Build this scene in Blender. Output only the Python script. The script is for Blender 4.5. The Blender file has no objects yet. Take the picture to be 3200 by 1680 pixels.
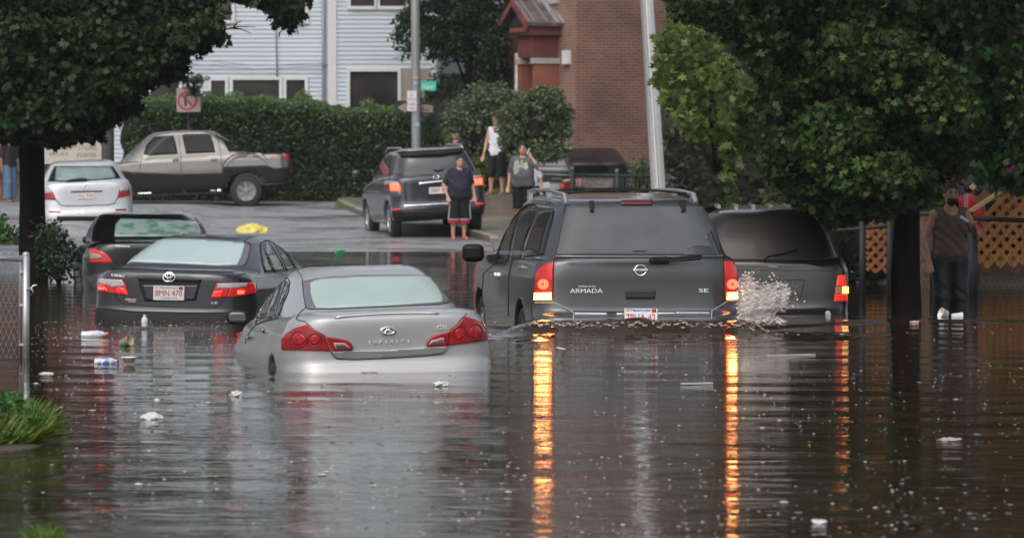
import bpy, math, random
import numpy as np
from mathutils import Vector, Matrix, geometry
from mathutils.bvhtree import BVHTree

SC = bpy.context.scene
COL = SC.collection
rng = np.random.default_rng(7)
random.seed(5)
R = math.radians
F = 13000.0; CAMZ = 1.8; PITCH = math.atan((840 - 478) / F)
CAM = np.array([0, 0, CAMZ])
_fw = np.array([0, math.cos(PITCH), -math.sin(PITCH)])
_up = np.array([0, math.sin(PITCH), math.cos(PITCH)])
def rays(p):
    p = np.asarray(p, float).reshape(-1, 2)
    return _fw[None] + ((p[:, 0] - 1600) / F)[:, None] * np.array([[1., 0, 0]]) - ((p[:, 1] - 840) / F)[:, None] * _up[None]
def at(px, py, Y):
    d = rays([(px, py)])[0]; return CAM + d * (Y / d[1])
def gnd(px, py, z=0.0):
    d = rays([(px, py)])[0]; return CAM + d * ((z - CAMZ) / d[2])
def zc(ox, oy, sc):
    return lambda pts: [(ox + x / sc, oy + y / sc) for x, y in pts]

# ---------------------------------------------------------------- materials
MATS = {}
def mat(name, col=(.5, .5, .5), rough=.5, metal=0., var=.08, scale=8., bump=0., bscale=60., coat=0., emit=None, estr=0., trans=0., ior=1.45, spec=.5, alpha=1., dirt=None, translucent=0., island=0., detail=3.):
    if name in MATS: return MATS[name]
    m = bpy.data.materials.new(name); m.use_nodes = True
    n = m.node_tree.nodes; l = m.node_tree.links
    b = n['Principled BSDF']; out = n['Material Output']
    tc = n.new('ShaderNodeTexCoord')
    no = n.new('ShaderNodeTexNoise'); no.inputs['Scale'].default_value = scale; no.inputs['Detail'].default_value = detail
    l.new(tc.outputs['Object'], no.inputs['Vector'])
    mr = n.new('ShaderNodeMapRange'); mr.inputs[1].default_value = .3; mr.inputs[2].default_value = .7
    mr.inputs[3].default_value = 1 - var; mr.inputs[4].default_value = 1 + var
    l.new(no.outputs['Fac'], mr.inputs[0])
    mx = n.new('ShaderNodeVectorMath'); mx.operation = 'SCALE'; mx.inputs[0].default_value = col[:3]
    l.new(mr.outputs[0], mx.inputs['Scale'])
    src = mx.outputs[0]
    if island:
        g = n.new('ShaderNodeNewGeometry')
        r2 = n.new('ShaderNodeMapRange'); r2.inputs[3].default_value = 1 - island; r2.inputs[4].default_value = 1 + island
        l.new(g.outputs['Random Per Island'], r2.inputs[0])
        m2 = n.new('ShaderNodeVectorMath'); m2.operation = 'SCALE'
        l.new(src, m2.inputs[0]); l.new(r2.outputs[0], m2.inputs['Scale']); src = m2.outputs[0]
        hs = n.new('ShaderNodeHueSaturation'); r3 = n.new('ShaderNodeMapRange'); r3.inputs[3].default_value = .47; r3.inputs[4].default_value = .53
        mu = n.new('ShaderNodeMath'); mu.operation = 'FRACT'; mm = n.new('ShaderNodeMath'); mm.operation = 'MULTIPLY'; mm.inputs[1].default_value = 7.31
        l.new(g.outputs['Random Per Island'], mm.inputs[0]); l.new(mm.outputs[0], mu.inputs[0]); l.new(mu.outputs[0], r3.inputs[0])
        l.new(r3.outputs[0], hs.inputs['Hue']); l.new(src, hs.inputs['Color']); src = hs.outputs[0]
    if dirt:
        dn = n.new('ShaderNodeTexNoise'); dn.inputs['Scale'].default_value = dirt[1]; dn.inputs['Detail'].default_value = 6
        l.new(tc.outputs['Object'], dn.inputs['Vector'])
        dr = n.new('ShaderNodeMapRange'); dr.inputs[1].default_value = dirt[2]; dr.inputs[2].default_value = dirt[2] + .12
        l.new(dn.outputs['Fac'], dr.inputs[0])
        mi = n.new('ShaderNodeMix'); mi.data_type = 'RGBA'
        l.new(dr.outputs[0], mi.inputs[0]); l.new(src, mi.inputs[6]); mi.inputs[7].default_value = (*dirt[0], 1); src = mi.outputs[2]
    l.new(src, b.inputs['Base Color'])
    b.inputs['Roughness'].default_value = rough; b.inputs['Metallic'].default_value = metal
    b.inputs['Coat Weight'].default_value = coat; b.inputs['Coat Roughness'].default_value = .035
    b.inputs['Transmission Weight'].default_value = trans; b.inputs['IOR'].default_value = ior
    b.inputs['Specular IOR Level'].default_value = spec; b.inputs['Alpha'].default_value = alpha
    if emit: b.inputs['Emission Color'].default_value = (*emit, 1); b.inputs['Emission Strength'].default_value = estr
    if bump:
        bn = n.new('ShaderNodeTexNoise'); bn.inputs['Scale'].default_value = bscale; bn.inputs['Detail'].default_value = 2
        l.new(tc.outputs['Object'], bn.inputs['Vector'])
        bu = n.new('ShaderNodeBump'); bu.inputs['Strength'].default_value = bump; bu.inputs['Distance'].default_value = .004
        l.new(bn.outputs['Fac'], bu.inputs['Height']); l.new(bu.outputs[0], b.inputs['Normal'])
    if translucent:
        t = n.new('ShaderNodeBsdfTranslucent'); l.new(src, t.inputs['Color'])
        ms = n.new('ShaderNodeMixShader'); ms.inputs[0].default_value = translucent
        l.new(b.outputs[0], ms.inputs[1]); l.new(t.outputs[0], ms.inputs[2]); l.new(ms.outputs[0], out.inputs['Surface'])
    MATS[name] = m; return m

def paint(name, col, metal=.55, rough=.34):
    """wet metallic car paint: beads of rain over a clear coat"""
    if name in MATS: return MATS[name]
    m = mat(name, col, rough, metal, var=.05, scale=3, coat=1.)
    n = m.node_tree.nodes; l = m.node_tree.links; b = n['Principled BSDF']
    tc = n['Texture Coordinate']
    vo = n.new('ShaderNodeTexVoronoi'); vo.inputs['Scale'].default_value = 130
    l.new(tc.outputs['Object'], vo.inputs['Vector'])
    mr = n.new('ShaderNodeMapRange'); mr.inputs[1].default_value = .12; mr.inputs[2].default_value = .42; mr.inputs[3].default_value = 1; mr.inputs[4].default_value = 0
    l.new(vo.outputs['Distance'], mr.inputs[0])
    bu = n.new('ShaderNodeBump'); bu.inputs['Strength'].default_value = .16; bu.inputs['Distance'].default_value = .0012
    l.new(mr.outputs[0], bu.inputs['Height']); l.new(bu.outputs[0], b.inputs['Normal']); l.new(bu.outputs[0], b.inputs['Coat Normal'])
    return m

# ---------------------------------------------------------------- objects
def mesh_obj(name, v, f, m, parent=None, smooth=False, label=None):
    me = bpy.data.meshes.new(name)
    v = np.asarray(v, np.float64)
    off = np.array(parent.location) if parent is not None else np.zeros(3)
    if parent is not None and parent.parent is not None: off = off + np.array(parent.parent.location)
    if parent is None:
        off = np.array([(v[:, 0].min() + v[:, 0].max()) / 2, (v[:, 1].min() + v[:, 1].max()) / 2, v[:, 2].min()])
    v = v - off[None]
    if isinstance(f, np.ndarray):
        nf, k = f.shape
        me.vertices.add(len(v)); me.vertices.foreach_set('co', v.astype(np.float32).ravel())
        me.loops.add(nf * k); me.loops.foreach_set('vertex_index', f.astype(np.int32).ravel())
        me.polygons.add(nf); me.polygons.foreach_set('loop_start', np.arange(0, nf * k, k, dtype=np.int32))
        me.update(calc_edges=True)
    else:
        me.from_pydata(v.tolist(), [], [list(map(int, q)) for q in f])
    me.materials.append(m)
    if smooth: me.polygons.foreach_set('use_smooth', [True] * len(me.polygons))
    me.update()
    o = bpy.data.objects.new(name, me); COL.objects.link(o)
    if parent is not None: o.parent = parent
    else: o.location = off
    if label: o['label'] = label
    return o
def tag(o, label=None, cat=None, group=None, kind=None):
    if label: o['label'] = label
    if cat: o['category'] = cat
    if group: o['group'] = group
    if kind: o['kind'] = kind
    return o
def thing(name, label, cat, loc, group=None):
    o = bpy.data.objects.new(name, None); COL.objects.link(o); o.location = [float(c) for c in loc]
    o.empty_display_size = .2
    bpy.context.view_layer.update() if False else None
    return tag(o, label, cat, group)
def struct(name, v, f, m, smooth=False):
    return tag(mesh_obj(name, v, f, m, None, smooth), kind='structure')

class MB:
    def __init__(s): s.v = []; s.f = []
    def add(s, v, f):
        n = len(s.v); s.v += [tuple(map(float, p)) for p in v]; s.f += [tuple(int(i) + n for i in q) for q in f]; return s
    def box(s, lo, hi, M=None):
        x0, y0, z0 = lo; x1, y1, z1 = hi
        v = [(x0, y0, z0), (x1, y0, z0), (x1, y1, z0), (x0, y1, z0), (x0, y0, z1), (x1, y0, z1), (x1, y1, z1), (x0, y1, z1)]
        if M is not None: v = [M @ Vector(p) for p in v]
        return s.add(v, [(0, 3, 2, 1), (4, 5, 6, 7), (0, 1, 5, 4), (1, 2, 6, 5), (2, 3, 7, 6), (3, 0, 4, 7)])
    def tube(s, pts, rad, n=10, cap=True):
        pts = [Vector(p) for p in pts]
        if not hasattr(rad, '__len__'): rad = [rad] * len(pts)
        vs = []; fs = []; ref = Vector((0, 0, 1))
        for i, p in enumerate(pts):
            t = (pts[min(i + 1, len(pts) - 1)] - pts[max(i - 1, 0)]).normalized()
            a = t.cross(ref if abs(t.z) < .95 else Vector((1, 0, 0))).normalized(); b = t.cross(a)
            for k in range(n):
                w = 2 * math.pi * k / n
                vs.append(p + (a * math.cos(w) + b * math.sin(w)) * rad[i])
        for i in range(len(pts) - 1):
            for k in range(n):
                fs.append((i * n + k, i * n + (k + 1) % n, (i + 1) * n + (k + 1) % n, (i + 1) * n + k))
        if cap: fs += [tuple(range(n))[::-1], tuple((len(pts) - 1) * n + k for k in range(n))]
        return s.add(vs, fs)
    def ell(s, c, r, n=12, m=8, M=None):
        vs = []; fs = []
        for i in range(m + 1):
            th = math.pi * i / m
            for k in range(n):
                w = 2 * math.pi * k / n
                p = Vector((r[0] * math.sin(th) * math.cos(w), r[1] * math.sin(th) * math.sin(w), r[2] * math.cos(th)))
                if M is not None: p = M @ p
                vs.append(p + Vector(c))
        for i in range(m):
            for k in range(n):
                fs.append((i * n + k, (i + 1) * n + k, (i + 1) * n + (k + 1) % n, i * n + (k + 1) % n))
        return s.add(vs, fs)
    def lathe(s, prof, M, n=24):
        """prof: (radius, axial) revolved round local x"""
        vs = []; fs = []
        for r, a in prof:
            for k in range(n):
                w = 2 * math.pi * k / n
                vs.append(M @ Vector((a, r * math.cos(w), r * math.sin(w))))
        for i in range(len(prof) - 1):
            for k in range(n):
                fs.append((i * n + k, i * n + (k + 1) % n, (i + 1) * n + (k + 1) % n, (i + 1) * n + k))
        return s.add(vs, fs)
    def prism(s, poly, Y0, Y1):
        """poly (x,z) extruded in y"""
        n = len(poly)
        v = [(x, Y0, z) for x, z in poly] + [(x, Y1, z) for x, z in poly]
        f = [tuple(range(n)), tuple(range(n, 2 * n))[::-1]] + [(i, i + n, (i + 1) % n + n, (i + 1) % n) for i in range(n)]
        return s.add(v, f)
    def build(s, name, m, parent=None, smooth=False, label=None):
        return mesh_obj(name, np.array(s.v), s.f, m, parent, smooth, label)

# ---------------------------------------------------------------- implicit surfaces
def smin(a, b, k):
    h = np.clip(.5 + .5 * (b - a) / k, 0, 1); return b + (a - b) * h - k * h * (1 - h)
def smax(a, b, k): return -smin(-a, -b, k)
def surf(fn, lo, hi, h, newton=2):
    ax = [np.arange(lo[i], hi[i] + h, h) for i in range(3)]
    X, Y, Z = ax[0][:, None, None], ax[1][None, :, None], ax[2][None, None, :]
    shp = (len(ax[0]), len(ax[1]), len(ax[2]))
    v = np.broadcast_to(fn(X, Y, Z), shp).astype(np.float32)
    nx, ny, nz = shp
    pos = np.zeros((nx - 1, ny - 1, nz - 1, 3), np.float32); cnt = np.zeros((nx - 1, ny - 1, nz - 1), np.float32)
    cs = [(i, j, k) for i in (0, 1) for j in (0, 1) for k in (0, 1)]
    def sl(c): return v[c[0]:nx - 1 + c[0], c[1]:ny - 1 + c[1], c[2]:nz - 1 + c[2]]
    for a in cs:
        for d in range(3):
            if a[d]: continue
            b = list(a); b[d] = 1
            va, vb = sl(a), sl(b); m = (va < 0) != (vb < 0)
            t = np.where(m, va / np.where(m, va - vb, 1), 0)
            for q in range(3): pos[..., q] += np.where(m, a[q] + (t if q == d else 0), 0)
            cnt += m
    act = cnt > 0; idx = np.full(act.shape, -1, np.int64); idx[act] = np.arange(act.sum())
    ii = np.argwhere(act)
    P = (ii + pos[act] / cnt[act][:, None]) * h + np.array(lo)[None]
    s = v < 0; fs = []
    def quads(e, cells, flip):
        w = np.argwhere(e)
        q = np.stack([idx[tuple((w + np.array(o)).T)] for o in cells], 1)
        inside = flip
        q[~inside] = q[~inside][:, ::-1]; fs.append(q)
    e = s[:-1, 1:-1, 1:-1] != s[1:, 1:-1, 1:-1]
    quads(e, [(0, 0, 0), (0, 1, 0), (0, 1, 1), (0, 0, 1)], s[:-1, 1:-1, 1:-1][e])
    e = s[1:-1, :-1, 1:-1] != s[1:-1, 1:, 1:-1]
    quads(e, [(0, 0, 0), (0, 0, 1), (1, 0, 1), (1, 0, 0)], s[1:-1, :-1, 1:-1][e])
    e = s[1:-1, 1:-1, :-1] != s[1:-1, 1:-1, 1:]
    quads(e, [(0, 0, 0), (1, 0, 0), (1, 1, 0), (0, 1, 0)], s[1:-1, 1:-1, :-1][e])
    P = project(fn, P, h, newton)
    return P, np.concatenate(fs)
def grad(fn, P, e):
    x, y, z = P.T
    g = np.stack([fn(x + e, y, z) - fn(x - e, y, z), fn(x, y + e, z) - fn(x, y - e, z), fn(x, y, z + e) - fn(x, y, z - e)], 1) / (2 * e)
    return g
def project(fn, P, h, it=2):
    for _ in range(it):
        g = grad(fn, P, h * .35); d = fn(*P.T)
        st = d[:, None] * g / np.maximum((g * g).sum(1), .05)[:, None]
        n = np.linalg.norm(st, axis=1); st *= np.minimum(1, h * .6 / np.maximum(n, 1e-9))[:, None]
        P = P - st
    return P
def chaikin(p, it=2):
    p = np.asarray(p, float)
    for _ in range(it):
        q = np.roll(p, -1, 0); p = np.stack([p * .8 + q * .2, p * .2 + q * .8], 1).reshape(-1, 2)
    return p
def poly_sdf(P):
    P = np.asarray(P, float)
    def f(x, y):
        x, y = np.broadcast_arrays(x, y)
        d = np.full(x.shape, 1e9); s = np.ones(x.shape)
        n = len(P)
        for i in range(n):
            a = P[i]; b = P[i - 1]
            ex, ey = b - a; wx, wy = x - a[0], y - a[1]
            t = np.clip((wx * ex + wy * ey) / (ex * ex + ey * ey + 1e-12), 0, 1)
            d = np.minimum(d, (wx - ex * t) ** 2 + (wy - ey * t) ** 2)
            c1 = y >= a[1]; c2 = y < b[1]; c3 = ex * wy > ey * wx
            s = np.where((c1 & c2 & c3) | (~c1 & ~c2 & ~c3), -s, s)
        return s * np.sqrt(d)
    return f
def extents(P):
    """for each height: rearmost and foremost y of the side profile"""
    P = np.asarray(P); zs = np.linspace(P[:, 1].min() + 1e-3, P[:, 1].max() - 1e-3, 120); lo = []; hi = []
    for z in zs:
        c = []
        for i in range(len(P)):
            a, b = P[i - 1], P[i]
            if (a[1] - z) * (b[1] - z) <= 0 and a[1] != b[1]: c.append(a[0] + (z - a[1]) / (b[1] - a[1]) * (b[0] - a[0]))
        lo.append(min(c) if c else 0); hi.append(max(c) if c else 0)
    def sm_(v):
        q = np.concatenate([np.full(3, v[0]), v, np.full(3, v[-1])]); return np.convolve(q, np.array([1, 2, 3, 4, 3, 2, 1]) / 16, 'valid')
    return zs, sm_(np.array(lo)), sm_(np.array(hi))
def noise3(P, s, seed=0):
    """cheap smooth pseudo noise"""
    x, y, z = [c * s for c in P]; o = seed * 1.7
    return (np.sin(x * 1.3 + o + 1.7 * np.sin(y * .9 + o)) * np.sin(y * 1.7 + 2.1 * np.sin(z * 1.1 + o)) * np.sin(z * 1.5 + 1.3 * np.sin(x * .7 - o))
            + .5 * np.sin(x * 2.9 + y * 2.3 + o) * np.sin(y * 3.1 - z * 2.7) * np.sin(z * 3.3 + x * 1.9))

# ---------------------------------------------------------------- things laid onto a surface
class Plane:
    def __init__(s, p, n): s.p = np.array(p, float); s.n = np.array(n, float) / np.linalg.norm(n)
    def hit(s, px):
        d = rays(px); t = ((s.p - CAM) @ s.n) / (d @ s.n)
        return CAM + d * t[:, None], np.tile(s.n, (len(d), 1))
def tri_region(poly, step):
    poly = [Vector(p) for p in poly]; out = []
    for i in range(len(poly)):
        a, b = poly[i], poly[(i + 1) % len(poly)]; n = max(1, int((b - a).length / step))
        out += [a + (b - a) * k / n for k in range(n)]
    nb = len(out)
    xs = [p.x for p in out]; ys = [p.y for p in out]
    arr = np.array([(p.x, p.y) for p in out]); sd = poly_sdf(arr)
    gx, gy = np.meshgrid(np.arange(min(xs), max(xs), step), np.arange(min(ys), max(ys), step))
    if gx.size:
        d = sd(gx, gy); k = d < -step * .45
        out += [Vector((a, b)) for a, b in zip(gx[k], gy[k])]
    r = geometry.delaunay_2d_cdt(out, [(i, (i + 1) % nb) for i in range(nb)], [], 1, 1e-5)
    return np.array([(p.x, p.y) for p in r[0]]), [tuple(f) for f in r[2]]
def lay(target, v2, faces, m, parent, name, off=.004, skirt=.012, label=None, smooth=True):
    P, N = target.hit(v2)
    o = off(v2) if callable(off) else off
    A = P + N * (np.asarray(o)[..., None] if np.ndim(o) else o)
    e = {}
    for f in faces:
        for i in range(len(f)):
            a, b = f[i], f[(i + 1) % len(f)]
            if (b, a) in e: del e[(b, a)]
            else: e[(a, b)] = 1
    # orient towards the camera
    f0 = []
    for f in faces:
        a, b, c = v2[f[0]], v2[f[1]], v2[f[2]]
        cr = (b[0] - a[0]) * (c[1] - a[1]) - (b[1] - a[1]) * (c[0] - a[0])
        f0.append(tuple(f) if cr < 0 else tuple(f)[::-1])
    n = len(A); V = np.vstack([A, P - N * skirt])
    fs = f0 + [(a, b, b + n, a + n) for a, b in e]
    ob = mesh_obj(name, V, fs, m, parent, smooth, label)
    if smooth:
        fl = [True] * len(f0) + [False] * len(e); ob.data.polygons.foreach_set('use_smooth', fl)
    return ob
def panel(target, poly, m, parent, name, off=.004, step=6., **k):
    v, f = tri_region(poly, step); return lay(target, v, f, m, parent, name, off, **k)
def strip_poly(pts, w):
    p = [Vector(q) for q in pts]; L = []; Rr = []
    for i in range(len(p)):
        t = (p[min(i + 1, len(p) - 1)] - p[max(i - 1, 0)]).normalized(); n = Vector((-t.y, t.x)) * w / 2
        L.append(p[i] + n); Rr.append(p[i] - n)
    return L, Rr
def seam(target, pts, m, parent, name='panel_gap', w=2.2, off=.0035, closed=False, skirt=.004, label=None):
    q = []
    if closed: pts = list(pts) + [pts[0]]
    for i in range(len(pts) - 1):
        a, b = Vector(pts[i]), Vector(pts[i + 1]); n = max(1, int((b - a).length / 5)); q += [a + (b - a) * k / n for k in range(n)]
    q.append(Vector(pts[-1]))
    L, Rr = strip_poly(q, w); n = len(q)
    v = np.array([(a.x, a.y) for a in L] + [(a.x, a.y) for a in Rr])
    f = [(i, i + 1, n + i + 1, n + i) for i in range(n - 1)]
    return lay(target, v, f, m, parent, name, off, skirt, label)
def text2d(s):
    cu = bpy.data.curves.new('t', 'FONT'); cu.body = s; cu.resolution_u = 3
    ob = bpy.data.objects.new('t', cu); COL.objects.link(ob)
    bpy.context.view_layer.update()
    me = bpy.data.meshes.new_from_object(ob.evaluated_get(bpy.context.evaluated_depsgraph_get()))
    v = np.array([(p.co.x, p.co.y) for p in me.vertices]); f = [tuple(p.vertices) for p in me.polygons]
    bpy.data.objects.remove(ob); bpy.data.curves.remove(cu); bpy.data.meshes.remove(me)
    return v, f
def text_on(target, s, p0, p1, hgt, m, parent, name, off=.008, skirt=.004, bold=0., label=None):
    """baseline from p0 to p1 in photo pixels, letter height hgt"""
    v, f = text2d(s)
    lo, hi = v.min(0), v.max(0); v = (v - lo) / (hi - lo)
    p0 = np.array(p0, float); p1 = np.array(p1, float)
    px = p0 + v[:, :1] * (p1 - p0) + v[:, 1:] * np.array([[0, -hgt]])
    return lay(target, px, f, m, parent, name, off, skirt, label, smooth=False)
def ring_poly(c, rx, ry, w, n=28, rot=0):
    v = []; f = []
    for i in range(n):
        a = 2 * math.pi * i / n
        for r in (1, 1 - w):
            x, y = rx * r * math.cos(a), ry * r * math.sin(a)
            v.append((c[0] + x * math.cos(rot) - y * math.sin(rot), c[1] + x * math.sin(rot) + y * math.cos(rot)))
    for i in range(n):
        j = (i + 1) % n; f.append((2 * i, 2 * j, 2 * j + 1, 2 * i + 1))
    return np.array(v), f
def circ(c, rx, ry, n=20): return [(c[0] + rx * math.cos(2 * math.pi * i / n), c[1] + ry * math.sin(2 * math.pi * i / n)) for i in range(n)]

# ---------------------------------------------------------------- leaves
LEAF = {
 'maple': [(0, 0), (.28, .02), (.5, .28), (.22, .38), (.42, .78), (.12, .66), (0, 1), (-.12, .66), (-.42, .78), (-.22, .38), (-.5, .28), (-.28, .02)],
 'oval': [(0, 0), (.28, .3), (.24, .65), (0, 1), (-.24, .65), (-.28, .3)],
 'blade': [(-.05, 0), (.05, 0), (.035, .55), (0, 1), (-.035, .55)],
 'diamond': [(0, 0), (.3, .45), (0, 1), (-.3, .45)],
}
def leaves(pos, size, kind='oval', droop=.5, outward=None, r=None, upright=0.):
    r = r or rng
    n = len(pos); L = np.array(LEAF[kind]); k = len(L)
    th = r.uniform(0, 2 * np.pi, n)
    d = np.stack([np.cos(th), np.sin(th), r.normal(-droop + upright, .5, n)], 1)
    if outward is not None: d = d + outward * .6
    d /= np.linalg.norm(d, axis=1)[:, None]
    u = np.cross(d, r.normal(0, 1, (n, 3)) + np.array([0, 0, .8])); u /= np.linalg.norm(u, axis=1)[:, None] + 1e-9
    nn = np.cross(u, d)
    sz = size * r.uniform(.65, 1.25, n)
    V = pos[:, None, :] + sz[:, None, None] * (L[None, :, :1] * u[:, None, :] + L[None, :, 1:] * d[:, None, :])
    V = V + (nn[:, None, :] * (np.abs(L[None, :, :1]) * .35 - .15 * L[None, :, 1:] ** 2) * sz[:, None, None])
    return V.reshape(-1, 3), np.arange(n * k).reshape(n, k)
def in_poly(poly, n, r=None):
    r = r or rng
    P = np.array(poly, float); sd = poly_sdf(P); lo, hi = P.min(0), P.max(0); out = np.zeros((0, 2))
    while len(out) < n:
        q = r.uniform(lo, hi, (n * 3 + 10, 2)); out = np.vstack([out, q[sd(q[:, 0], q[:, 1]) < 0]])
    return out[:n]
def crown(regions, size, kind, m, parent, name='crown', droop=.5):
    """regions: (photo polygon, depth0, depth1, clusters, cluster radius m, leaves per cluster)"""
    V = []; Fs = []; n0 = 0; cents = []
    for poly, d0, d1, nc, cr, nl in regions:
        q = in_poly(poly, nc); dep = rng.uniform(d0, d1, nc); d = rays(q); c = CAM + d * (dep / d[:, 1])[:, None]
        cents.append(c)
        rad = cr * rng.uniform(.55, 1.25, nc)
        u = rng.normal(0, 1, (nc, nl, 3)); u /= np.linalg.norm(u, axis=2)[..., None]
        rr = rng.uniform(.15, 1, (nc, nl, 1)) ** .5
        p = c[:, None] + u * rr * rad[:, None, None] * np.array([1, 1, .7])
        v, f = leaves(p.reshape(-1, 3), size, kind, droop, outward=u.reshape(-1, 3))
        V.append(v); Fs.append(f + n0); n0 += len(v)
    o = mesh_obj(name, np.vstack(V), np.vstack(Fs), m, parent)
    return o, np.vstack(cents)
def limbs(base, cents, n, m, parent, r0=.06, name='limb', start=None):
    """limbs reaching from the trunk into the foliage clusters"""
    mb = MB(); base = [Vector(b) for b in base]
    for i in rng.choice(len(cents), min(n, len(cents)), replace=False):
        c = Vector(cents[i]); s = base[int(rng.integers(len(base)))]
        mid = s.lerp(c, .5) + Vector(rng.normal(0, .12, 3)) + Vector((0, 0, .1))
        mb.tube([s, s.lerp(mid, .5), mid, mid.lerp(c, .6), c], [r0, r0 * .7, r0 * .5, r0 * .28, r0 * .08], 6)
    return mb.build(name, m, parent, True)
# ---------------------------------------------------------------- vehicles
M_GAP = mat('panel gap black', (.008, .008, .009), .7)
M_RUB = mat('tyre rubber', (.02, .02, .021), .75, bump=.4, bscale=90)
M_RIM = mat('alloy rim', (.55, .55, .56), .3, .9)
M_CHR = mat('chrome trim', (.8, .8, .82), .12, 1.)
M_BADGE = mat('bright badge metal', (.8, .8, .82), .4, .35, var=.02)
M_TRIM = mat('black plastic trim', (.012, .012, .013), .65, bump=.2, spec=.3)
M_GLASS = mat('dark tinted glass', (.007, .007, .008), .2, coat=0., spec=.25, var=.2)
M_GLASS2 = mat('green tinted side glass', (.035, .05, .045), .12, coat=.6, var=.3, scale=3)
M_FOG = mat('fogged wet glass', (.37, .46, .43), .3, coat=.5, var=.05, scale=2.5, bump=.5, bscale=120)
M_FROST = mat('rain beaded glass edge', (.13, .13, .15), .35, coat=.4, bump=.8, bscale=120)
M_RED = mat('red tail lens', (.30, .004, .009), .2, coat=.3, var=.25, scale=14)
M_RED2 = mat('deep red lens ring', (.14, .002, .005), .2, coat=.3)
M_REDLIT = mat('lit red lens', (.5, .01, .01), .2, emit=(1, .03, .012), estr=.5, coat=1.)
M_REDHOT = mat('glowing brake bulb', (.8, .05, .02), .2, emit=(1, .05, .025), estr=4.5)
M_CLEAR = mat('clear lamp lens', (.42, .40, .42), .12, coat=1., var=.2, scale=20)
M_AMBER = mat('lit amber bulb', (.9, .5, .1), .2, emit=(1, .28, .035), estr=9.)
M_HOT = mat('glowing white bulb', (1, .9, .7), .2, emit=(1, .50, .15), estr=18.)
M_PLATE = mat('licence plate white', (.62, .60, .60), .4)
M_PLRED = mat('licence plate red ink', (.42, .03, .03), .5)
M_PLBLUE = mat('licence plate blue ink', (.05, .16, .4), .5)

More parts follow.
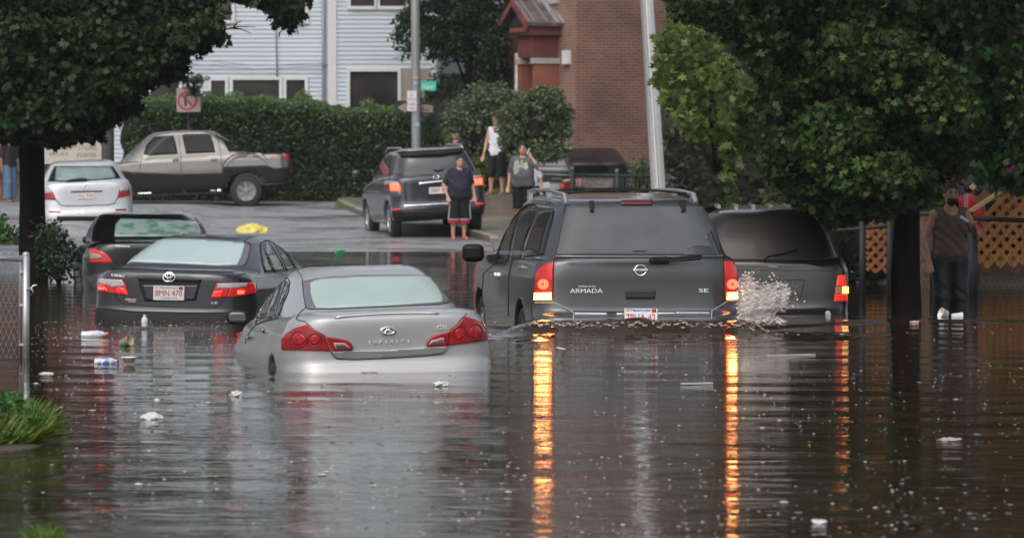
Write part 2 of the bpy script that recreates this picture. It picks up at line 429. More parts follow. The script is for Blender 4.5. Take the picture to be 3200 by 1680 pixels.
class Car:
    def __init__(s, name, label, px, D, yaw, sub, lower, upper, W, wl, wu, m, pitch=0, roll=0, rear=(.32, .22), upr=(.45, .25), axles=(), wheel=.33, h=.032, kz=.05, archw=None, py0=None, group=None, arch_r=None, wmat=None):
        s.m = m; s.W = W; s.wheel = wheel; s.axles = axles
        X = at(px, 478, D)[0]
        s.M = Matrix.Translation((X, D, -sub)) @ Matrix.Rotation(R(yaw), 4, 'Z') @ Matrix.Rotation(R(-pitch), 4, 'X') @ Matrix.Rotation(R(-roll), 4, 'Y')
        s.Mi = s.M.inverted(); s.Mn = np.array(s.M); s.Min = np.array(s.Mi)
        s.root = thing(name, label, 'car', (X, D, -sub), group)
        lo = chaikin(lower, 3 if D < 60 else 2); up = chaikin(upper, 3 if D < 60 else 2) if upper is not None else None
        fl = poly_sdf(lo); zl, rl, ffl = extents(lo)
        u = np.linspace(0, 1, 200)
        def mk(b, p=8): t = b * u ** 2 + (1 - b) * u ** p; return t
        ta = mk(rear[1]); tb = mk(upr[1])
        if up is not None: fu = poly_sdf(up); zu, ru, ffu = extents(up)
        wlz, wlw = np.array(wl).T; 
        if up is not None: wuz, wuw = np.array(wu).T
        ar = arch_r or wheel + .06
        def fn(x, y, z):
            ax_ = np.abs(x)
            yr = np.interp(z, zl, rl); yf = np.interp(z, zl, ffl); hw = np.interp(z, wlz, wlw); q = np.minimum(ax_ / hw, 1.12)
            d = smax(fl(y, z), ax_ - hw, kz)
            d = smax(d, np.maximum(rear[0] * (rear[1] * q * q + (1 - rear[1]) * q ** 10) - (y - yr), .55 * (.25 * q * q + .75 * q ** 8) - (yf - y)), .03)
            if up is not None:
                yr = np.interp(z, zu, ru); yf = np.interp(z, zu, ffu); hw = np.interp(z, wuz, wuw); q = np.minimum(ax_ / hw, 1.12)
                e = smax(fu(y, z), ax_ - hw, kz * 1.3)
                e = smax(e, .8 * np.maximum(upr[0] * (upr[1] * q * q + (1 - upr[1]) * q ** 10) - (y - yr), .6 * (.3 * q * q + .7 * q ** 8) - (yf - y)), .03)
                d = smin(d, e, .035)
            for yw in axles:
                c = np.sqrt((y - yw) ** 2 + (z - wheel) ** 2) - ar
                d = smax(d, -np.maximum(c, (W / 2 - .27) - ax_), .012)
            return d
        s.fn = fn
        allp = np.vstack([lo, up]) if up is not None else lo
        P, Fc = surf(fn, (-W / 2 - .08, allp[:, 0].min() - .08, allp[:, 1].min() - .08), (W / 2 + .08, allp[:, 0].max() + .08, allp[:, 1].max() + .08), h)
        Wd = s.world(P)
        s.body = mesh_obj('body', Wd, Fc, m, s.root, True)
        s.bvh = BVHTree.FromPolygons(Wd.tolist(), Fc.tolist())
        s.h = h
    def world(s, P): return np.asarray(P) @ s.Mn[:3, :3].T + s.Mn[:3, 3]
    def local(s, P): return np.asarray(P) @ s.Min[:3, :3].T + s.Min[:3, 3]
    def hit(s, px):
        d = rays(px); d = d / np.linalg.norm(d, axis=1)[:, None]; out = np.zeros((len(d), 3)); miss = []; ts = []
        o = Vector(CAM)
        for i, q in enumerate(d):
            loc, nn, _, t = s.bvh.ray_cast(o, Vector(q))
            if loc is None: miss.append(i)
            else: out[i] = loc; ts.append(t)
        tm = np.median(ts) if ts else np.linalg.norm(np.array(s.root.location) - CAM)
        ok = [i for i in range(len(d)) if i not in set(miss)]
        for i in miss:
            if ok:
                j = ok[int(np.argmin(((np.asarray(px)[ok] - np.asarray(px)[i]) ** 2).sum(1)))]
                t = np.linalg.norm(out[j] - CAM)
            else: t = tm
            loc, nn, _, _ = s.bvh.find_nearest(Vector(CAM + d[i] * t)); out[i] = loc
        L = project(s.fn, s.local(out), s.h, 2)
        g = grad(s.fn, L, s.h * .5); g /= np.maximum(np.linalg.norm(g, axis=1), 1e-6)[:, None]
        return s.world(L), g @ s.Mn[:3, :3].T
    def panel(s, poly, m, name, **k): return panel(s, poly, m, k.pop('parent', s.root), name, **k)
    def seam(s, pts, **k): return seam(s, pts, k.pop('m', M_GAP), k.pop('parent', s.root), k.pop('name', 'panel_gap'), **k)
    def text(s, t, p0, p1, h, m, name, **k): return text_on(s, t, p0, p1, h, m, k.pop('parent', s.root), name, **k)
    def ring(s, c, rx, ry, w, m, name, off=.01, rot=0, **k):
        v, f = ring_poly(c, rx, ry, w, rot=rot); return lay(s, v, f, m, k.pop('parent', s.root), name, off, .012)
    def flat(s, px, tilt=0):
        P, N = s.hit([px]); n = N[0].copy(); n[2] += tilt
        return Plane(P[0], n)
    def obj(s, mb, name, m, parent=None, smooth=False):
        v = s.world(np.array(mb.v)); return mesh_obj(name, v, mb.f, m, parent or s.root, smooth)
    def wheels(s, which=((0, -1), (0, 1), (1, -1), (1, 1)), rw=None, tw=.22, rimf=.64, dark=False):
        r = s.wheel
        for a, sd in which:
            y = s.axles[a]; x = sd * (s.W / 2 - .03)
            Mt = Matrix.Translation((x, y, r))
            tn = bpy.data.objects.new('wheel', None); COL.objects.link(tn)
            wp = s.world([(x, y, r)])[0]; tn.parent = s.root
            tn.location = Vector(wp) - Vector(s.root.location)
            t = MB().lathe([(r * rimf, 0), (r * .9, .005 * sd), (r * .98, -.02 * sd), (r, -.05 * sd), (r, (-tw + .05) * sd), (r * .97, (-tw + .02) * sd), (r * rimf, -tw * sd)], Mt, 32)
            s.obj(t, 'tyre', M_RUB, tn, True)
            b = MB().lathe([(r * rimf, -.002 * sd), (r * rimf * .93, -.004 * sd), (r * rimf * .88, -.07 * sd), (.02, -.09 * sd)], Mt, 32)
            for k in range(6):
                w = 2 * math.pi * k / 6
                Mr = Mt @ Matrix.Rotation(w, 4, 'X')
                x0, x1 = sorted((-.05 * sd, -.012 * sd))
                b.box((x0, -.03, .03), (x1, .03, r * rimf * .9), Mr)
            b.lathe([(.07, -.012 * sd), (.05, .004 * sd), (.001, .006 * sd)], Mt, 16)
            s.obj(b, 'rim', M_TRIM if dark else M_RIM, tn)
    def mirror(s, px, py, w, h, yl, m, glass=M_GLASS2):
        """door mirror: housing, glass and arm; px,py centre in the photo, yl its distance along the car"""
        q = s.world([(0, yl, 1.)])[0]; c = at(px, py, q[1]); sc = F / q[1]
        sw, sh = w / sc / 2, h / sc / 2
        def fn(x, y, z):
            d = (np.abs((x - c[0]) / sw) ** 3.5 + np.abs((z - c[2]) / sh) ** 3.5 + np.abs((y - c[1] - .03) / .09) ** 2.5) ** (1 / 3) - 1
            return d * min(sw, sh)
        P, Fc = surf(fn, (c[0] - sw - .03, c[1] - .1, c[2] - sh - .03), (c[0] + sw + .03, c[1] + .16, c[2] + sh + .03), .012)
        o = mesh_obj('door_mirror', P, Fc, m, s.root, True)
        gl = Plane((c[0], c[1] - .062, c[2]), (0, -1, 0))
        e = [(px + w * .40 * np.sign(math.cos(a)) * abs(math.cos(a)) ** .6, py + h * .38 * np.sign(math.sin(a)) * abs(math.sin(a)) ** .6) for a in np.linspace(0, 2 * math.pi, 24, endpoint=False)]
        g = panel(gl, e, glass, o, 'mirror_glass', step=8)
        P2, _ = s.hit([(px + (w * .9 if s.sidepx > px else -w * .9), py + h * .35)])
        if np.linalg.norm(P2[0] - c) < .5: MB().tube([c + np.array([0, .03, -sh * .5]), P2[0]], [.035, .04], 8).build('mirror_arm', m, o, True)

def plate(target_plane, root, quad, txt, p0, p1, h, off=.012, top=None, ink=M_PLRED):
    pl = panel(target_plane, quad, M_PLATE, root, 'licence_plate', off=off, step=20, skirt=.004, smooth=False)
    if txt: text_on(target_plane, txt, p0, p1, h, ink, pl, 'plate_number', off=off + .003)
    return pl

def sedan_profiles(L, Hh, deck, rear_top_y, roof_y0, roof_y1, cowl_y, cowl_z, bump_y=0.0):
    low = [(.10, .24), (bump_y - .01, .34), (bump_y - .02, .46), (.03, .62), (.065, .66), (.06, .76), (.035, deck - .09), (.045, deck - .01), (.16, deck + .01), (rear_top_y, deck + .02), (1.6, deck - .04), (cowl_y, cowl_z), (L - .9, .82), (L - .25, .70), (L - .02, .58), (L, .35), (L - .15, .22), (L * .5, .18)]
    upp = [(rear_top_y - .12, deck - .05), (rear_top_y + .02, deck + .03), (roof_y0 - .25, Hh - .09), (roof_y0, Hh - .015), ((roof_y0 + roof_y1) / 2, Hh), (roof_y1, Hh - .03), (roof_y1 + .25, Hh - .12), (cowl_y + .05, cowl_z + .02), (cowl_y, cowl_z - .1)]
    return low, upp
# ================================================================ silver sedan, nearest, nose down in the water
P_SIL = paint('wet warm silver paint', (.36, .36, .37), .28, .42)
P_GRY = paint('wet dark slate paint', (.040, .043, .052), .5, .3)
P_BLK = paint('wet black paint', (.008, .008, .009), .2, .22)
P_ARM = paint('wet smoke grey paint', (.055, .056, .062), .55, .3)
P_NAVY = paint('wet graphite paint', (.045, .045, .055), .45, .3)
P_WHT = paint('wet silver white paint', (.55, .56, .60), .35, .4)
P_PEW = paint('wet pewter paint', (.17, .16, .147), .45, .36)
M_SILHI = mat('spoiler lip highlight silver', (.55, .55, .57), .18, .9, coat=1.)  # brighter than the body silver, the lip's highlight put into its colour

z = zc(680, 780, 2.8)
low, upp = sedan_profiles(4.75, 1.445, 1.06, .66, 1.62, 2.5, 3.55, 1.0)
g = Car('sedan', 'silver sedan sunk to its bumper, nearest of all the cars, with unlit round tail lamps', 1236, 34.1, 10.5, .57, low, upp, 1.83,
        [(.2, .80), (.4, .87), (.7, .885), (.88, .865), (1.0, .81), (1.1, .72)], [(.9, .78), (1.05, .755), (1.2, .69), (1.35, .61), (1.46, .52)],
        P_SIL, pitch=1.35, roll=1.4, rear=(.34, .12), upr=(.55, .28), axles=(1.0, 3.85), wheel=.33, h=.026)
g.sidepx = 880
gl = g.panel(z([(745, 276), (870, 250), (1000, 236), (1300, 220), (1700, 219), (1915, 232), (1985, 340), (2045, 452), (1950, 474), (1500, 494), (1000, 516), (805, 518), (770, 498), (752, 400)]), M_FROST, 'rear_window', off=.002)
g.panel(z([(812, 290), (870, 262), (1200, 243), (1700, 235), (1870, 243), (1935, 330), (1980, 440), (1955, 463), (1500, 491), (1000, 513), (865, 511), (838, 470), (815, 380)]), M_FOG, 'fogged_glass', off=.009, parent=gl)
g.seam(z([(740, 272), (752, 400), (768, 500), (800, 522), (1000, 520), (1500, 498), (1950, 478), (2050, 458), (1985, 335), (1918, 228)]), w=1.8)
g.seam(z([(690, 180), (725, 210), (745, 272)]), w=1.8); g.seam(z([(1820, 128), (1875, 175), (1935, 235)]), w=1.8)
g.seam(z([(770, 508), (715, 555), (688, 608), (770, 633), (850, 700), (945, 753)]), w=2)
g.seam(z([(985, 883), (1010, 925), (1045, 955), (1200, 962), (1500, 950), (1800, 930), (1960, 912), (1990, 890), (2003, 838)]), w=2.6)
g.seam(z([(2180, 560), (2130, 605), (2100, 650), (2030, 703)]), w=2)
lid = g.panel(z([(992, 884), (1180, 882), (1500, 872), (1815, 848), (2000, 840), (1988, 888), (1958, 908), (1500, 946), (1200, 957), (1050, 950), (1015, 920)]), P_SIL, 'boot_lid_base', off=lambda p: .034 - .033 * np.clip((p[:, 1] - 1080) / 40, 0, 1))
sp_ = z([(1020, 603), (1110, 588), (1300, 572), (1480, 565), (1600, 563), (1800, 560), (1940, 562)])
sP, _ = g.hit(sp_); sL = g.local(sP); cy_, cz_ = np.polyfit(sL[:, 0], sL[:, 1], 2), np.polyfit(sL[:, 0], sL[:, 2], 2)
sx_ = np.linspace(sL[0, 0], sL[-1, 0], 24)
g.obj(MB().tube([(x, np.polyval(cy_, x) - .004, np.polyval(cz_, x) + .006) for x in sx_], [.003] + [.0115] * 22 + [.003], 10), 'spoiler_lip', M_SILHI, None, True)
for side, outer, inner, rev, circ_ in (
    ('l', [(567, 785), (600, 738), (680, 688), (790, 656), (850, 697), (942, 755), (983, 883), (568, 873)],
     [(952, 757), (1060, 772), (1130, 787), (1165, 812), (1183, 850), (1170, 873), (990, 875)],
     [(1020, 812), (1105, 815), (1150, 852), (1037, 853)], [((718, 785), 74, 72), ((852, 787), 60, 60)]),
    ('r', [(2155, 588), (2250, 612), (2308, 642), (2345, 702), (2356, 790), (2010, 836), (2030, 706), (2102, 652)],
     [(2020, 714), (2003, 835), (1850, 845), (1822, 836), (1835, 792), (1870, 757), (1940, 732)],
     [(1850, 820), (1872, 788), (1965, 768), (1958, 810)], [((2115, 735), 56, 66), ((2245, 722), 66, 74)])):
    lens = g.panel(z(outer), M_RED, 'tail_light', off=.012, step=4)
    for c, rx, ry in circ_:
        c2 = z([c])[0]
        v, f = ring_poly(c2, rx / 2.8, ry / 2.8, .12); lay(g, v, f, M_RED2, lens, 'lens_ring', .016, .01)
        g.panel(circ(c2, rx / 2.8 * .72, ry / 2.8 * .72), mat('inner red lens', (.36, .006, .012), .2, coat=.3, var=.5, scale=60), 'lens_bowl', off=.015, step=5, parent=lens)
    l2 = g.panel(z(inner), M_RED, 'tail_light', off=.036, step=4)
    v2 = z(rev); cxx = sum(p[0] for p in v2) / 4; cy = sum(p[1] for p in v2) / 4
    g.panel([(cxx + (a - cxx) * 1.16, cy + (b - cy) * 1.2) for a, b in v2], mat('pale lamp frame', (.6, .45, .42), .3), 'reversing_frame', off=.039, parent=l2)
    g.panel(v2, mat('grey reversing lens', (.13, .11, .11), .15, coat=1.), 'reversing_lens', off=.041, parent=l2)
# badges
eb = z([(1490, 706)])[0]
rg = g.ring(eb, 25, 11.5, .26, M_CHR, 'badge', off=.016)
for sx in (-1, 1):
    p = z([(1490, 690), (1490 + sx * 14, 690), (1490 + sx * 42, 738), (1490 + sx * 12, 742)])
    g.panel(p, M_CHR, 'badge_stroke', off=.016, step=4, parent=rg)
for i, ch in enumerate('INFINITI'):
    x = 1328 + i * 48.5; w = 8 if ch == 'I' else 22
    g.text(ch, z([(x - w / 2, 822 - i * 1.6)])[0], z([(x + w / 2, 822 - i * 1.6)])[0], 9.5, M_BADGE, 'badge_letter', off=.012)
g.text('G35', z([(1920, 697)])[0], z([(2006, 692)])[0], 11.5, M_BADGE, 'badge_letter', off=.012)
# side windows
for nm, pl in (('front_window', [(345, 625), (372, 520), (430, 405), (500, 300), (548, 265), (505, 370), (450, 490), (415, 610)]),
               ('rear_door_window', [(424, 608), (468, 490), (524, 360), (565, 268), (590, 262), (580, 330), (545, 440), (498, 603)]),
               ('quarter_window', [(506, 602), (555, 440), (597, 275), (615, 280), (622, 310), (600, 385), (556, 480), (520, 598)])):
    g.panel(z(pl), M_GLASS2, nm, off=.005, step=5)
g.seam(z([(335, 655), (350, 560), (400, 440), (460, 345), (520, 280), (580, 245), (615, 250), (632, 280), (620, 370), (575, 470), (528, 598), (420, 622), (335, 655)]), w=3.2, m=M_TRIM, name='window_seal')
g.seam(z([(335, 655), (300, 690), (270, 740), (240, 820)]), w=1.6)
for hx, hy in ((285, 775), (415, 712)):
    g.panel(z([(hx - 16, hy + 8), (hx - 4, hy - 14), (hx + 12, hy - 18), (hx + 8, hy + 4), (hx - 8, hy + 18)]), M_CHR, 'door_handle', off=.03, step=4)
g.mirror(741, 991, 68, 44, 2.95, M_TRIM, mat('rainy mirror glass', (.09, .1, .1), .2, .6, coat=.5, bump=.5, bscale=150))
g.wheels()

# ================================================================ dark grey sedan with number plate
z = zc(240, 640, 3.38)
low, upp = sedan_profiles(4.8, 1.465, 1.09, .62, 1.6, 2.6, 3.6, 1.02)
c = Car('sedan', 'dark slate sedan with lit brake lamps and a white plate left of the silver sedan', 504, 44.8, -12, .555, low, upp, 1.82,
        [(.2, .80), (.4, .88), (.7, .905), (.9, .89), (1.02, .85), (1.12, .74)], [(.9, .80), (1.1, .79), (1.25, .72), (1.38, .62), (1.48, .50)],
        P_GRY, pitch=.6, roll=-1.2, rear=(.42, .2), upr=(.5, .3), axles=(1.05, 3.83), wheel=.33, h=.03)
c.sidepx = 800
gl = c.panel(z([(645, 365), (900, 335), (1300, 348), (1755, 392), (1825, 412), (1832, 450), (1795, 600), (1755, 645), (1500, 645), (1000, 622), (600, 612), (435, 602), (480, 532), (560, 435)]), M_FROST, 'rear_window', off=.002)
c.panel(z([(520, 590), (565, 480), (640, 380), (700, 360), (1200, 364), (1500, 377), (1770, 402), (1768, 440), (1735, 560), (1697, 636), (1500, 640), (900, 612), (525, 602)]), mat('bright fogged glass', (.43, .54, .54), .3, coat=.5, var=.05, scale=2.5, bump=.5, bscale=120), 'fogged_glass', off=.009, parent=gl)
c.seam(z([(1762, 388), (1830, 408), (1842, 450), (1800, 605), (1760, 650)]), w=1.8)
c.seam(z([(1760, 388), (1800, 355), (1850, 335)]), w=1.6)
for nm, pl in (('rear_door_window', [(1990, 395), (2035, 402), (2105, 505), (2165, 612), (2196, 702), (2085, 716), (2040, 600), (1985, 480)]),
               ('quarter_window', [(1945, 412), (1980, 398), (1975, 480), (2030, 600), (2075, 716), (1993, 712), (1968, 640), (1948, 510)]),
               ('front_window', [(2078, 398), (2130, 424), (2215, 525), (2305, 662), (2215, 700), (2165, 575)])):
    c.panel(z(pl), M_GLASS2, nm, off=.005, step=5)
c.seam(z([(1990, 722), (1965, 640), (1940, 500), (1935, 405), (1985, 380), (2050, 380), (2135, 412), (2225, 520), (2318, 668)]), w=2.6, m=M_TRIM, name='window_seal')
c.seam(z([(400, 935), (430, 1000), (470, 1035), (800, 1070), (1200, 1085), (1450, 1080), (1490, 1065), (1580, 975)]), w=2.4)
c.seam(z([(1640, 818), (1665, 765), (1700, 745), (1780, 722), (1790, 700)]), w=1.8); c.seam(z([(395, 670), (520, 672), (900, 690), (1300, 700), (1640, 712), (1655, 722)]), w=1.6)
rec = c.panel(z([(650, 770), (1315, 788), (1300, 850), (1258, 1010), (720, 1018), (665, 862)]), mat('recess shadow grey', (.014, .015, .018), .35), 'plate_recess', off=.003)
c.panel(z([(692, 842), (1284, 852), (1240, 1010), (735, 1008)]), P_GRY, 'recess_face', off=.006, parent=rec)
c.panel(z([(655, 768), (1317, 786), (1305, 812), (662, 796)]), M_TRIM, 'boot_handle', off=.03)
pln = c.flat(z([(982, 925)])[0])
pq = plate(pln, c.root, z([(818, 850), (1145, 854), (1139, 1003), (815, 999)]), '8MN 470', z([(838, 955)])[0], z([(1120, 960)])[0], 18.5, off=.03)
text_on(pln, 'Massachusetts', z([(895, 876)])[0], z([(1070, 878)])[0], 5, M_PLBLUE, pq, 'plate_motto', off=.033)
text_on(pln, 'The Spirit of America', z([(890, 985)])[0], z([(1070, 988)])[0], 4, M_PLBLUE, pq, 'plate_motto', off=.033)
panel(pln, z([(1088, 858), (1128, 858), (1128, 888), (1088, 888)]), M_PLRED, pq, 'plate_sticker', off=.033, step=20)
text_on(pln, 'OCT', z([(838, 874)])[0], z([(878, 875)])[0], 4.5, mat('orange ink', (.5, .18, .05), .5), pq, 'plate_motto', off=.033)
for outer, inner, white, hot in (
    ([(200, 880), (208, 810), (235, 770), (350, 782), (372, 845), (400, 933), (205, 905)], [(352, 782), (480, 787), (510, 832), (550, 952), (402, 933), (374, 845)],
     [(215, 820), (240, 778), (352, 786), (480, 790), (502, 843), (505, 852), (372, 868), (352, 848), (232, 832)], [[(235, 865), (262, 838), (300, 860), (330, 905), (238, 900)], [(440, 862), (470, 870), (505, 880), (543, 945), (420, 920)]]),
    ([(1642, 822), (1888, 822), (1895, 890), (1880, 925), (1700, 965), (1582, 973), (1612, 890)], [(1480, 827), (1638, 822), (1608, 890), (1578, 973), (1412, 983), (1450, 900)],
     [(1492, 832), (1640, 826), (1790, 826), (1788, 868), (1620, 880), (1480, 884)], [[(1430, 968), (1450, 915), (1490, 908), (1545, 905), (1520, 968)], [(1690, 895), (1740, 888), (1768, 900), (1772, 938), (1690, 950)]])):
    for a in (outer, inner):
        ln = c.panel(z(a), mat('half lit red lens', (.42, .012, .018), .15, emit=(1, .02, .02), estr=.12, coat=1., var=.3, scale=12), 'tail_light', off=.012, step=4)
    c.panel(z(white), M_CLEAR, 'reversing_lens', off=.016, step=4, parent=ln)
    for q in hot: c.panel(z(q), M_REDLIT, 'brake_lamp', off=.018, step=4, parent=ln)
for q in ([(250, 868), (300, 870), (300, 890), (250, 890)], [(1690, 905), (1750, 905), (1750, 938), (1690, 938)]):
    c.panel(z(q), M_REDHOT, 'brake_bulb', off=.021, step=4)
e = z([(982, 768)])[0]
rg = c.ring(e, 20.5, 13.5, .2, M_CHR, 'badge', off=.034)
v, f = ring_poly(e, 6.5, 12, .3); lay(c, v, f, M_CHR, rg, 'badge_loop', .036, .01)
v, f = ring_poly((e[0], e[1] - 5), 14, 6, .3); lay(c, v, f, M_CHR, rg, 'badge_loop', .037, .01)
c.text('CAMRY', z([(370, 752)])[0], z([(512, 768)])[0], 7.5, M_BADGE, 'badge_letter', off=.012)
c.text('LE', z([(1424, 1042)])[0], z([(1488, 1042)])[0], 6, M_BADGE, 'badge_letter', off=.012)
c.text('Calhoun', z([(515, 1003)])[0], z([(628, 1006)])[0], 6, M_BADGE, 'badge_letter', off=.012)
c.text('TOYOTA', z([(545, 1025)])[0], z([(620, 1027)])[0], 3.5, M_BADGE, 'badge_letter', off=.012)
c.panel(z([(205, 1080), (600, 1122), (1100, 1132), (1560, 1132), (1760, 1118), (1770, 1260), (200, 1260)]), M_TRIM, 'lower_bumper', off=.006)  # black panel stands in for the shaded underside of the bumper
c.wheels()

# ================================================================ black sedan behind it
low, upp = sedan_profiles(4.85, 1.465, 1.10, .6, 1.55, 2.6, 3.6, 1.02)
b = Car('sedan', 'black sedan behind the slate sedan with leaves mirrored in its rear glass', 484, 54.6, 8, .46, low, upp, 1.88,
        [(.2, .82), (.4, .90), (.7, .93), (.9, .92), (1.02, .86), (1.12, .74)], [(.9, .80), (1.1, .80), (1.25, .75), (1.38, .68), (1.48, .58)],
        P_BLK, pitch=0, roll=.6, rear=(.42, .2), upr=(.5, .3), axles=(1.05, 3.83), wheel=.34, h=.034)
b.sidepx = 262
gl = b.panel(z([(450, 142), (560, 150), (1000, 155), (1312, 182), (1345, 285), (1340, 330), (390, 345), (370, 300), (400, 200)]), M_GLASS, 'rear_window', off=.002)
b.panel(z([(465, 145), (560, 148), (1000, 160), (1295, 188), (1310, 285), (1305, 335), (402, 335), (400, 300), (412, 205)]), mat('leafy fogged glass', (.24, .33, .31), .2, coat=.6, var=.1, scale=4, dirt=((.10, .20, .16), 4.5, .47)), 'fogged_glass', off=.009, parent=gl)  # green mottling paints the mirrored leaves into the glass colour
b.panel(z([(1350, 112), (1372, 118), (1455, 280), (1462, 320), (1392, 320), (1360, 200)]), M_GLASS2, 'side_window', off=.005)
b.seam(z([(1318, 110), (1345, 190), (1360, 300)]), w=2.2, m=P_GRY, name='window_seal')
tl = b.panel(z([(135, 472), (170, 458), (250, 480), (330, 530), (362, 572), (385, 613), (142, 608)]), mat('bright red lens', (.5, .015, .02), .12, coat=1., emit=(1, .03, .02), estr=.10, var=.3, scale=10), 'tail_light', off=.012, step=4)
b.panel(z([(150, 508), (225, 518), (262, 540), (278, 562), (200, 575), (152, 572)]), mat('smoky clear lens', (.30, .20, .18), .15, coat=1., var=.3, scale=30), 'reversing_lens', off=.016, step=4, parent=tl)
b.panel(z([(1300, 560), (1500, 520), (1560, 560), (1540, 620), (1320, 640)]), M_RED, 'tail_light', off=.012, step=6)
b.text('MAXIMA', z([(412, 444)])[0], z([(560, 450)])[0], 5.5, M_BADGE, 'badge_letter', off=.012)
b.mirror(278, 749, 42, 24, 2.9, P_BLK, mat('grey mirror glass', (.07, .08, .08), .2, .5))
b.wheels()

# ================================================================ large grey suv moving through the water
z = zc(1400, 560, 2.342)
low = [(.15, .32), (-.06, .42), (-.08, .66), (-.05, .74), (.05, .76), (.07, .95), (.08, 1.2), (.12, 1.33), (1.5, 1.34), (3.8, 1.28), (4.9, 1.22), (5.2, 1.05), (5.25, .6), (5.1, .36), (2.6, .33)]
upp = [(.05, 1.22), (.10, 1.30), (.24, 1.60), (.36, 1.84), (.5, 1.89), (1.5, 1.93), (2.6, 1.92), (3.2, 1.87), (3.45, 1.78), (4.15, 1.30), (4.1, 1.2)]
a = Car('suv', 'large smoke grey suv with roof rails and amber lamps driving through deep water', 2002, 41.4, 8, .55, low, upp, 2.10,
        [(.3, .98), (.5, 1.04), (.8, 1.05), (1.1, 1.045), (1.25, 1.02), (1.36, .96)], [(1.2, .97), (1.33, .945), (1.6, .86), (1.8, .77), (1.88, .70), (1.95, .58)],
        P_ARM, pitch=-.3, roll=.2, rear=(.24, .10), upr=(.32, .20), axles=(1.15, 4.28), wheel=.40, h=.03, kz=.04)
a.sidepx = 1672
gl = a.panel(z([(872, 198), (1300, 202), (1858, 198), (1893, 228), (1948, 330), (2003, 556), (788, 554), (822, 400), (850, 262)]), mat('rainy grey privacy glass', (.075, .078, .085), .55, coat=.08, bump=.4, bscale=110, var=.15, scale=4), 'rear_window', off=.006)
a.panel(z([(1878, 420), (1925, 380), (1995, 555), (1730, 555), (1740, 520), (1800, 488), (1880, 490), (1935, 500)]), mat('dark reflected patch', (.035, .036, .04), .2, coat=.6), 'reflection_patch', off=.008, parent=gl)  # dark reflection painted onto the corner of the rear glass
a.seam(z([(862, 152), (850, 262), (820, 400), (785, 556), (775, 600), (768, 870)]), w=2.2)
a.seam(z([(1868, 165), (1900, 225), (1955, 330), (2008, 558), (2018, 600), (2022, 880)]), w=2.2)
a.seam(z([(786, 557), (2005, 559)]), w=2.4)
a.seam(z([(780, 898), (870, 955), (925, 965), (1500, 972), (1925, 965), (1985, 915), (2030, 886)]), w=2)
a.seam(z([(788, 566), (1400, 568), (2004, 566)]), w=6, m=mat('wet ledge highlight', (.16, .165, .19), .25, .6, coat=1.), name='tailgate_ledge', off=.016)  # sheen along the ledge painted as a lighter strip
bl = a.panel(z([(1265, 150), (1495, 152), (1493, 190), (1266, 190)]), mat('dull red lens', (.09, .008, .012), .3, coat=.5), 'high_brake_light', off=.016)
for q in ([(1035, 178), (1068, 178), (1068, 212), (1062, 245), (1042, 245)], [(1692, 178), (1728, 180), (1732, 240), (1708, 244), (1705, 215)]):
    a.panel(z(q), M_TRIM, 'window_hinge', off=.035, step=4)
for body_, circ_, hot in (([(773, 602), (757, 612), (712, 628), (672, 655), (648, 700), (636, 880), (762, 878), (768, 700)], (703, 768), [(640, 830), (760, 828), (760, 880), (638, 882)]),
                          ([(2018, 604), (2082, 604), (2110, 655), (2118, 882), (2030, 886), (2022, 700)], (2073, 768), [(2036, 828), (2112, 826), (2114, 878), (2034, 882)])):
    tl = a.panel(z(body_), mat('glowing red lens', (.40, .008, .008), .2, coat=.3, emit=(1, .02, .008), estr=.14, var=.35, scale=9), 'tail_light', off=.014, step=4)
    cc = z([circ_])[0]
    a.panel(circ(cc, 16, 16), M_REDHOT, 'brake_lamp', off=.018, step=4, parent=tl)
    a.panel(circ((cc[0] - 1, cc[1] - 1), 3.5, 3.5), mat('bulb core', (.3, .02, .01), .3), 'bulb_core', off=.022, step=4, parent=tl)
    a.panel(z(hot), M_AMBER, 'amber_lamp', off=.018, step=4, parent=tl)
    hx = [(cx_ * .7 + sum(p[0] for p in z(hot)) / 4 * .3, cy_ * .7 + sum(p[1] for p in z(hot)) / 4 * .3) for cx_, cy_ in z(hot)]
    a.panel(hx, M_HOT, 'lamp_bulb', off=.021, step=4, parent=tl)
e = z([(1408, 665)])[0]
rg = a.ring(e, 20, 18, .2, M_CHR, 'badge', off=.02)
bb = a.panel([(e[0] - 23, e[1] - 3.5), (e[0] + 23, e[1] - 3.5), (e[0] + 23, e[1] + 4), (e[0] - 23, e[1] + 4)], M_CHR, 'badge_bar', off=.024, step=4, parent=rg)
a.text('NISSAN', (e[0] - 18, e[1] + 2.6), (e[0] + 18, e[1] + 2.6), 5, M_TRIM, 'badge_letter', off=.027)
a.text('ARMADA', z([(893, 831)])[0], z([(1130, 831)])[0], 13, M_BADGE, 'badge_letter', off=.022)
a.text('POWERED BY GAS', z([(955, 788)])[0], z([(1078, 788)])[0], 4, M_BADGE, 'badge_letter', off=.012)
a.text('SE', z([(1835, 826)])[0], z([(1903, 826)])[0], 11.5, M_BADGE, 'badge_letter', off=.022)
rc = a.panel(z([(1295, 808), (1520, 808), (1516, 878), (1300, 878)]), mat('recess grey', (.02, .02, .022), .4), 'handle_recess', off=.004)
a.panel(z([(1302, 856), (1514, 856), (1510, 872), (1306, 872)]), M_TRIM, 'tailgate_handle', off=.03, parent=rc)
a.panel(z([(1472, 592), (1500, 578), (1600, 576), (1610, 606), (1480, 606)]), M_TRIM, 'wiper_mount', off=.04)
a.seam(z([(1500, 590), (1620, 598), (1700, 584), (1850, 575)]), w=4.5, m=M_TRIM, name='wiper_arm', off=.045)
a.seam(z([(1590, 600), (1700, 596), (1845, 586)]), w=3, m=M_RUB, name='wiper_blade', off=.035)
a.seam(z([(1355, 526), (1362, 528), (1440, 528), (1448, 524)]), w=1.8, m=M_TRIM, name='glass_handle', off=.014)
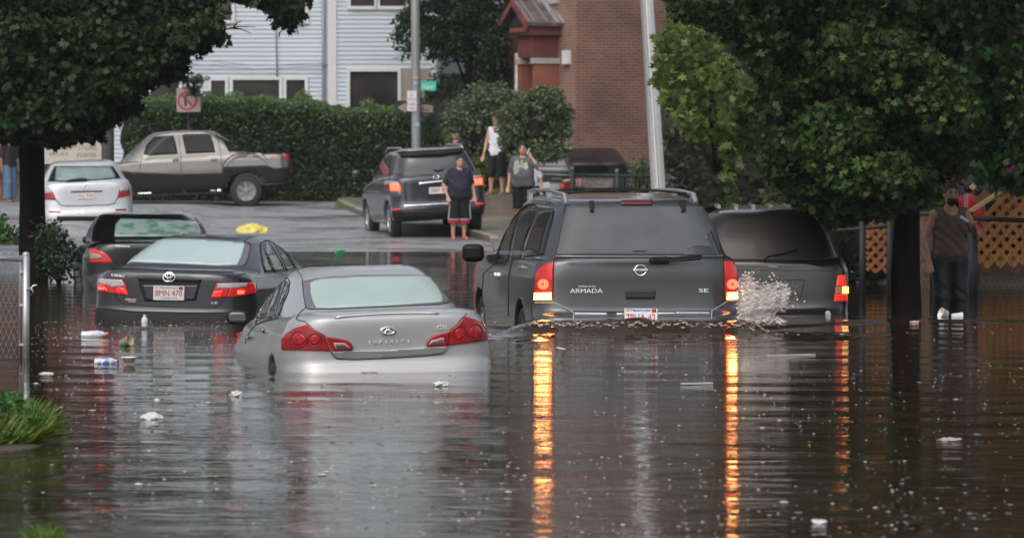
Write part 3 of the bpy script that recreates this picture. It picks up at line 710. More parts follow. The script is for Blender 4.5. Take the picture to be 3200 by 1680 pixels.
for q in ([(925, 984), (1165, 984), (1165, 998), (925, 996)], [(1232, 986), (1288, 986), (1288, 998), (1232, 998)], [(1535, 982), (1665, 982), (1665, 993), (1535, 995)], [(1668, 980), (1918, 980), (1918, 990), (1668, 990)]):
    a.panel(z(q), mat('bright bumper chrome', (.85, .85, .88), .25, .8), 'bumper_trim', off=.02, step=6)
a.seam(z([(640, 900), (782, 901), (850, 935), (915, 972), (918, 1030)]), w=2.6, m=M_CLEAR, name='bumper_edge', off=.01)
a.seam(z([(2120, 890), (2040, 892), (1985, 925), (1930, 963), (1927, 1020)]), w=2.6, m=M_CLEAR, name='bumper_edge', off=.01)
pln = a.flat(z([(1410, 990)])[0])
pq = plate(pln, a.root, z([(1290, 966), (1532, 968), (1530, 1085), (1292, 1085)]), '7PHA 42', z([(1303, 1068)])[0], z([(1517, 1068)])[0], 25, off=.035)
text_on(pln, 'Massachusetts', z([(1340, 990)])[0], z([(1480, 990)])[0], 7, M_PLBLUE, pq, 'plate_motto', off=.04)
text_on(pln, 'OCT', z([(1298, 988)])[0], z([(1336, 988)])[0], 6, M_PLRED, pq, 'plate_motto', off=.04)
panel(pln, z([(1490, 974), (1522, 974), (1522, 998), (1490, 998)]), M_PLRED, pq, 'plate_sticker', off=.04, step=20)
for nm, pl in (('quarter_window', [(690, 232), (780, 227), (768, 300), (740, 400), (702, 553), (548, 575), (600, 405), (645, 270)]),
               ('rear_door_window', [(535, 262), (575, 225), (618, 218), (640, 235), (610, 330), (562, 450), (535, 575), (462, 592), (492, 420)]),
               ('front_window', [(352, 602), (382, 480), (440, 345), (515, 258), (500, 330), (468, 450), (445, 592)])):
    a.panel(z(pl), M_GLASS, nm, off=.006)
a.seam(z([(350, 608), (380, 480), (440, 335), (520, 232), (580, 190), (630, 185), (650, 205)]), w=5, m=M_TRIM, name='rain_guard', off=.012)
a.seam(z([(350, 606), (460, 600), (545, 583), (700, 590)]), w=2, m=M_TRIM, name='window_seal')
for q in ([(320, 690), (360, 682), (362, 705), (325, 712)], [(520, 640), (560, 632), (560, 652), (522, 660)]):
    a.panel(z(q), M_CHR, 'door_handle', off=.03, step=4)
for pts in ([(470, 600), (445, 700), (440, 1000)], [(350, 612), (260, 690), (235, 1000)]):
    a.seam(z(pts), w=1.8)
# roof rails
for sd in (-1, 1):
    mb = MB(); xr = sd * .66
    mb.tube([(xr, .50, 1.84), (xr, .62, 1.925), (xr, 1.5, 1.955), (xr, 2.6, 1.95), (xr, 3.05, 1.93), (xr, 3.2, 1.86)], [.024, .022, .016, .016, .02, .024], 8)
    for yy in (.68, 1.75, 3.08): mb.box((xr - .022, yy - .06, 1.82), (xr + .022, yy + .06, 1.94))
    a.obj(mb, 'roof_rail', mat('silver rail', (.5, .5, .52), .3, .8), None, False)
for yy in (.95, 2.3):
    a.obj(MB().tube([(-.65, yy, 1.93), (-.3, yy, 1.965), (.3, yy, 1.965), (.65, yy, 1.93)], .010, 8), 'cross_bar', M_TRIM, None, True)
a.mirror(1478, 790, 69, 56, 3.75, M_TRIM, M_GLASS)
a.wheels(tw=.26)

# ================================================================ dark suv beside it, partly hidden
z = zc(2200, 600, 3.2196)
low = [(.12, .30), (-.05, .42), (-.05, .60), (.02, .68), (.03, .9), (.05, 1.15), (.09, 1.24), (2, 1.22), (4.0, 1.12), (4.6, .95), (4.7, .55), (4.5, .3)]
upp = [(.03, 1.12), (.08, 1.22), (.22, 1.5), (.40, 1.74), (.6, 1.79), (1.6, 1.83), (2.6, 1.81), (3.0, 1.72), (3.7, 1.2), (3.6, 1.1)]
d = Car('suv', 'near black suv in the water right of the large smoke grey suv', 2392, 47., -1.5, .63, low, upp, 1.92,
        [(.3, .9), (.5, .95), (.9, .96), (1.1, .955), (1.25, .90)], [(1.1, .89), (1.22, .875), (1.4, .80), (1.6, .69), (1.72, .58), (1.80, .42), (1.85, .3)],
        paint('wet soot paint', (.016, .015, .016), .3, .3), rear=(.3, .16), upr=(.35, .3), axles=(1.0, 3.75), wheel=.38, h=.034)
d.sidepx = 2640
gw = d.panel(z([(-60, 225), (110, 212), (600, 205), (980, 215), (1080, 245), (1150, 290), (1230, 430), (1300, 660), (1200, 678), (600, 682), (-80, 680)]), mat('dark brown glass', (.014, .011, .011), .4, coat=.12, dirt=((.035, .033, .035), 2.2, .62)), 'rear_window', off=.005)
d.seam(z([(1110, 240), (1180, 320), (1240, 430), (1290, 560), (1318, 655)]), w=2, m=M_CLEAR, name='window_trim', off=.01)
d.seam(z([(1225, 355), (1300, 490), (1360, 640), (1415, 820)]), w=1.6, m=mat('dull edge', (.10, .07, .06), .4), name='pillar_edge', off=.008)
for q, mm, nm in (([(1345, 832), (1412, 832), (1425, 942), (1328, 944)], M_REDLIT, 'brake_lamp'), ([(1325, 950), (1432, 948), (1440, 1018), (1318, 1022)], mat('pinkish lens', (.4, .2, .15), .2, coat=1., emit=(1, .2, .08), estr=.15), 'reversing_lens'), ([(1312, 1026), (1436, 1024), (1430, 1092), (1308, 1096)], M_REDLIT, 'brake_lamp')):
    d.panel(z(q), mm, nm, off=.014, step=4)
d.panel(z([(1385, 950), (1438, 950), (1440, 1016), (1382, 1018)]), mat('amber bulb', (.9, .5, .1), .2, emit=(1, .45, .08), estr=3.), 'amber_lamp', off=.018, step=4)
d.seam(z([(600, 700), (640, 650), (770, 632), (880, 600), (940, 580)]), w=2, m=M_TRIM, name='wiper_arm', off=.03)
d.seam(z([(330, 785), (800, 788), (1300, 790)]), w=1.6); d.seam(z([(400, 905), (1010, 880), (1000, 960), (960, 1090)]), w=2)
d.text('FORD', z([(650, 752)])[0], z([(745, 752)])[0], 4, M_BADGE, 'badge_letter', off=.012)
for sx in (-.5, -.3, -.1, .1, .3, .5):
    d.obj(MB().box((sx - .02, 1.0, 1.79), (sx + .02, 2.5, 1.835)), 'roof_rib', mat('wet roof rib', (.4, .4, .42), .2, .8))
d.wheels(tw=.26)

# ================================================================ graphite suv on the dry road
z = zc(1080, 350, 3.004)
low = [(.15, .34), (-.03, .42), (-.04, .62), (.02, .70), (.04, .95), (.05, 1.18), (.10, 1.27), (2, 1.24), (3.7, 1.12), (4.5, 1.0), (4.75, .75), (4.75, .45), (4.5, .3), (2.3, .28)]
upp = [(.04, 1.15), (.10, 1.26), (.30, 1.5), (.38, 1.70), (.5, 1.74), (1.5, 1.78), (2.5, 1.76), (2.9, 1.68), (3.7, 1.2), (3.6, 1.1)]
h = Car('suv', 'graphite suv stopped on wet road at the water edge with brake lamps lit', 1385, 83.6, 11, -.12, low, upp, 1.91,
        [(.3, .90), (.5, .95), (.9, .955), (1.15, .94), (1.3, .88)], [(1.1, .89), (1.25, .86), (1.5, .78), (1.68, .70), (1.8, .58)],
        P_NAVY, roll=3.6, rear=(.32, .2), upr=(.35, .26), axles=(.98, 3.77), wheel=.37, h=.036)
h.sidepx = 1230
h.panel(z([(490, 425), (900, 412), (1085, 398), (1130, 440), (1185, 560), (1175, 585), (800, 590), (478, 588), (482, 500)]), mat('grey rear glass', (.045, .045, .05), .25, coat=.6, bump=.5), 'rear_window', off=.006)
h.panel(z([(500, 395), (800, 378), (1085, 362), (1090, 385), (900, 408), (620, 428), (530, 424)]), M_TRIM, 'spoiler', off=.06)
h.panel(z([(500, 380), (800, 362), (1070, 345), (1088, 364), (800, 380), (498, 398)]), mat('pale spoiler top', (.25, .25, .27), .3, .7, coat=1.), 'spoiler_top', off=.07)
h.panel(z([(218, 600), (262, 480), (312, 412), (400, 388), (432, 398), (418, 500), (412, 600)]), M_GLASS, 'side_window', off=.006)
h.panel(z([(290, 430), (320, 420), (380, 500), (412, 540), (405, 598), (360, 590), (310, 500)]), mat('painted red reflection', (.22, .03, .04), .4, coat=.6), 'red_reflection', off=.01)  # red reflection in the side glass, painted as a coloured panel
for q, hot in (([(355, 665), (392, 642), (500, 660), (515, 700), (517, 738), (370, 738)], [(425, 678), (500, 672), (515, 700), (515, 738), (430, 736)]), ([(1190, 602), (1290, 592), (1290, 640), (1285, 682), (1198, 690)], [(1200, 625), (1275, 620), (1278, 680), (1203, 686)])):
    tl = h.panel(z(q), M_RED, 'tail_light', off=.014, step=4)
    zz = [min(p[1] for p in q), ]
    h.panel(z([(q[0][0] + 6, q[0][1] - 2), (q[1][0] + 2, q[1][1] + 2), (q[2][0], q[2][1] + (0 if q[0][0] < 600 else -45)), (q[2][0] - 4, q[2][1] + (22 if q[0][0] < 600 else -25)), (q[0][0] + 10, q[0][1] + 14)]), M_CLEAR, 'clear_lens', off=.018, step=4, parent=tl)
    h.panel(z(hot), M_REDHOT, 'brake_lamp', off=.02, step=4, parent=tl)
h.panel(z([(685, 662), (900, 642), (1180, 618), (1180, 634), (900, 660), (690, 684)]), M_CHR, 'tailgate_trim', off=.02)
h.panel(z([(540, 874), (940, 852), (1200, 830), (1200, 844), (940, 870), (545, 893)]), M_CHR, 'bumper_trim', off=.02)
h.panel(z([(435, 912), (512, 905), (515, 916), (438, 922)]), M_REDLIT, 'reflector', off=.014, step=3)
h.panel(z([(1218, 856), (1285, 850), (1288, 864), (1220, 870)]), M_REDLIT, 'reflector', off=.014, step=3)
h.panel(z([(425, 740), (515, 738), (530, 800), (440, 790)]), mat('pale bumper corner', (.14, .14, .17), .3, .6, coat=1.), 'bumper_corner', off=.01)
pln = h.flat(z([(850, 735)])[0])
plate(pln, h.root, z([(782, 708), (960, 700), (962, 762), (784, 770)]), '3BF 81', z([(798, 755)])[0], z([(950, 748)])[0], 12, off=.02, ink=mat('brown ink', (.3, .1, .05), .5))
e = z([(850, 612)])[0]; h.ring(e, 10, 6, .3, M_CHR, 'badge', off=.02)
h.panel(z([(435, 930), (700, 935), (1100, 900), (1290, 890), (1290, 985), (900, 1050), (560, 1050), (440, 1010)]), M_TRIM, 'lower_bumper', off=.008)
h.seam(z([(830, 545), (860, 560), (920, 545)]), w=3, m=M_TRIM, name='wiper_arm', off=.03)
for sd in (-1, 1): h.obj(MB().tube([(sd * .62, .6, 1.74), (sd * .62, .8, 1.82), (sd * .62, 2.4, 1.82), (sd * .62, 2.7, 1.74)], .02, 6), 'roof_rail', mat('silver rail', (.5, .5, .52), .3, .8), None, True)
h.mirror(1112, 541, 24, 19, 3.3, P_NAVY)
h.wheels()

# ================================================================ silver hatchback on the left
z = zc(0, 380, 3.38)
low = [(.12, .30), (-.02, .36), (-.03, .55), (.02, .66), (.05, .9), (.07, 1.08), (.14, 1.2), (2, 1.14), (3.4, 1.02), (4.1, .85), (4.35, .6), (4.3, .3)]
upp = [(.05, 1.05), (.14, 1.18), (.38, 1.48), (.5, 1.53), (1.4, 1.57), (2.2, 1.55), (2.6, 1.47), (3.5, 1.08), (3.4, 1.0)]
k = Car('hatchback', 'pale silver hatchback parked just right of the dark left tree trunk', 276, 78.2, 8.5, -.10, low, upp, 1.78,
        [(.3, .82), (.5, .88), (.85, .885), (1.05, .87), (1.2, .80)], [(1.0, .82), (1.18, .78), (1.35, .70), (1.5, .60), (1.58, .5)],
        P_WHT, roll=2.4, rear=(.36, .2), upr=(.4, .24), axles=(.85, 3.45), wheel=.32, h=.034)
k.sidepx = 120
gw = k.panel(z([(575, 472), (900, 470), (1190, 470), (1242, 540), (1276, 600), (1000, 622), (700, 640), (505, 632), (540, 540)]), M_GLASS, 'rear_window', off=.005)
k.panel(z([(600, 482), (900, 478), (1165, 480), (1200, 540), (1222, 596), (1000, 615), (700, 630), (582, 626), (590, 540)]), mat('grey green fogged glass', (.15, .22, .21), .3, coat=.5, var=.25, scale=5), 'fogged_glass', off=.011, parent=gw)
k.panel(z([(730, 622), (860, 605), (925, 612), (915, 632), (700, 642)]), M_TRIM, 'wiper_arm', off=.03)
k.panel(z([(385, 440), (500, 418), (490, 470), (470, 600), (400, 640)]), M_GLASS, 'side_window', off=.005)
for q, wq in (([(432, 705), (480, 690), (538, 712), (570, 770), (597, 830), (460, 820), (432, 760)], [(440, 706), (482, 694), (535, 714), (558, 752), (450, 760)]), ([(1340, 655), (1362, 690), (1366, 780), (1236, 808), (1255, 720), (1290, 668)], [(1338, 660), (1358, 695), (1362, 722), (1262, 738), (1266, 705), (1294, 672)])):
    tl = k.panel(z(q), M_RED, 'tail_light', off=.014, step=4); k.panel(z(wq), M_CLEAR, 'clear_lens', off=.018, step=4, parent=tl)
k.seam(z([(597, 832), (640, 880), (700, 893), (1150, 880), (1212, 860), (1236, 808)]), w=2.4)
k.panel(z([(748, 736), (1080, 728), (1082, 740), (750, 748)]), M_GAP, 'tailgate_handle', off=.01)
pln = k.flat(z([(908, 785)])[0])
plate(pln, k.root, z([(822, 757), (992, 754), (994, 812), (824, 815)]), '6LJ 226', z([(834, 803)])[0], z([(984, 800)])[0], 11, off=.02)
e = z([(905, 690)])[0]; k.ring(e, 9, 6, .3, M_CHR, 'badge', off=.015)
k.panel(z([(600, 1000), (1180, 998), (1200, 1015), (1180, 1045), (600, 1050)]), M_TRIM, 'lower_bumper', off=.006)
for q in ([(515, 945), (640, 950), (638, 962), (520, 958)], [(1215, 925), (1330, 922), (1330, 938), (1222, 942)]): k.panel(z(q), M_RED, 'reflector', off=.012, step=4)
k.panel(circ(z([(870, 952)])[0], 2.6, 3.2, 10), M_AMBER, 'reflector', off=.012, step=3)
k.wheels()

# ================================================================ pewter pickup broadside
z = zc(0, 380, 2.6833)
low = [(.05, .55), (-.02, .62), (-.02, .85), (.03, .95), (.03, 1.2), (.06, 1.30), (1.2, 1.30), (1.9, 1.28), (3.9, 1.24), (4.3, 1.22), (5.2, 1.12), (5.55, .98), (5.6, .6), (5.4, .42), (2.8, .38)]
upp = [(1.1, 1.15), (.98, 1.28), (1.0, 1.31), (1.45, 1.63), (1.80, 1.88), (1.90, 1.93), (2.1, 1.95), (2.8, 1.965), (3.3, 1.95), (3.46, 1.93), (3.58, 1.86), (3.9, 1.60), (4.26, 1.27), (4.30, 1.22), (4.2, 1.1)]
t = Car('pickup_truck', 'pewter crew cab pickup with black lower cladding parked broadside below the hedge', 917, 104., 91.5, -.50, low, upp, 2.02,
        [(.3, .92), (.6, .99), (.95, 1.0), (1.2, .97), (1.32, .93)], [(1.1, .95), (1.3, .93), (1.6, .85), (1.88, .79), (1.97, .72)],
        P_PEW, pitch=2.1, rear=(.22, .15), upr=(.3, .2), axles=(1.13, 4.43), wheel=.40, h=.038, arch_r=.49)
t.sidepx = 700
clad = mat('sooty grey cladding', (.013, .012, .012), .6, bump=.2, spec=.25)
for q in ([(1010, 410), (1120, 412), (1500, 440), (1860, 430), (1862, 400), (1885, 378), (1940, 300), (2180, 300), (2240, 372), (2300, 392), (2445, 372), (2452, 470), (2440, 505), (2200, 520), (2185, 480), (2140, 440), (2070, 425), (2000, 440), (1960, 480), (1945, 560), (1940, 585), (1500, 600), (1130, 600), (1030, 480)],):
    q = [(1010, 410), (1120, 425), (1500, 440), (1862, 430), (1872, 380), (2235, 366), (2300, 392), (2445, 378), (2452, 470), (2440, 505), (2210, 520), (2190, 480), (2140, 440), (2075, 425), (2005, 440), (1965, 480), (1945, 585), (1500, 600), (1130, 600), (1030, 480)]
    t.panel(z(q), clad, 'lower_cladding', off=.012)
for nm, q in (('front_window', [(1205, 272), (1225, 200), (1290, 130), (1452, 114), (1470, 160), (1492, 272), (1250, 285)]), ('rear_door_window', [(1528, 118), (1545, 105), (1730, 103), (1765, 115), (1788, 180), (1805, 258), (1560, 270)]), ('sail_window', [(1832, 88), (1880, 92), (1960, 135), (2060, 205), (1920, 238), (1895, 215)])):
    t.panel(z(q), M_GLASS, nm, off=.006)
t.panel(z([(1045, 275), (1110, 200), (1190, 128), (1232, 122), (1180, 190), (1120, 278)]), M_GLASS2, 'windscreen', off=.006)
t.panel(z([(1822, 72), (1880, 68), (1960, 110), (2060, 180), (2110, 205), (2410, 198), (2405, 235), (1920, 250), (1905, 232), (2040, 212), (1960, 150), (1880, 95)]), clad, 'bed_cover', off=.03)
t.panel(z([(2365, 240), (2425, 232), (2450, 340), (2415, 350)]), mat('pinkish red lens', (.45, .03, .05), .2, coat=1.), 'tail_light', off=.02, step=4)
t.seam(z([(1878, 378), (1900, 340), (1950, 298), (2010, 285), (2160, 283), (2210, 300), (2240, 335)]), w=11, m=P_PEW, name='wheel_arch_flare', off=.035)
t.text('Z71', z([(2260, 318)])[0], z([(2365, 312)])[0], 10, M_RED, 'side_decal', off=.006)
t.seam(z([(1500, 115), (1515, 270), (1520, 440), (1500, 590)]), w=1.6); t.seam(z([(1190, 290), (1165, 440), (1150, 590)]), w=1.6); t.seam(z([(1815, 100), (1850, 250), (1862, 420)]), w=1.6)
for hx, hy in ((1475, 325), (1795, 320)): t.panel(z([(hx - 25, hy - 5), (hx + 25, hy - 8), (hx + 25, hy + 4), (hx - 25, hy + 7)]), P_PEW, 'door_handle', off=.04, step=4)
for q in ([(1145, 612), (1160, 595), (1275, 590), (1275, 606), (1180, 612)], [(1760, 568), (1850, 566), (1862, 582), (1765, 584)]): 
    t.panel(z(q), M_CHR, 'running_board_tip', off=.05, step=4)
t.obj(MB().box((.98, 1.7, .36), (1.12, 4.0, .42)), 'running_board', M_TRIM); t.obj(MB().box((-1.12, 1.7, .36), (-.98, 4.0, .42)), 'running_board', M_TRIM)
t.mirror(459, 473, 32, 26, 3.85, P_PEW, P_PEW)
M_RIM = mat('dull alloy rim', (.28, .28, .28), .35, .7); t.wheels(rimf=.60)

# ================================================================ parked cars at the back right and a suv by the shrubs
z = zc(1640, 420, 5.6)
low, upp = sedan_profiles(4.6, 1.44, 1.08, .6, 1.5, 2.5, 3.5, 1.0)
WL = [(.2, .78), (.4, .84), (.7, .87), (.9, .86), (1.0, .82), (1.1, .72)]; WU = [(.9, .76), (1.1, .74), (1.25, .68), (1.38, .6), (1.46, .5)]
s1 = Car('sedan', 'parked sedan with frosted rear glass just behind the man on the phone', 1681, 99, -2, -.40, low, upp, 1.70, WL, WU, mat('drab grey paint', (.07, .075, .08), .35, .5, coat=.8), axles=(1., 3.7), h=.045)
s1.sidepx = 1770
s1.panel(z([(140, 395), (400, 380), (620, 392), (690, 440), (765, 640), (700, 660), (140, 660)]), mat('frosted pale glass', (.30, .31, .34), .3, coat=.5, var=.2, scale=3), 'rear_window', off=.006)
s1.seam(z([(200, 690), (500, 692), (800, 712)]), w=3, m=M_CLEAR, name='boot_edge', off=.02)
tl = s1.panel(z([(650, 800), (800, 765), (808, 930), (780, 960), (620, 960), (600, 880)]), M_RED, 'tail_light', off=.014, step=4); s1.panel(z([(665, 802), (795, 770), (802, 830), (660, 832)]), M_CLEAR, 'clear_lens', off=.018, step=4, parent=tl)
pln = s1.flat(z([(340, 895)])[0]); plate(pln, s1.root, z([(235, 850), (430, 842), (436, 940), (240, 945)]), '27C 41', z([(250, 925)])[0], z([(420, 920)])[0], 9, off=.02, ink=mat('brown ink', (.3, .1, .05), .5))
s1.text('2006', z([(470, 785)])[0], z([(640, 780)])[0], 3.5, M_BADGE, 'badge_letter'); s1.wheels(tw=.2)
s2 = Car('sedan', 'dark parked sedan with a rounded roof behind the green iron fence', 1868, 102, 4, -.50, low, upp, 1.80, [(a_, b_ * 1.03) for a_, b_ in WL], [(a_, b_ * 1.05) for a_, b_ in WU], mat('dark drab paint', (.010, .011, .012), .4, .1, coat=.4), axles=(1., 3.7), h=.045)
s2.sidepx = 1960
s2.panel(z([(800, 430), (900, 400), (1230, 395), (1330, 420), (1480, 640), (1300, 680), (830, 680), (760, 560)]), M_GLASS, 'rear_window', off=.006)
s2.panel(z([(875, 765), (1000, 760), (1010, 930), (930, 950), (880, 900)]), M_RED, 'tail_light', off=.014, step=4); s2.wheels(tw=.2)
low2 = [(.12, .34), (-.03, .42), (-.03, .9), (.05, 1.2), (2, 1.2), (3.3, 1.1), (4.1, .95), (4.3, .6), (4.1, .3)]
upp2 = [(.05, 1.1), (.12, 1.3), (.35, 1.68), (.5, 1.73), (1.6, 1.76), (2.1, 1.72), (2.4, 1.62), (3.3, 1.14), (3.2, 1.0)]
s3 = Car('suv', 'dark suv facing left with a pale edged windscreen behind the graphite suv', 1760, 103.5, 116, -.52, low2, upp2, 1.85, [(.3, .85), (.8, .92), (1.2, .88)], [(1.1, .85), (1.5, .74), (1.76, .6)], mat('bottle dark paint', (.016, .02, .02), .3, .2, coat=1.), axles=(.9, 3.5), wheel=.36, h=.045)
s3.sidepx = 1400
z = zc(1200, 180, 4.293)
s3.panel(z([(520, 1150), (640, 1070), (760, 1030), (850, 1030), (820, 1080), (690, 1160)]), M_GLASS2, 'windscreen', off=.01)
s3.panel(z([(680, 1165), (840, 1055), (875, 1062), (730, 1165)]), mat('pale wet pillar', (.35, .42, .44), .2, .4, coat=1.), 'windscreen_pillar', off=.03, step=4); s3.wheels(tw=.2)
# ================================================================ ground, road, water
def sm(a, b, x): t = np.clip((x - a) / (b - a), 0, 1); return t * t * (3 - 2 * t)
def base_z(X, Y):
    z = np.interp(Y, [-10, 55, 76, 84, 92, 104, 125, 400], [-.6, -.55, 0, .1, .28, .5, .9, 1.5])
    z = z + .50 * sm(-6.9, -7.8, X) * sm(50, 62, Y) * sm(110, 80, Y)
    z = z + .62 * sm(4.6, 5.2, X) * sm(54.5, 57, Y) * sm(100, 75, Y)
    return z
def grid(xs, ys, zf):
    X, Y = np.meshgrid(xs, ys, indexing='ij'); Z = zf(X, Y)
    V = np.stack([X.ravel(), Y.ravel(), Z.ravel()], 1); nx, ny = len(xs), len(ys)
    i = np.arange(nx - 1)[:, None] * ny + np.arange(ny - 1)[None, :]; i = i.ravel()
    return V, np.stack([i, i + ny, i + ny + 1, i + 1], 1)
M_DIRT = mat('muddy ground', (.07, .055, .04), .8, var=.4, scale=1.5, bump=.6, bscale=8)
V, Fc = grid(np.concatenate([np.linspace(-300, -14, 12), np.arange(-13, 13.1, .5), np.linspace(14, 300, 12)]), np.concatenate([np.arange(-20, 126, 1.), np.linspace(130, 700, 12)]), lambda X, Y: base_z(X, Y) - .004)
struct('ground', V, Fc, M_DIRT, True)
def road_mat():
    m = mat('wet asphalt', (.26, .26, .275), .30, var=.2, scale=.6, bump=.5, bscale=45, dirt=((.10, .095, .09), .55, .53))
    b = m.node_tree.nodes['Principled BSDF']; b.inputs['Specular IOR Level'].default_value = .9
    n = m.node_tree.nodes; l = m.node_tree.links
    no = n.new('ShaderNodeTexNoise'); no.inputs['Scale'].default_value = .45; no.inputs['Detail'].default_value = 5
    l.new(n['Texture Coordinate'].outputs['Object'], no.inputs['Vector'])
    mr = n.new('ShaderNodeMapRange'); mr.inputs[1].default_value = .42; mr.inputs[2].default_value = .62; mr.inputs[3].default_value = .20; mr.inputs[4].default_value = .6
    l.new(no.outputs['Fac'], mr.inputs[0]); l.new(mr.outputs[0], b.inputs['Roughness'])
    return m
V, Fc = grid(np.arange(-24, 20.1, .5), np.arange(60, 107.1, .5), base_z)
struct('road', V, Fc, road_mat(), True)
# corner sidewalk: kerb line bends from the cross street into the flooded street
kp = [gnd(1052, 640, .5), gnd(1085, 655, .44), gnd(1120, 672, .36), gnd(1180, 690, .31), gnd(1240, 703, .27), gnd(1330, 709, .25), gnd(1430, 713, .24), gnd(1530, 735, .2), gnd(1560, 790, .12)]
kp = [(p[0], p[1]) for p in kp]
outl = kp + [(kp[-1][0] + .3, 72), (4.2, 72), (5.2, 106.5), (kp[0][0], 106.5)]
v2, fs = tri_region([(x * 10, y * 10) for x, y in outl], 6)
v2 = v2 / 10; zz = base_z(v2[:, 0], v2[:, 1]) + .12
n = len(v2); bd = {}
for f in fs:
    for i in range(len(f)):
        a_, b_ = f[i], f[(i + 1) % len(f)]
        if (b_, a_) in bd: del bd[(b_, a_)]
        else: bd[(a_, b_)] = 1
V = np.vstack([np.column_stack([v2, zz]), np.column_stack([v2, zz - .3])])
struct('sidewalk', V, [tuple(f) for f in fs] + [(a_, b_, b_ + n, a_ + n) for a_, b_ in bd], mat('wet concrete', (.20, .18, .15), .35, var=.3, scale=.8, bump=.3, dirt=((.06, .05, .04), .7, .55)))
mb = MB()
for i in range(len(kp) - 1):
    p, q = np.array(kp[i]), np.array(kp[i + 1]); nn = np.array([q[1] - p[1], -(q[0] - p[0])]); nn = nn / np.linalg.norm(nn) * -.16
    za, zb = base_z(*p) + .128, base_z(*q) + .128
    c4 = [(*(p), za), (*(q), zb), (*(q + nn), zb), (*(p + nn), za)]; c4b = [(x, y, z_ - .3) for x, y, z_ in c4]
    s_ = len(mb.v); mb.add(c4 + c4b, [(0, 1, 2, 3), (0, 4, 5, 1), (1, 5, 6, 2), (2, 6, 7, 3), (3, 7, 4, 0)])
tag(mb.build('kerb', mat('pale granite kerb', (.36, .31, .25), .4, var=.3, scale=3, bump=.4)), kind='structure')

def wake(X, Y):
    # stern wave piled up behind the moving suv, trailing off both sides
    line = 41.0 + .13 * (X - 1.2) * .0
    e = .15 * np.exp(-((Y - 41.12) / .30) ** 2) * sm(-.25, .25, X) * sm(2.75, 2.25, X)
    e = e + .035 * np.exp(-((Y - (41.3 + 1.1 * np.abs(X - 1.2))) / .30) ** 2) * sm(7.0, 1.5, X) * sm(-2.2, -.1, X)
    e = e + .02 * np.exp(-((Y - (43.6 + .25 * np.abs(X - 1.2))) / .35) ** 2) * sm(9, 5, X) * sm(2.3, 2.8, X)
    ch = np.exp(-((Y - 40.8) / 1.1) ** 2) * sm(-1.5, 0, X) * sm(4.5, 2.8, X)
    e = e + ch * .022 * noise3((X, Y, X * 0), 9, 2)
    e = e + .0035 * np.sin(Y * 5.1 + .7 * np.sin(X * 1.3) + X * .6) * np.sin(X * .8 + Y * .3) * sm(12, 22, Y)
    return e
V, Fc = grid(np.concatenate([np.linspace(-60, -15, 20), np.arange(-14, 14.01, .11), np.linspace(15, 60, 20)]), np.concatenate([np.linspace(-20, 11, 16), np.arange(12, 39, .16), np.arange(39, 46, .07), np.arange(46, 80, .2)]), wake)
m = mat('flood water', (.028, .017, .009), .035, var=.15, scale=.5, ior=1.33)
nd = m.node_tree.nodes; lk = m.node_tree.links; bsdf = nd['Principled BSDF']; prev = None
gp = nd.new('ShaderNodeNewGeometry'); sx = nd.new('ShaderNodeSeparateXYZ'); lk.new(gp.outputs['Position'], sx.inputs[0])
cm = nd.new('ShaderNodeMapRange'); cm.inputs[1].default_value = 20; cm.inputs[2].default_value = 33; cm.inputs[3].default_value = 1.0; cm.inputs[4].default_value = .42; lk.new(sx.outputs[1], cm.inputs[0])
pn = nd.new('ShaderNodeTexNoise'); pn.inputs['Scale'].default_value = .35; pn.inputs['Detail'].default_value = 2; lk.new(gp.outputs['Position'], pn.inputs['Vector'])
pm = nd.new('ShaderNodeMapRange'); pm.inputs[1].default_value = .35; pm.inputs[2].default_value = .65; pm.inputs[3].default_value = .6; pm.inputs[4].default_value = 1.35; lk.new(pn.outputs['Fac'], pm.inputs[0])
cmm = nd.new('ShaderNodeMath'); cmm.operation = 'MULTIPLY'; lk.new(cm.outputs[0], cmm.inputs[0]); lk.new(pm.outputs[0], cmm.inputs[1])
for sc_, dist, st, det in (((1.3, 3.0, 1), .013, 1, 2), ((4.5, 13, 1), .0046, 1, 3), ((22, 34, 1), .0004, 1, 2)):
    mp = nd.new('ShaderNodeMapping'); mp.inputs['Scale'].default_value = sc_
    lk.new(nd['Texture Coordinate'].outputs['Object'], mp.inputs['Vector'])
    no = nd.new('ShaderNodeTexNoise'); no.inputs['Scale'].default_value = 1; no.inputs['Detail'].default_value = det; no.inputs['Distortion'].default_value = .4
    lk.new(mp.outputs[0], no.inputs['Vector'])
    bu = nd.new('ShaderNodeBump'); bu.inputs['Strength'].default_value = st; bu.inputs['Distance'].default_value = dist
    hm_ = nd.new('ShaderNodeMath'); hm_.operation = 'MULTIPLY'; lk.new(no.outputs['Fac'], hm_.inputs[0]); lk.new(cmm.outputs[0], hm_.inputs[1]); lk.new(hm_.outputs[0], bu.inputs['Height'])
    if prev: lk.new(prev.outputs[0], bu.inputs['Normal'])
    prev = bu
lk.new(prev.outputs[0], bsdf.inputs['Normal'])
struct('water', V, Fc, m, True)
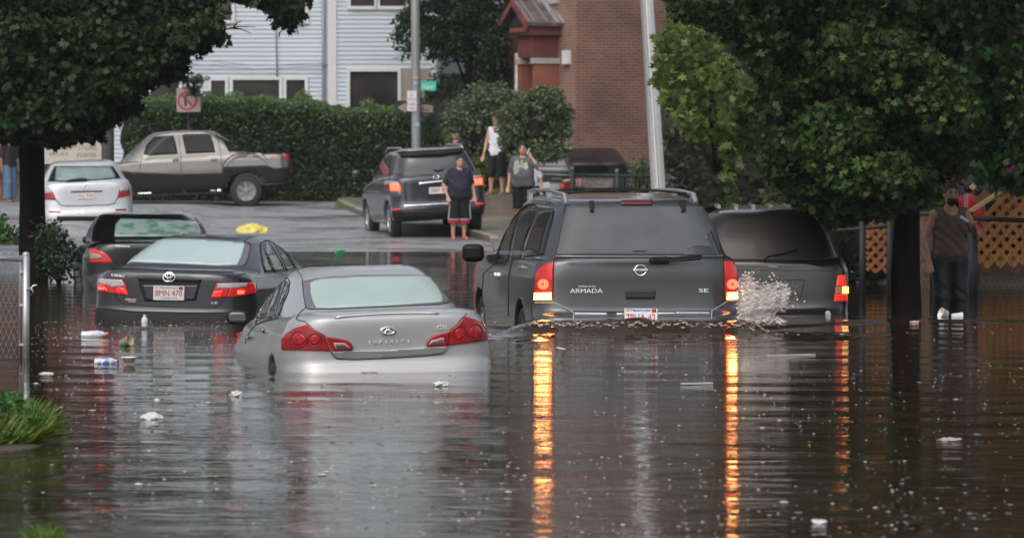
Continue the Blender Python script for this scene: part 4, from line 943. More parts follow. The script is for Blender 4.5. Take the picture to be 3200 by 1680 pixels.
# ================================================================ buildings
def clap(x0, x1, z0, z1, Y, holes, row=.125, out=.028):
    """weatherboard wall with real laps; holes = [(x0,x1,z0,z1)]"""
    mb = MB(); z_ = z0
    while z_ < z1 - 1e-6:
        zt = min(z_ + row, z1); segs = [(x0, x1)]
        for hx0, hx1, hz0, hz1 in holes:
            if hz0 < (z_ + zt) / 2 < hz1:
                ns = []
                for s0, s1 in segs:
                    if hx1 <= s0 or hx0 >= s1: ns.append((s0, s1)); continue
                    if hx0 > s0: ns.append((s0, hx0))
                    if hx1 < s1: ns.append((hx1, s1))
                segs = ns
        for s0, s1 in segs:
            mb.add([(s0, Y - out, z_), (s1, Y - out, z_), (s1, Y, zt), (s0, Y, zt), (s0, Y, z_), (s1, Y, z_)], [(0, 1, 2, 3), (0, 4, 5, 1)])
        z_ = zt
    return mb
M_SIDE = mat('pale clapboard', (.46, .52, .575), .5, var=.05, scale=.7, dirt=((.42, .44, .46), .5, .62))
M_WTRIM = mat('white window trim', (.60, .61, .63), .45, var=.04)
M_WGL = mat('house window glass', (.03, .028, .03), .08, var=.4, scale=1.2, coat=.5)
def px_rect(x0, y0, x1, y1, Y):
    p = at(x0, y0, Y); q = at(x1, y1, Y); return min(p[0], q[0]), max(p[0], q[0]), min(p[2], q[2]), max(p[2], q[2])
def window(root, r, Y, mull=0, fr=.09, glass=M_WGL, rail=False):
    x0, x1, z0, z1 = r; mb = MB()
    mb.box((x0 - fr, Y - .05, z0 - fr), (x0, Y + .08, z1 + fr)); mb.box((x1, Y - .05, z0 - fr), (x1 + fr, Y + .08, z1 + fr))
    mb.box((x0, Y - .05, z1), (x1, Y + .08, z1 + fr)); mb.box((x0, Y - .08, z0 - fr), (x1, Y + .08, z0))
    for i in range(mull):
        xm = x0 + (x1 - x0) * (i + 1) / (mull + 1); mb.box((xm - .04, Y - .02, z0), (xm + .04, Y + .08, z1))
    if rail: mb.box((x0, Y - .01, (z0 + z1) / 2 - .03), (x1, Y + .07, (z0 + z1) / 2 + .03))
    w_ = mb.build('window', M_WTRIM, root)
    MB().box((x0, Y + .05, z0), (x1, Y + .07, z1)).build('pane', glass, w_)
YH = 118.
hs_ = thing('house', 'large white clapboard house rising behind the long hedge', 'house', (at(800, 600, YH)[0], YH, .8))
xL, xC, xR = at(330, 0, YH)[0], at(1042, 0, YH)[0], at(1352, 0, YH)[0]
wins = [px_rect(648, -150, 724, 64, YH), px_rect(898, -150, 955, 66, YH), px_rect(660, 252, 704, 345, YH), px_rect(728, 250, 873, 345, YH), px_rect(895, 250, 953, 345, YH),
        px_rect(470, -150, 540, 64, YH), px_rect(470, 250, 560, 345, YH)]
up = [(r[0], r[1], r[2] + 3.3 if False else r[2], r[3]) for r in wins]
hi = [(r[0], r[1], 7.4, 9.4) for r in wins[:2]] + [(wins[5][0], wins[5][1], 7.4, 9.4)]
clap(xL, xC, .8, 11.2, YH, [(r[0] - .06, r[1] + .06, r[2] - .06, r[3] + .06) for r in wins + hi]).build('wall', M_SIDE, hs_)
MB().box((xL, YH + .2, .8), (xC, YH + 9, 11.2)).build('inner_wall', mat('dim interior', (.04, .04, .045), .8), hs_)
for i, r in enumerate(wins + hi): window(hs_, r, YH - .03, rail=(i in (0, 1, 5)))
MB().box((wins[2][0] - .2, YH - .09, wins[3][2] - .02), (wins[4][1] + .2, YH - .032, wins[3][2] - .1)).build('window_sill', M_WTRIM, hs_)
# projecting bay with its corner boards
YB = 117.
bw = [px_rect(1096, -120, 1170, 20, YB), px_rect(1187, -120, 1268, 20, YB), px_rect(1094, 224, 1243, 345, YB)]
tan = px_rect(1246, 214, 1353, 345, YB)
clap(xC + .02, xR, .8, 11.2, YB, [(r[0] - .06, r[1] + .06, r[2] - .06, r[3] + .06) for r in bw] + [tan]).build('wall', M_SIDE, hs_)
for r in bw: window(hs_, r, YB - .03, rail=False)
MB().box((tan[0], YB - .05, tan[2]), (tan[1], YB + .02, tan[3])).build('plywood_board', mat('weathered plywood', (.30, .25, .21), .7, var=.2, scale=2, dirt=((.30, .17, .10), .7, .6)), hs_)
mb = MB().box((xC - .11, YB - .06, .8), (xC + .13, YB - .028, 11.2)); mb.box((xC - .11, YB - .028, .8), (xC + .02, YH - .03, 11.2)); mb.build('corner_board', M_WTRIM, hs_)
MB().box((xR - .02, YB - .06, .8), (xR + .12, YH + 4, 11.2)).build('corner_board', M_WTRIM, hs_)
MB().tube([(xC - .28, YH - .10, 1), (xC - .28, YH - .10, 10.9)], .05, 8).build('downspout', mat('grey downspout', (.35, .36, .38), .5), hs_, True)
for zz_ in (at(0, 255, YH)[2], at(0, 290, YH)[2]):
    pass
MB().tube([at(865, -60, YH - .07), at(862, 100, YH - .07), at(866, 240, YH - .07)], .022, 6).build('cable', mat('old cable', (.30, .31, .30), .6), hs_, True)
MB().tube([at(560, 182, YH - .2), at(800, 205, YH - .25), at(1040, 196, YH - .2), at(1270, 178, YB - .2)], .012, 5).build('cable', MATS['old cable'], hs_, True)
MB().tube([at(540, 196, YH - .2), at(800, 216, YH - .22), at(1040, 206, YH - .2)], .012, 5).build('cable', MATS['old cable'], hs_, True)
mb = MB(); zr = 11.2; mb.add([(xL - .5, YH - .6, zr), (xR + .5, YH - 1.6, zr), (xR + .5, YH + 4.5, zr + 3), (xL - .5, YH + 4.5, zr + 3), (xL - .5, YH + 9.5, zr), (xR + .5, YH + 9.5, zr)], [(0, 1, 2, 3), (3, 2, 5, 4), (0, 3, 4), (1, 5, 2), (0, 4, 5, 1)])
mb.build('roof', mat('grey shingles', (.09, .09, .095), .8, bump=.4, bscale=10), hs_)
# neighbour house glimpsed between tree and brick building
h2 = thing('house', 'pale clapboard house corner glimpsed between the dark tree and the brick building', 'house', (at(1480, 600, 128)[0], 128, 1))
xa, xb = at(1462, 0, 128)[0], at(1585, 0, 128)[0]
clap(at(1330, 0, 128)[0], xb, 1, 12, 128, []).build('wall', M_SIDE, h2)
MB().box((xa, 127.9, 1), (xa + .22, 127.97, 12)).build('corner_board', M_WTRIM, h2)
MB().box((at(1355, 0, 128)[0], 127.85, 1), (at(1462, 0, 128)[0], 127.96, at(0, 232, 128)[2])).build('porch_screen', mat('grey porch screen', (.06, .065, .07), .7, var=.4), h2)
MB().add([(at(1320, 0, 128)[0], 127.5, 12), (xb + .3, 127.5, 12), (xb + .3, 133, 14), (at(1320, 0, 128)[0], 133, 14)], [(0, 1, 2, 3)]).build('roof', MATS['grey shingles'], h2)

# brick building
def brick(name, ux, uy, a=(.185, .068, .045), b=(.12, .05, .038), mo=(.19, .15, .125)):
    m = bpy.data.materials.new(name); m.use_nodes = True; n = m.node_tree.nodes; l = m.node_tree.links; bs = n['Principled BSDF']
    g_ = n.new('ShaderNodeNewGeometry'); dt = n.new('ShaderNodeVectorMath'); dt.operation = 'DOT_PRODUCT'; dt.inputs[1].default_value = (ux, uy, 0)
    l.new(g_.outputs['Position'], dt.inputs[0]); sp = n.new('ShaderNodeSeparateXYZ'); l.new(g_.outputs['Position'], sp.inputs[0])
    cb = n.new('ShaderNodeCombineXYZ'); l.new(dt.outputs['Value'], cb.inputs[0]); l.new(sp.outputs[2], cb.inputs[1])
    br = n.new('ShaderNodeTexBrick'); br.inputs['Scale'].default_value = 1; br.inputs['Brick Width'].default_value = .225; br.inputs['Row Height'].default_value = .078; br.inputs['Mortar Size'].default_value = .010
    br.inputs['Color1'].default_value = (*a, 1); br.inputs['Color2'].default_value = (*b, 1); br.inputs['Mortar'].default_value = (*mo, 1)
    l.new(cb.outputs[0], br.inputs['Vector'])
    no = n.new('ShaderNodeTexNoise'); no.inputs['Scale'].default_value = .8; no.inputs['Detail'].default_value = 5; l.new(g_.outputs['Position'], no.inputs['Vector'])
    mr = n.new('ShaderNodeMapRange'); mr.inputs[1].default_value = .3; mr.inputs[2].default_value = .7; mr.inputs[3].default_value = .65; mr.inputs[4].default_value = 1.25; l.new(no.outputs['Fac'], mr.inputs[0])
    vm = n.new('ShaderNodeVectorMath'); vm.operation = 'SCALE'; l.new(br.outputs['Color'], vm.inputs[0]); l.new(mr.outputs[0], vm.inputs['Scale']); l.new(vm.outputs[0], bs.inputs['Base Color'])
    bs.inputs['Roughness'].default_value = .7
    bu = n.new('ShaderNodeBump'); bu.inputs['Distance'].default_value = .01; bu.invert = True; l.new(br.outputs['Fac'], bu.inputs['Height']); l.new(bu.outputs[0], bs.inputs['Normal'])
    return m
YK = 109.
C0 = at(1800, 0, YK); ang = R(62)      # near corner; left face recedes to the left
ux, uy = -math.cos(ang), math.sin(ang)
LW = (at(1800, 0, YK)[0] - at(1572, 0, YK)[0]) / (math.cos(ang) + .02) * 1.03
bk = thing('brick_building', 'red brick building with a small gabled porch beside the steel pole', 'building', (C0[0], YK, .7))
x0, y0 = C0[0], YK; x1, y1 = x0 + ux * LW, y0 + uy * LW; xr = at(2520, 0, YK)[0]
HZ = 16.5
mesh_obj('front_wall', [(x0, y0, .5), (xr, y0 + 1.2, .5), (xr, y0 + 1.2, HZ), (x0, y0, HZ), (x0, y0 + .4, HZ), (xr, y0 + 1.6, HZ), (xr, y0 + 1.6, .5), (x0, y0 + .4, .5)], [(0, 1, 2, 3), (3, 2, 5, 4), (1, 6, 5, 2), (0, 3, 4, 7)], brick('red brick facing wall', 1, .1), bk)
nx_, ny_ = -uy, ux     # outward normal of the left face: towards -x,-y
nx_, ny_ = -math.sin(ang), -math.cos(ang)
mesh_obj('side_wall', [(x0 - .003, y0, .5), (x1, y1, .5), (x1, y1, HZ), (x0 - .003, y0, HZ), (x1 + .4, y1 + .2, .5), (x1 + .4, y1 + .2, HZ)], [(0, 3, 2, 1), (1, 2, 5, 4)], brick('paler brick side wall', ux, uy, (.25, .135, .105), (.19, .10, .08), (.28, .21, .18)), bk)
# stone band and porch on the side wall.  local frame: u along the wall from near corner, n outwards
def loc(u, n_, z_): return (x0 + ux * u + nx_ * n_, y0 + uy * u + ny_ * n_, z_)
def lbox(mb, u0, u1, n0, n1, z0, z1):
    v = [loc(u0, n0, z0), loc(u1, n0, z0), loc(u1, n1, z0), loc(u0, n1, z0), loc(u0, n0, z1), loc(u1, n0, z1), loc(u1, n1, z1), loc(u0, n1, z1)]
    return mb.add(v, [(0, 3, 2, 1), (4, 5, 6, 7), (0, 1, 5, 4), (1, 2, 6, 5), (2, 3, 7, 6), (3, 0, 4, 7)])
zpx = lambda y: at(0, y, YK)[2]
M_PR = mat('oxblood painted wood', (.155, .05, .045), .55, var=.25, scale=2)
M_OR = mat('terracotta pier', (.24, .085, .055), .6, var=.15, scale=2)
M_ST = mat('grey stone cap', (.36, .34, .31), .7, var=.15)
uA, uB, nP = 0.90, 1.95, .84
um = (uA + uB) / 2
lbox(MB(), uA + .1, uB - .1, 0, nP - .1, zpx(178), zpx(88)).build('porch_beam', M_PR, bk)
lbox(MB(), uA - .1, uB + .1, 0, nP + .05, zpx(108), zpx(78)).build('porch_fascia', M_PR, bk)
mb = MB(); ze, zr_ = zpx(80), zpx(12)
for s_, ua in ((0, uA - .25), (1, uB + .25)):
    v = [loc(ua, -.0, ze), loc(ua, nP + .25, ze), loc(um, nP + .25, zr_), loc(um, 0, zr_)]; v2_ = [(a_, b_, c_ + .07) for a_, b_, c_ in v]
    mb.add(v + v2_, [(0, 1, 2, 3), (4, 7, 6, 5), (0, 4, 5, 1), (1, 5, 6, 2), (2, 6, 7, 3), (3, 7, 4, 0)])
mb.build('porch_roof', mat('weathered tin roof', (.13, .12, .12), .45, .3, var=.5, scale=2.5), bk)
for k_ in (.02, .28, .62, .95, 1.12):
    mb = MB(); nn_ = (nP + .2) * (1 - k_) if k_ <= 1 else .02
    nn_ = [1.04, .90, .52, .16, .05][[.02, .28, .62, .95, 1.12].index(k_)]
    w_ = .05 if k_ < .9 else .09
    mb.add([loc(uA - .27, nn_ - w_, ze + .075), loc(uA - .27, nn_ + w_, ze + .075), loc(um, nn_ + w_, zr_ + .085), loc(um, nn_ - w_, zr_ + .085), loc(uA - .27, nn_ - w_, ze + .11), loc(uA - .27, nn_ + w_, ze + .11), loc(um, nn_ + w_, zr_ + .12), loc(um, nn_ - w_, zr_ + .12)], [(4, 5, 6, 7), (0, 4, 7, 3), (1, 2, 6, 5), (0, 1, 5, 4), (2, 3, 7, 6), (0, 3, 2, 1)])
    mb.build('roof_seam', mat('pale tin seam', (.5, .5, .54), .3, .6) if k_ > .9 else mat('dull tin seam', (.22, .2, .21), .45, .3), bk)
mb = MB()
for ua, ub in ((uA - .25, um), (uB + .25, um)):
    mb.add([loc(ua, nP + .26, ze - .08), loc(ua, nP + .32, ze - .08), loc(ub, nP + .32, zr_ - .04), loc(ub, nP + .26, zr_ - .04), loc(ua, nP + .26, ze + .12), loc(ua, nP + .32, ze + .12), loc(ub, nP + .32, zr_ + .14), loc(ub, nP + .26, zr_ + .14)], [(0, 1, 2, 3), (4, 7, 6, 5), (0, 4, 5, 1), (3, 2, 6, 7), (1, 5, 6, 2), (0, 3, 7, 4)])
mb.build('gable_trim', M_PR, bk)
mb = MB(); mb.add([loc(uA - .1, nP + .1, ze), loc(uB + .1, nP + .1, ze), loc(um, nP + .1, zr_ - .15)], [(0, 1, 2)]); mb.build('gable_face', mat('dark gable', (.03, .028, .03), .8), bk)
lbox(MB(), uA + .05, uB - .05, nP + .02, nP + .12, zpx(98), zpx(84)).build('gable_sill', mat('faded red sill', (.22, .075, .055), .6), bk)
for u_ in (uA, uB - .2):
    pr = lbox(MB(), u_, u_ + .2, .0, nP - .14, .7, zpx(198)).build('pier', M_OR, bk)
    lbox(MB(), u_ - .04, u_ + .24, -.0, nP - .09, zpx(198), zpx(180)).build('pier_cap', M_ST, pr)
mat('white pvc', (.72, .72, .73), .4)
lbox(MB(), uA + .2, uB - .2, .05, .1, .7, zpx(178)).build('porch_back', mat('dark red recess', (.12, .045, .035), .6), bk)
MB().tube([loc(uB + .2, .6, .8), loc(uB + .2, .6, zpx(162)), loc(uB + .1, .5, zpx(156))], .085, 10).build('drain_pipe', MATS['white pvc'], bk, True)
lbox(MB(), uA + .3, uB - .3, .1, .13, .8, zpx(215)).build('door', mat('brown door', (.10, .05, .035), .5), bk)
lbox(MB(), .28, .56, .0, .12, zpx(200), zpx(157)).build('wall_box', mat('white meter box', (.66, .66, .68), .4), bk)
lbox(MB(), uA, uB, .0, .10, zpx(8), zpx(-14)).build('stone_band', M_ST, bk)
MB().add([(x0 - .3, y0 - .3, HZ), (xr, y0 + .9, HZ), (xr, y0 + 12, HZ), (x1 + 3, y0 + 12, HZ), (x1 - .3, y1, HZ), (x0 - .3, y0 - .3, HZ + .5), (xr, y0 + .9, HZ + .5), (xr, y0 + 12, HZ + .5), (x1 + 3, y0 + 12, HZ + .5), (x1 - .3, y1, HZ + .5)], [(0, 5, 6, 1), (5, 9, 8, 7, 6), (0, 4, 9, 5), (0, 1, 2, 3, 4)]).build('roof', M_ST, bk)

# corner shop behind the left tree
YS = 121.
sh_ = thing('corner_shop', 'dark corner shop with an orange red awning behind the left tree', 'shop', (at(150, 600, YS)[0], YS, .9))
sx0, sx1 = at(-700, 0, YS)[0], at(472, 0, YS)[0]; ax0 = at(-60, 0, YS)[0]
MB().box((sx0, YS, .8), (sx1, YS + 8, 9.5)).build('wall', mat('dark shop wall', (.07, .055, .05), .7, var=.3), sh_)
aw = MB(); za, zb = at(0, 216, YS)[2], at(0, 262, YS)[2]
aw.add([(ax0, YS - .02, za + .25), (sx1 - .05, YS - .02, za + .25), (sx1 - .05, YS - 1.1, za), (ax0, YS - 1.1, za), (ax0, YS - 1.1, zb), (sx1 - .05, YS - 1.1, zb)], [(0, 3, 2, 1), (3, 4, 5, 2)])
aw.build('awning', mat('orange red awning', (.45, .05, .025), .5, var=.1), sh_)
MB().box((sx0 + 1, YS - .05, 1.2), (sx1 - 1.4, YS, 3.1)).build('shop_window', M_WGL, sh_)
# banner on legs by the road
yb = 110.; r_ = px_rect(112, 418, 325, 512, yb)
bn = thing('sign_board', 'white banner board with faded red and gold lettering behind the pale silver hatchback', 'sign', ((r_[0] + r_[1]) / 2, yb, .55))
MB().box((r_[0], yb, r_[2]), (r_[1], yb + .04, r_[3])).build('panel', mat('faded white banner', (.50, .48, .44), .6, var=.1), bn)
for xx in (r_[0] + .1, r_[1] - .1): MB().box((xx - .04, yb + .04, .5), (xx + .04, yb + .12, r_[3])).build('leg', M_WTRIM, bn)
pp = Plane((0, yb - .002, 0), (0, -1, 0))
for tx, a_, b_, hh, mm in (('ICE & TEA', (172, 446), (226, 446), 11, M_PLRED), ('MARKET', (236, 446), (296, 446), 11, M_PLRED), ('GROCERY STORE', (148, 468), (302, 468), 13, mat('gold ink', (.36, .24, .05), .6)), ('FRUIT', (156, 486), (214, 486), 9, mat('green ink', (.16, .22, .05), .6)), ('COFFEE', (240, 490), (300, 490), 12, MATS['gold ink'])):
    text_on(pp, tx, a_, b_, hh, mm, bn, 'lettering', off=.008)
# brown clapboard house behind the right hand trees
h3 = thing('house', 'dark brown clapboard house mostly hidden behind the trees on the right', 'house', (at(2900, 600, 92)[0], 92, .6))
clap(at(2400, 0, 92)[0], at(3700, 0, 92)[0], .4, 11, 92, []).build('wall', mat('dark brown clapboard', (.055, .045, .048), .6, var=.15), h3)
MB().box((at(2400, 0, 92)[0], 92.05, .4), (at(3700, 0, 92)[0], 99, 11)).build('inner_wall', MATS['dim interior'], h3)
MB().add([(at(2380, 0, 92)[0], 91.4, 11), (at(3720, 0, 92)[0], 91.4, 11), (at(3720, 0, 92)[0], 96, 13.5), (at(2380, 0, 92)[0], 96, 13.5)], [(0, 1, 2, 3)]).build('roof', MATS['grey shingles'], h3)
# ================================================================ trees, hedges, shrubs
M_BARK = mat('wet dark bark', (.009, .007, .006), .8, spec=.12, var=.4, scale=6, bump=1., bscale=25)
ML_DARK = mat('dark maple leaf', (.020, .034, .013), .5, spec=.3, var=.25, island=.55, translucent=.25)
ML_MID = mat('mid maple leaf', (.040, .072, .026), .42, var=.2, island=.45, translucent=.3)
ML_BR = mat('bright leaf', (.055, .15, .03), .4, var=.2, island=.4, translucent=.35)
ML_YEL = mat('yellow green vine leaf', (.12, .17, .03), .4, var=.2, island=.4, translucent=.4)
ML_HTOP = mat('hedge leaf painted lit', (.12, .20, .07), .5, spec=.3, var=.3, scale=1.2, island=.4, translucent=.4)  # lighter copy of the hedge leaf; puts the bright top into the colour
ML_HEDGE = mat('hedge leaf', (.048, .078, .034), .5, spec=.3, var=.3, scale=1.2, island=.45, translucent=.25)
ML_SHR = mat('shrub leaf', (.11, .145, .07), .42, var=.3, scale=2, island=.45, translucent=.25)
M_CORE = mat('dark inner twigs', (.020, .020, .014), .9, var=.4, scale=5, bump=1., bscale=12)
def trunk(root, pts, rad, name='trunk', n=16):
    mb = MB().tube(pts, rad, n)
    v = np.array(mb.v); c = v.mean(0)
    v[:, 0] += .02 * np.sin(v[:, 2] * 5 + v[:, 1] * 30); mb.v = [tuple(p) for p in v]
    return mb.build(name, M_BARK, root, True)
# left maple
DL = 60.
b0 = gnd(108, 868, 0); b0 = at(108, 868, DL)
lt = thing('maple_tree', 'dark maple on the left with a straight black trunk in front of the pale hatchback', 'tree', (b0[0], DL, -.5))
trunk(lt, [at(104, 1000, DL), at(106, 860, DL), at(104, 760, DL), at(100, 600, DL), at(98, 470, DL), at(96, 330, DL), at(100, 100, DL), at(110, -200, DL), at(115, -700, DL)], [.27, .21, .20, .18, .175, .175, .17, .15, .12])
regs = [([(-150, -60), (960, -60), (958, 0), (930, 60), (900, 85), (870, 60), (840, 20), (770, 0), (700, -30), (640, 30), (690, 95), (712, 120), (690, 130), (655, 120), (640, 150), (600, 165), (585, 215), (545, 235), (520, 262), (480, 240), (410, 300), (415, 340), (350, 375), (300, 405), (330, 430), (270, 440), (170, 445), (60, 430), (-150, 460)], 57.5, 62.5, 1350, .155, 25),
        ([(-150, -60), (600, -60), (560, 150), (430, 240), (330, 330), (170, 420), (-150, 420)], 58, 62.5, 700, .20, 26),
        ([(-500, -1000), (900, -1000), (1050, -60), (-500, -60)], 57.5, 64, 420, .6, 34), ([(-700, -2300), (500, -2300), (900, -1000), (-700, -1000)], 57.5, 65, 330, .9, 36),
        ([(-500, -60), (-120, -60), (-120, 500), (-500, 520)], 58, 62.5, 90, .5, 34)]
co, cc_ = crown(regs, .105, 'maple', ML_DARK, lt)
co2, c2_ = crown([([(0, 80), (250, 60), (500, 90), (620, 60), (700, 20), (600, 140), (450, 240), (250, 380), (0, 400)], 57., 57.6, 220, .15, 22)], .105, 'maple', mat('lit left maple leaf', (.028, .055, .018), .5, spec=.3, var=.4, island=.5, translucent=.3), lt, 'outer_sprays')  # lighter leaf copy, light on the outer sprays put into its colour
bases = [at(98, y, DL) for y in (330, 200, 60, -150, -400)]
limbs(bases, cc_, 46, M_BARK, lt, .06, 'branches')
tw = MB()
for a_, b_ in (((690, 95), (800, 85)), ((720, 88), (785, 105)), ((730, 85), (755, 68))): tw.tube([at(*a_, 59.5), at((a_[0] + b_[0]) / 2, (a_[1] + b_[1]) / 2 - 6, 59.5), at(*b_, 59.4)], [.012, .008, .004], 5)
tw.build('bare_twig', M_BARK, lt)
# sapling shrub in front of the trunk
def shrub(label, poly, d0, d1, nc, cr, nl, leaf, m, kind='oval', name='shrub', cat='shrub', base=None, extra=None, core=None, group=None):
    p = np.array(poly, float); cx = p[:, 0].mean(); byy = p[:, 1].max(); D = (d0 + d1) / 2
    bz = at(cx, byy, D)
    r_ = thing(name, label, cat, bz, group)
    co, cc_ = crown([(poly, d0, d1, nc, cr, nl)] + (extra or []), leaf, kind, m, r_, 'foliage', .1)
    limbs([bz], cc_, 9, M_BARK, r_, .025 if D > 30 else .003, 'stems')
    if core:
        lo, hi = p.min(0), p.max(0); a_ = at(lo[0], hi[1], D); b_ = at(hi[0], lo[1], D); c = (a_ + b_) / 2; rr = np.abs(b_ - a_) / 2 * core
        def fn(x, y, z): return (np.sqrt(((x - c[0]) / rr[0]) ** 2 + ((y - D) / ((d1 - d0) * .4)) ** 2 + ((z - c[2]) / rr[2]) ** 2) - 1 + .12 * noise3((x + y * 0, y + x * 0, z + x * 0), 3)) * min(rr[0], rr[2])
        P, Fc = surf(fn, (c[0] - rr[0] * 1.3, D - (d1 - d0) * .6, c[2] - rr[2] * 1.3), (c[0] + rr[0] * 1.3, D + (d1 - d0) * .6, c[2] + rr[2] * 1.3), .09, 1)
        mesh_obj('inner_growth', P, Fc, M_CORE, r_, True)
    return r_
shrub('low dark leafy shrub beside the left tree trunk at the waterline', [(135, 720), (160, 690), (190, 740), (225, 770), (240, 820), (215, 870), (140, 880)], 57, 59, 60, .20, 22, .07, mat('dim sapling leaf', (.028, .05, .02), .5, spec=.3, var=.3, island=.5, translucent=.3))
shrub('scrappy green weeds at the far left behind the chain link fence', [(-20, 660), (20, 690), (45, 730), (55, 760), (20, 765), (-20, 720)], 68, 70, 26, .12, 26, .08, ML_BR, name='weeds', cat='plant')
# hedge
Dh0, Dh1 = 107.2, 109.5
hp = [(400, 640), (395, 330), (470, 318), (560, 325), (640, 310), (740, 322), (830, 312), (900, 330), (960, 322), (1040, 345), (1110, 352), (1230, 345), (1300, 330), (1345, 400), (1350, 640)]
hg = thing('hedge', 'long overgrown green hedge behind the pewter pickup and steel pole', 'hedge', (at(850, 640, 108)[0], 108, .5))
topx = np.array([(x, y) for x, y in hp if y < 500]); 
def hfn(x, y, z):
    px = 1600 + x * F / 108.3; zt = np.interp(px, topx[:, 0], at(0, 0, 108.3)[2] + (0 - topx[:, 1]) * 0 + np.array([at(0, t, 108.3)[2] for t in topx[:, 1]]) - at(0, 0, 108.3)[2]) - .14
    d = np.maximum(np.maximum(np.abs(y - 108.5) - .85, z - zt), np.maximum(x - at(1325, 0, 108)[0], at(385, 0, 108)[0] - x))
    return d + .10 * noise3((x + y * 0 + z * 0, y + x * 0 + z * 0, z + x * 0 + y * 0), 3, 1)
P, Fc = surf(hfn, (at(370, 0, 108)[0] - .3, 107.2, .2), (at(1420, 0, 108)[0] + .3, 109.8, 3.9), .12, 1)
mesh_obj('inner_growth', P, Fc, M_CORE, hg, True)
q = in_poly(hp, 24000); dep = rng.uniform(107.1, 107.9, len(q)); d_ = rays(q); pos = CAM + d_ * (dep / d_[:, 1])[:, None]
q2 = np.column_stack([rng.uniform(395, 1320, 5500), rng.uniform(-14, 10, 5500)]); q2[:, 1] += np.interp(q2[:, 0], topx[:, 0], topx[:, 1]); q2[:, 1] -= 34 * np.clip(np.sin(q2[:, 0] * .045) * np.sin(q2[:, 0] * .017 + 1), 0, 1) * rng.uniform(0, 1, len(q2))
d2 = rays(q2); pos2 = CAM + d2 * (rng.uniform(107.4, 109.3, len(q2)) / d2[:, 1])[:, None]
v_, f_ = leaves(pos, .085, 'oval', .1)
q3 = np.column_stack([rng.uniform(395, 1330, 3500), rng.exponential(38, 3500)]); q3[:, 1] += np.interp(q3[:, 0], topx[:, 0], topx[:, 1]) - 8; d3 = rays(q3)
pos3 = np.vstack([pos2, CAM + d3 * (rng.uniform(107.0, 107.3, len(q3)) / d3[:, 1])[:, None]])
mesh_obj('foliage', v_, f_, ML_HEDGE, hg)
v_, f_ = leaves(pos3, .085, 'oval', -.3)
mesh_obj('lit_top_leaves', v_, f_, ML_HTOP, hg)  # upper leaves, with the light on the hedge top painted in
# dark tree beside the pole, in front of the house
ct = thing('tree', 'dark dense tree between the steel pole and the brick building', 'tree', (at(1480, 500, 112)[0], 112, .7))
trunk(ct, [at(1500, 620, 112.5), at(1490, 400, 112.5), at(1470, 200, 112.5), at(1450, -100, 112.5), at(1440, -500, 112.5)], [.22, .18, .16, .12, .05])
regs = [([(1262, 40), (1290, 0), (1300, -80), (1600, -80), (1585, 60), (1570, 200), (1590, 280), (1520, 290), (1500, 240), (1440, 180), (1400, 205), (1350, 190), (1270, 165), (1245, 110)], 110.3, 113.5, 300, .34, 40),
        ([(1280, -700), (1650, -700), (1600, -80), (1300, -80)], 110, 114, 170, .6, 34),
        ([(1500, 160), (1585, 150), (1590, 340), (1510, 330)], 110.5, 112.5, 36, .26, 36)]
co, cc_ = crown(regs, .12, 'oval', ML_DARK, ct)
limbs([at(1480, y, 112.5) for y in (330, 150, -60, -300)], cc_, 22, M_BARK, ct, .06, 'branches')
# shrubs by the brick building
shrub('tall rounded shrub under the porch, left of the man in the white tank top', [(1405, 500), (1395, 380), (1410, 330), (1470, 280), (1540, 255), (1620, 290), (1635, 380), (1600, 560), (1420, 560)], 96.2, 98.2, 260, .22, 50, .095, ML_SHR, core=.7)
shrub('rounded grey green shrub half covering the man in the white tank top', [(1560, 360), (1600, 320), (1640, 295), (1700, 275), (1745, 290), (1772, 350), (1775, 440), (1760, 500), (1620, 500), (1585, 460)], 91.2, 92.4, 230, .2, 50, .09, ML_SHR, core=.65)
shrub('small yellowish shrub at the knees of the man in the tank top', [(1490, 500), (1530, 485), (1545, 540), (1530, 600), (1490, 600)], 94, 95, 26, .13, 30, .08, ML_YEL)
shrub('small clipped green bush left of the bright metal lamp post', [(1975, 590), (1978, 520), (2000, 500), (2030, 505), (2060, 560), (2060, 620), (1980, 620)], 98, 99.5, 46, .17, 40, .08, ML_SHR, core=.8)
# dark background hedge right of the lamp post
bgp = [(2080, 640), (2085, 380), (2110, 200), (2140, 80), (2300, 30), (2500, 20), (2900, 60), (2960, 400), (2960, 780), (2080, 780)]
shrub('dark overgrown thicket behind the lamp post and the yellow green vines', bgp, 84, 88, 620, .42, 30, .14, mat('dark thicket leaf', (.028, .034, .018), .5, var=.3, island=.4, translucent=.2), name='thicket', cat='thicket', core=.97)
vp = shrub('pale yellow green grape vines hanging beyond the large grey suv', [(2070, 120), (2100, 60), (2170, 60), (2250, 180), (2330, 250), (2420, 350), (2440, 480), (2380, 540), (2300, 430), (2230, 400), (2160, 400), (2110, 330), (2075, 240)], 61, 66, 230, .22, 22, .14, mat('grape leaf', (.13, .19, .045), .4, var=.25, island=.45, translucent=.4), 'maple', name='vine', cat='vine',
      extra=[([(2265, 440), (2290, 440), (2300, 520), (2290, 560), (2300, 620), (2280, 640), (2265, 560)], 60, 60.6, 16, .09, 10), ([(2110, 350), (2180, 360), (2220, 440), (2200, 450), (2140, 420)], 60, 61, 18, .12, 12), ([(2250, 190), (2290, 180), (2290, 420), (2265, 430)], 60, 61, 20, .1, 10)])
shrub('yellow green leafy bush behind the right hand suv roof', [(2380, 640), (2400, 600), (2470, 590), (2560, 600), (2600, 660), (2560, 700), (2420, 670)], 56, 58, 60, .16, 26, .11, mat('olive leaf', (.07, .10, .03), .45, var=.25, island=.45, translucent=.35), 'maple')
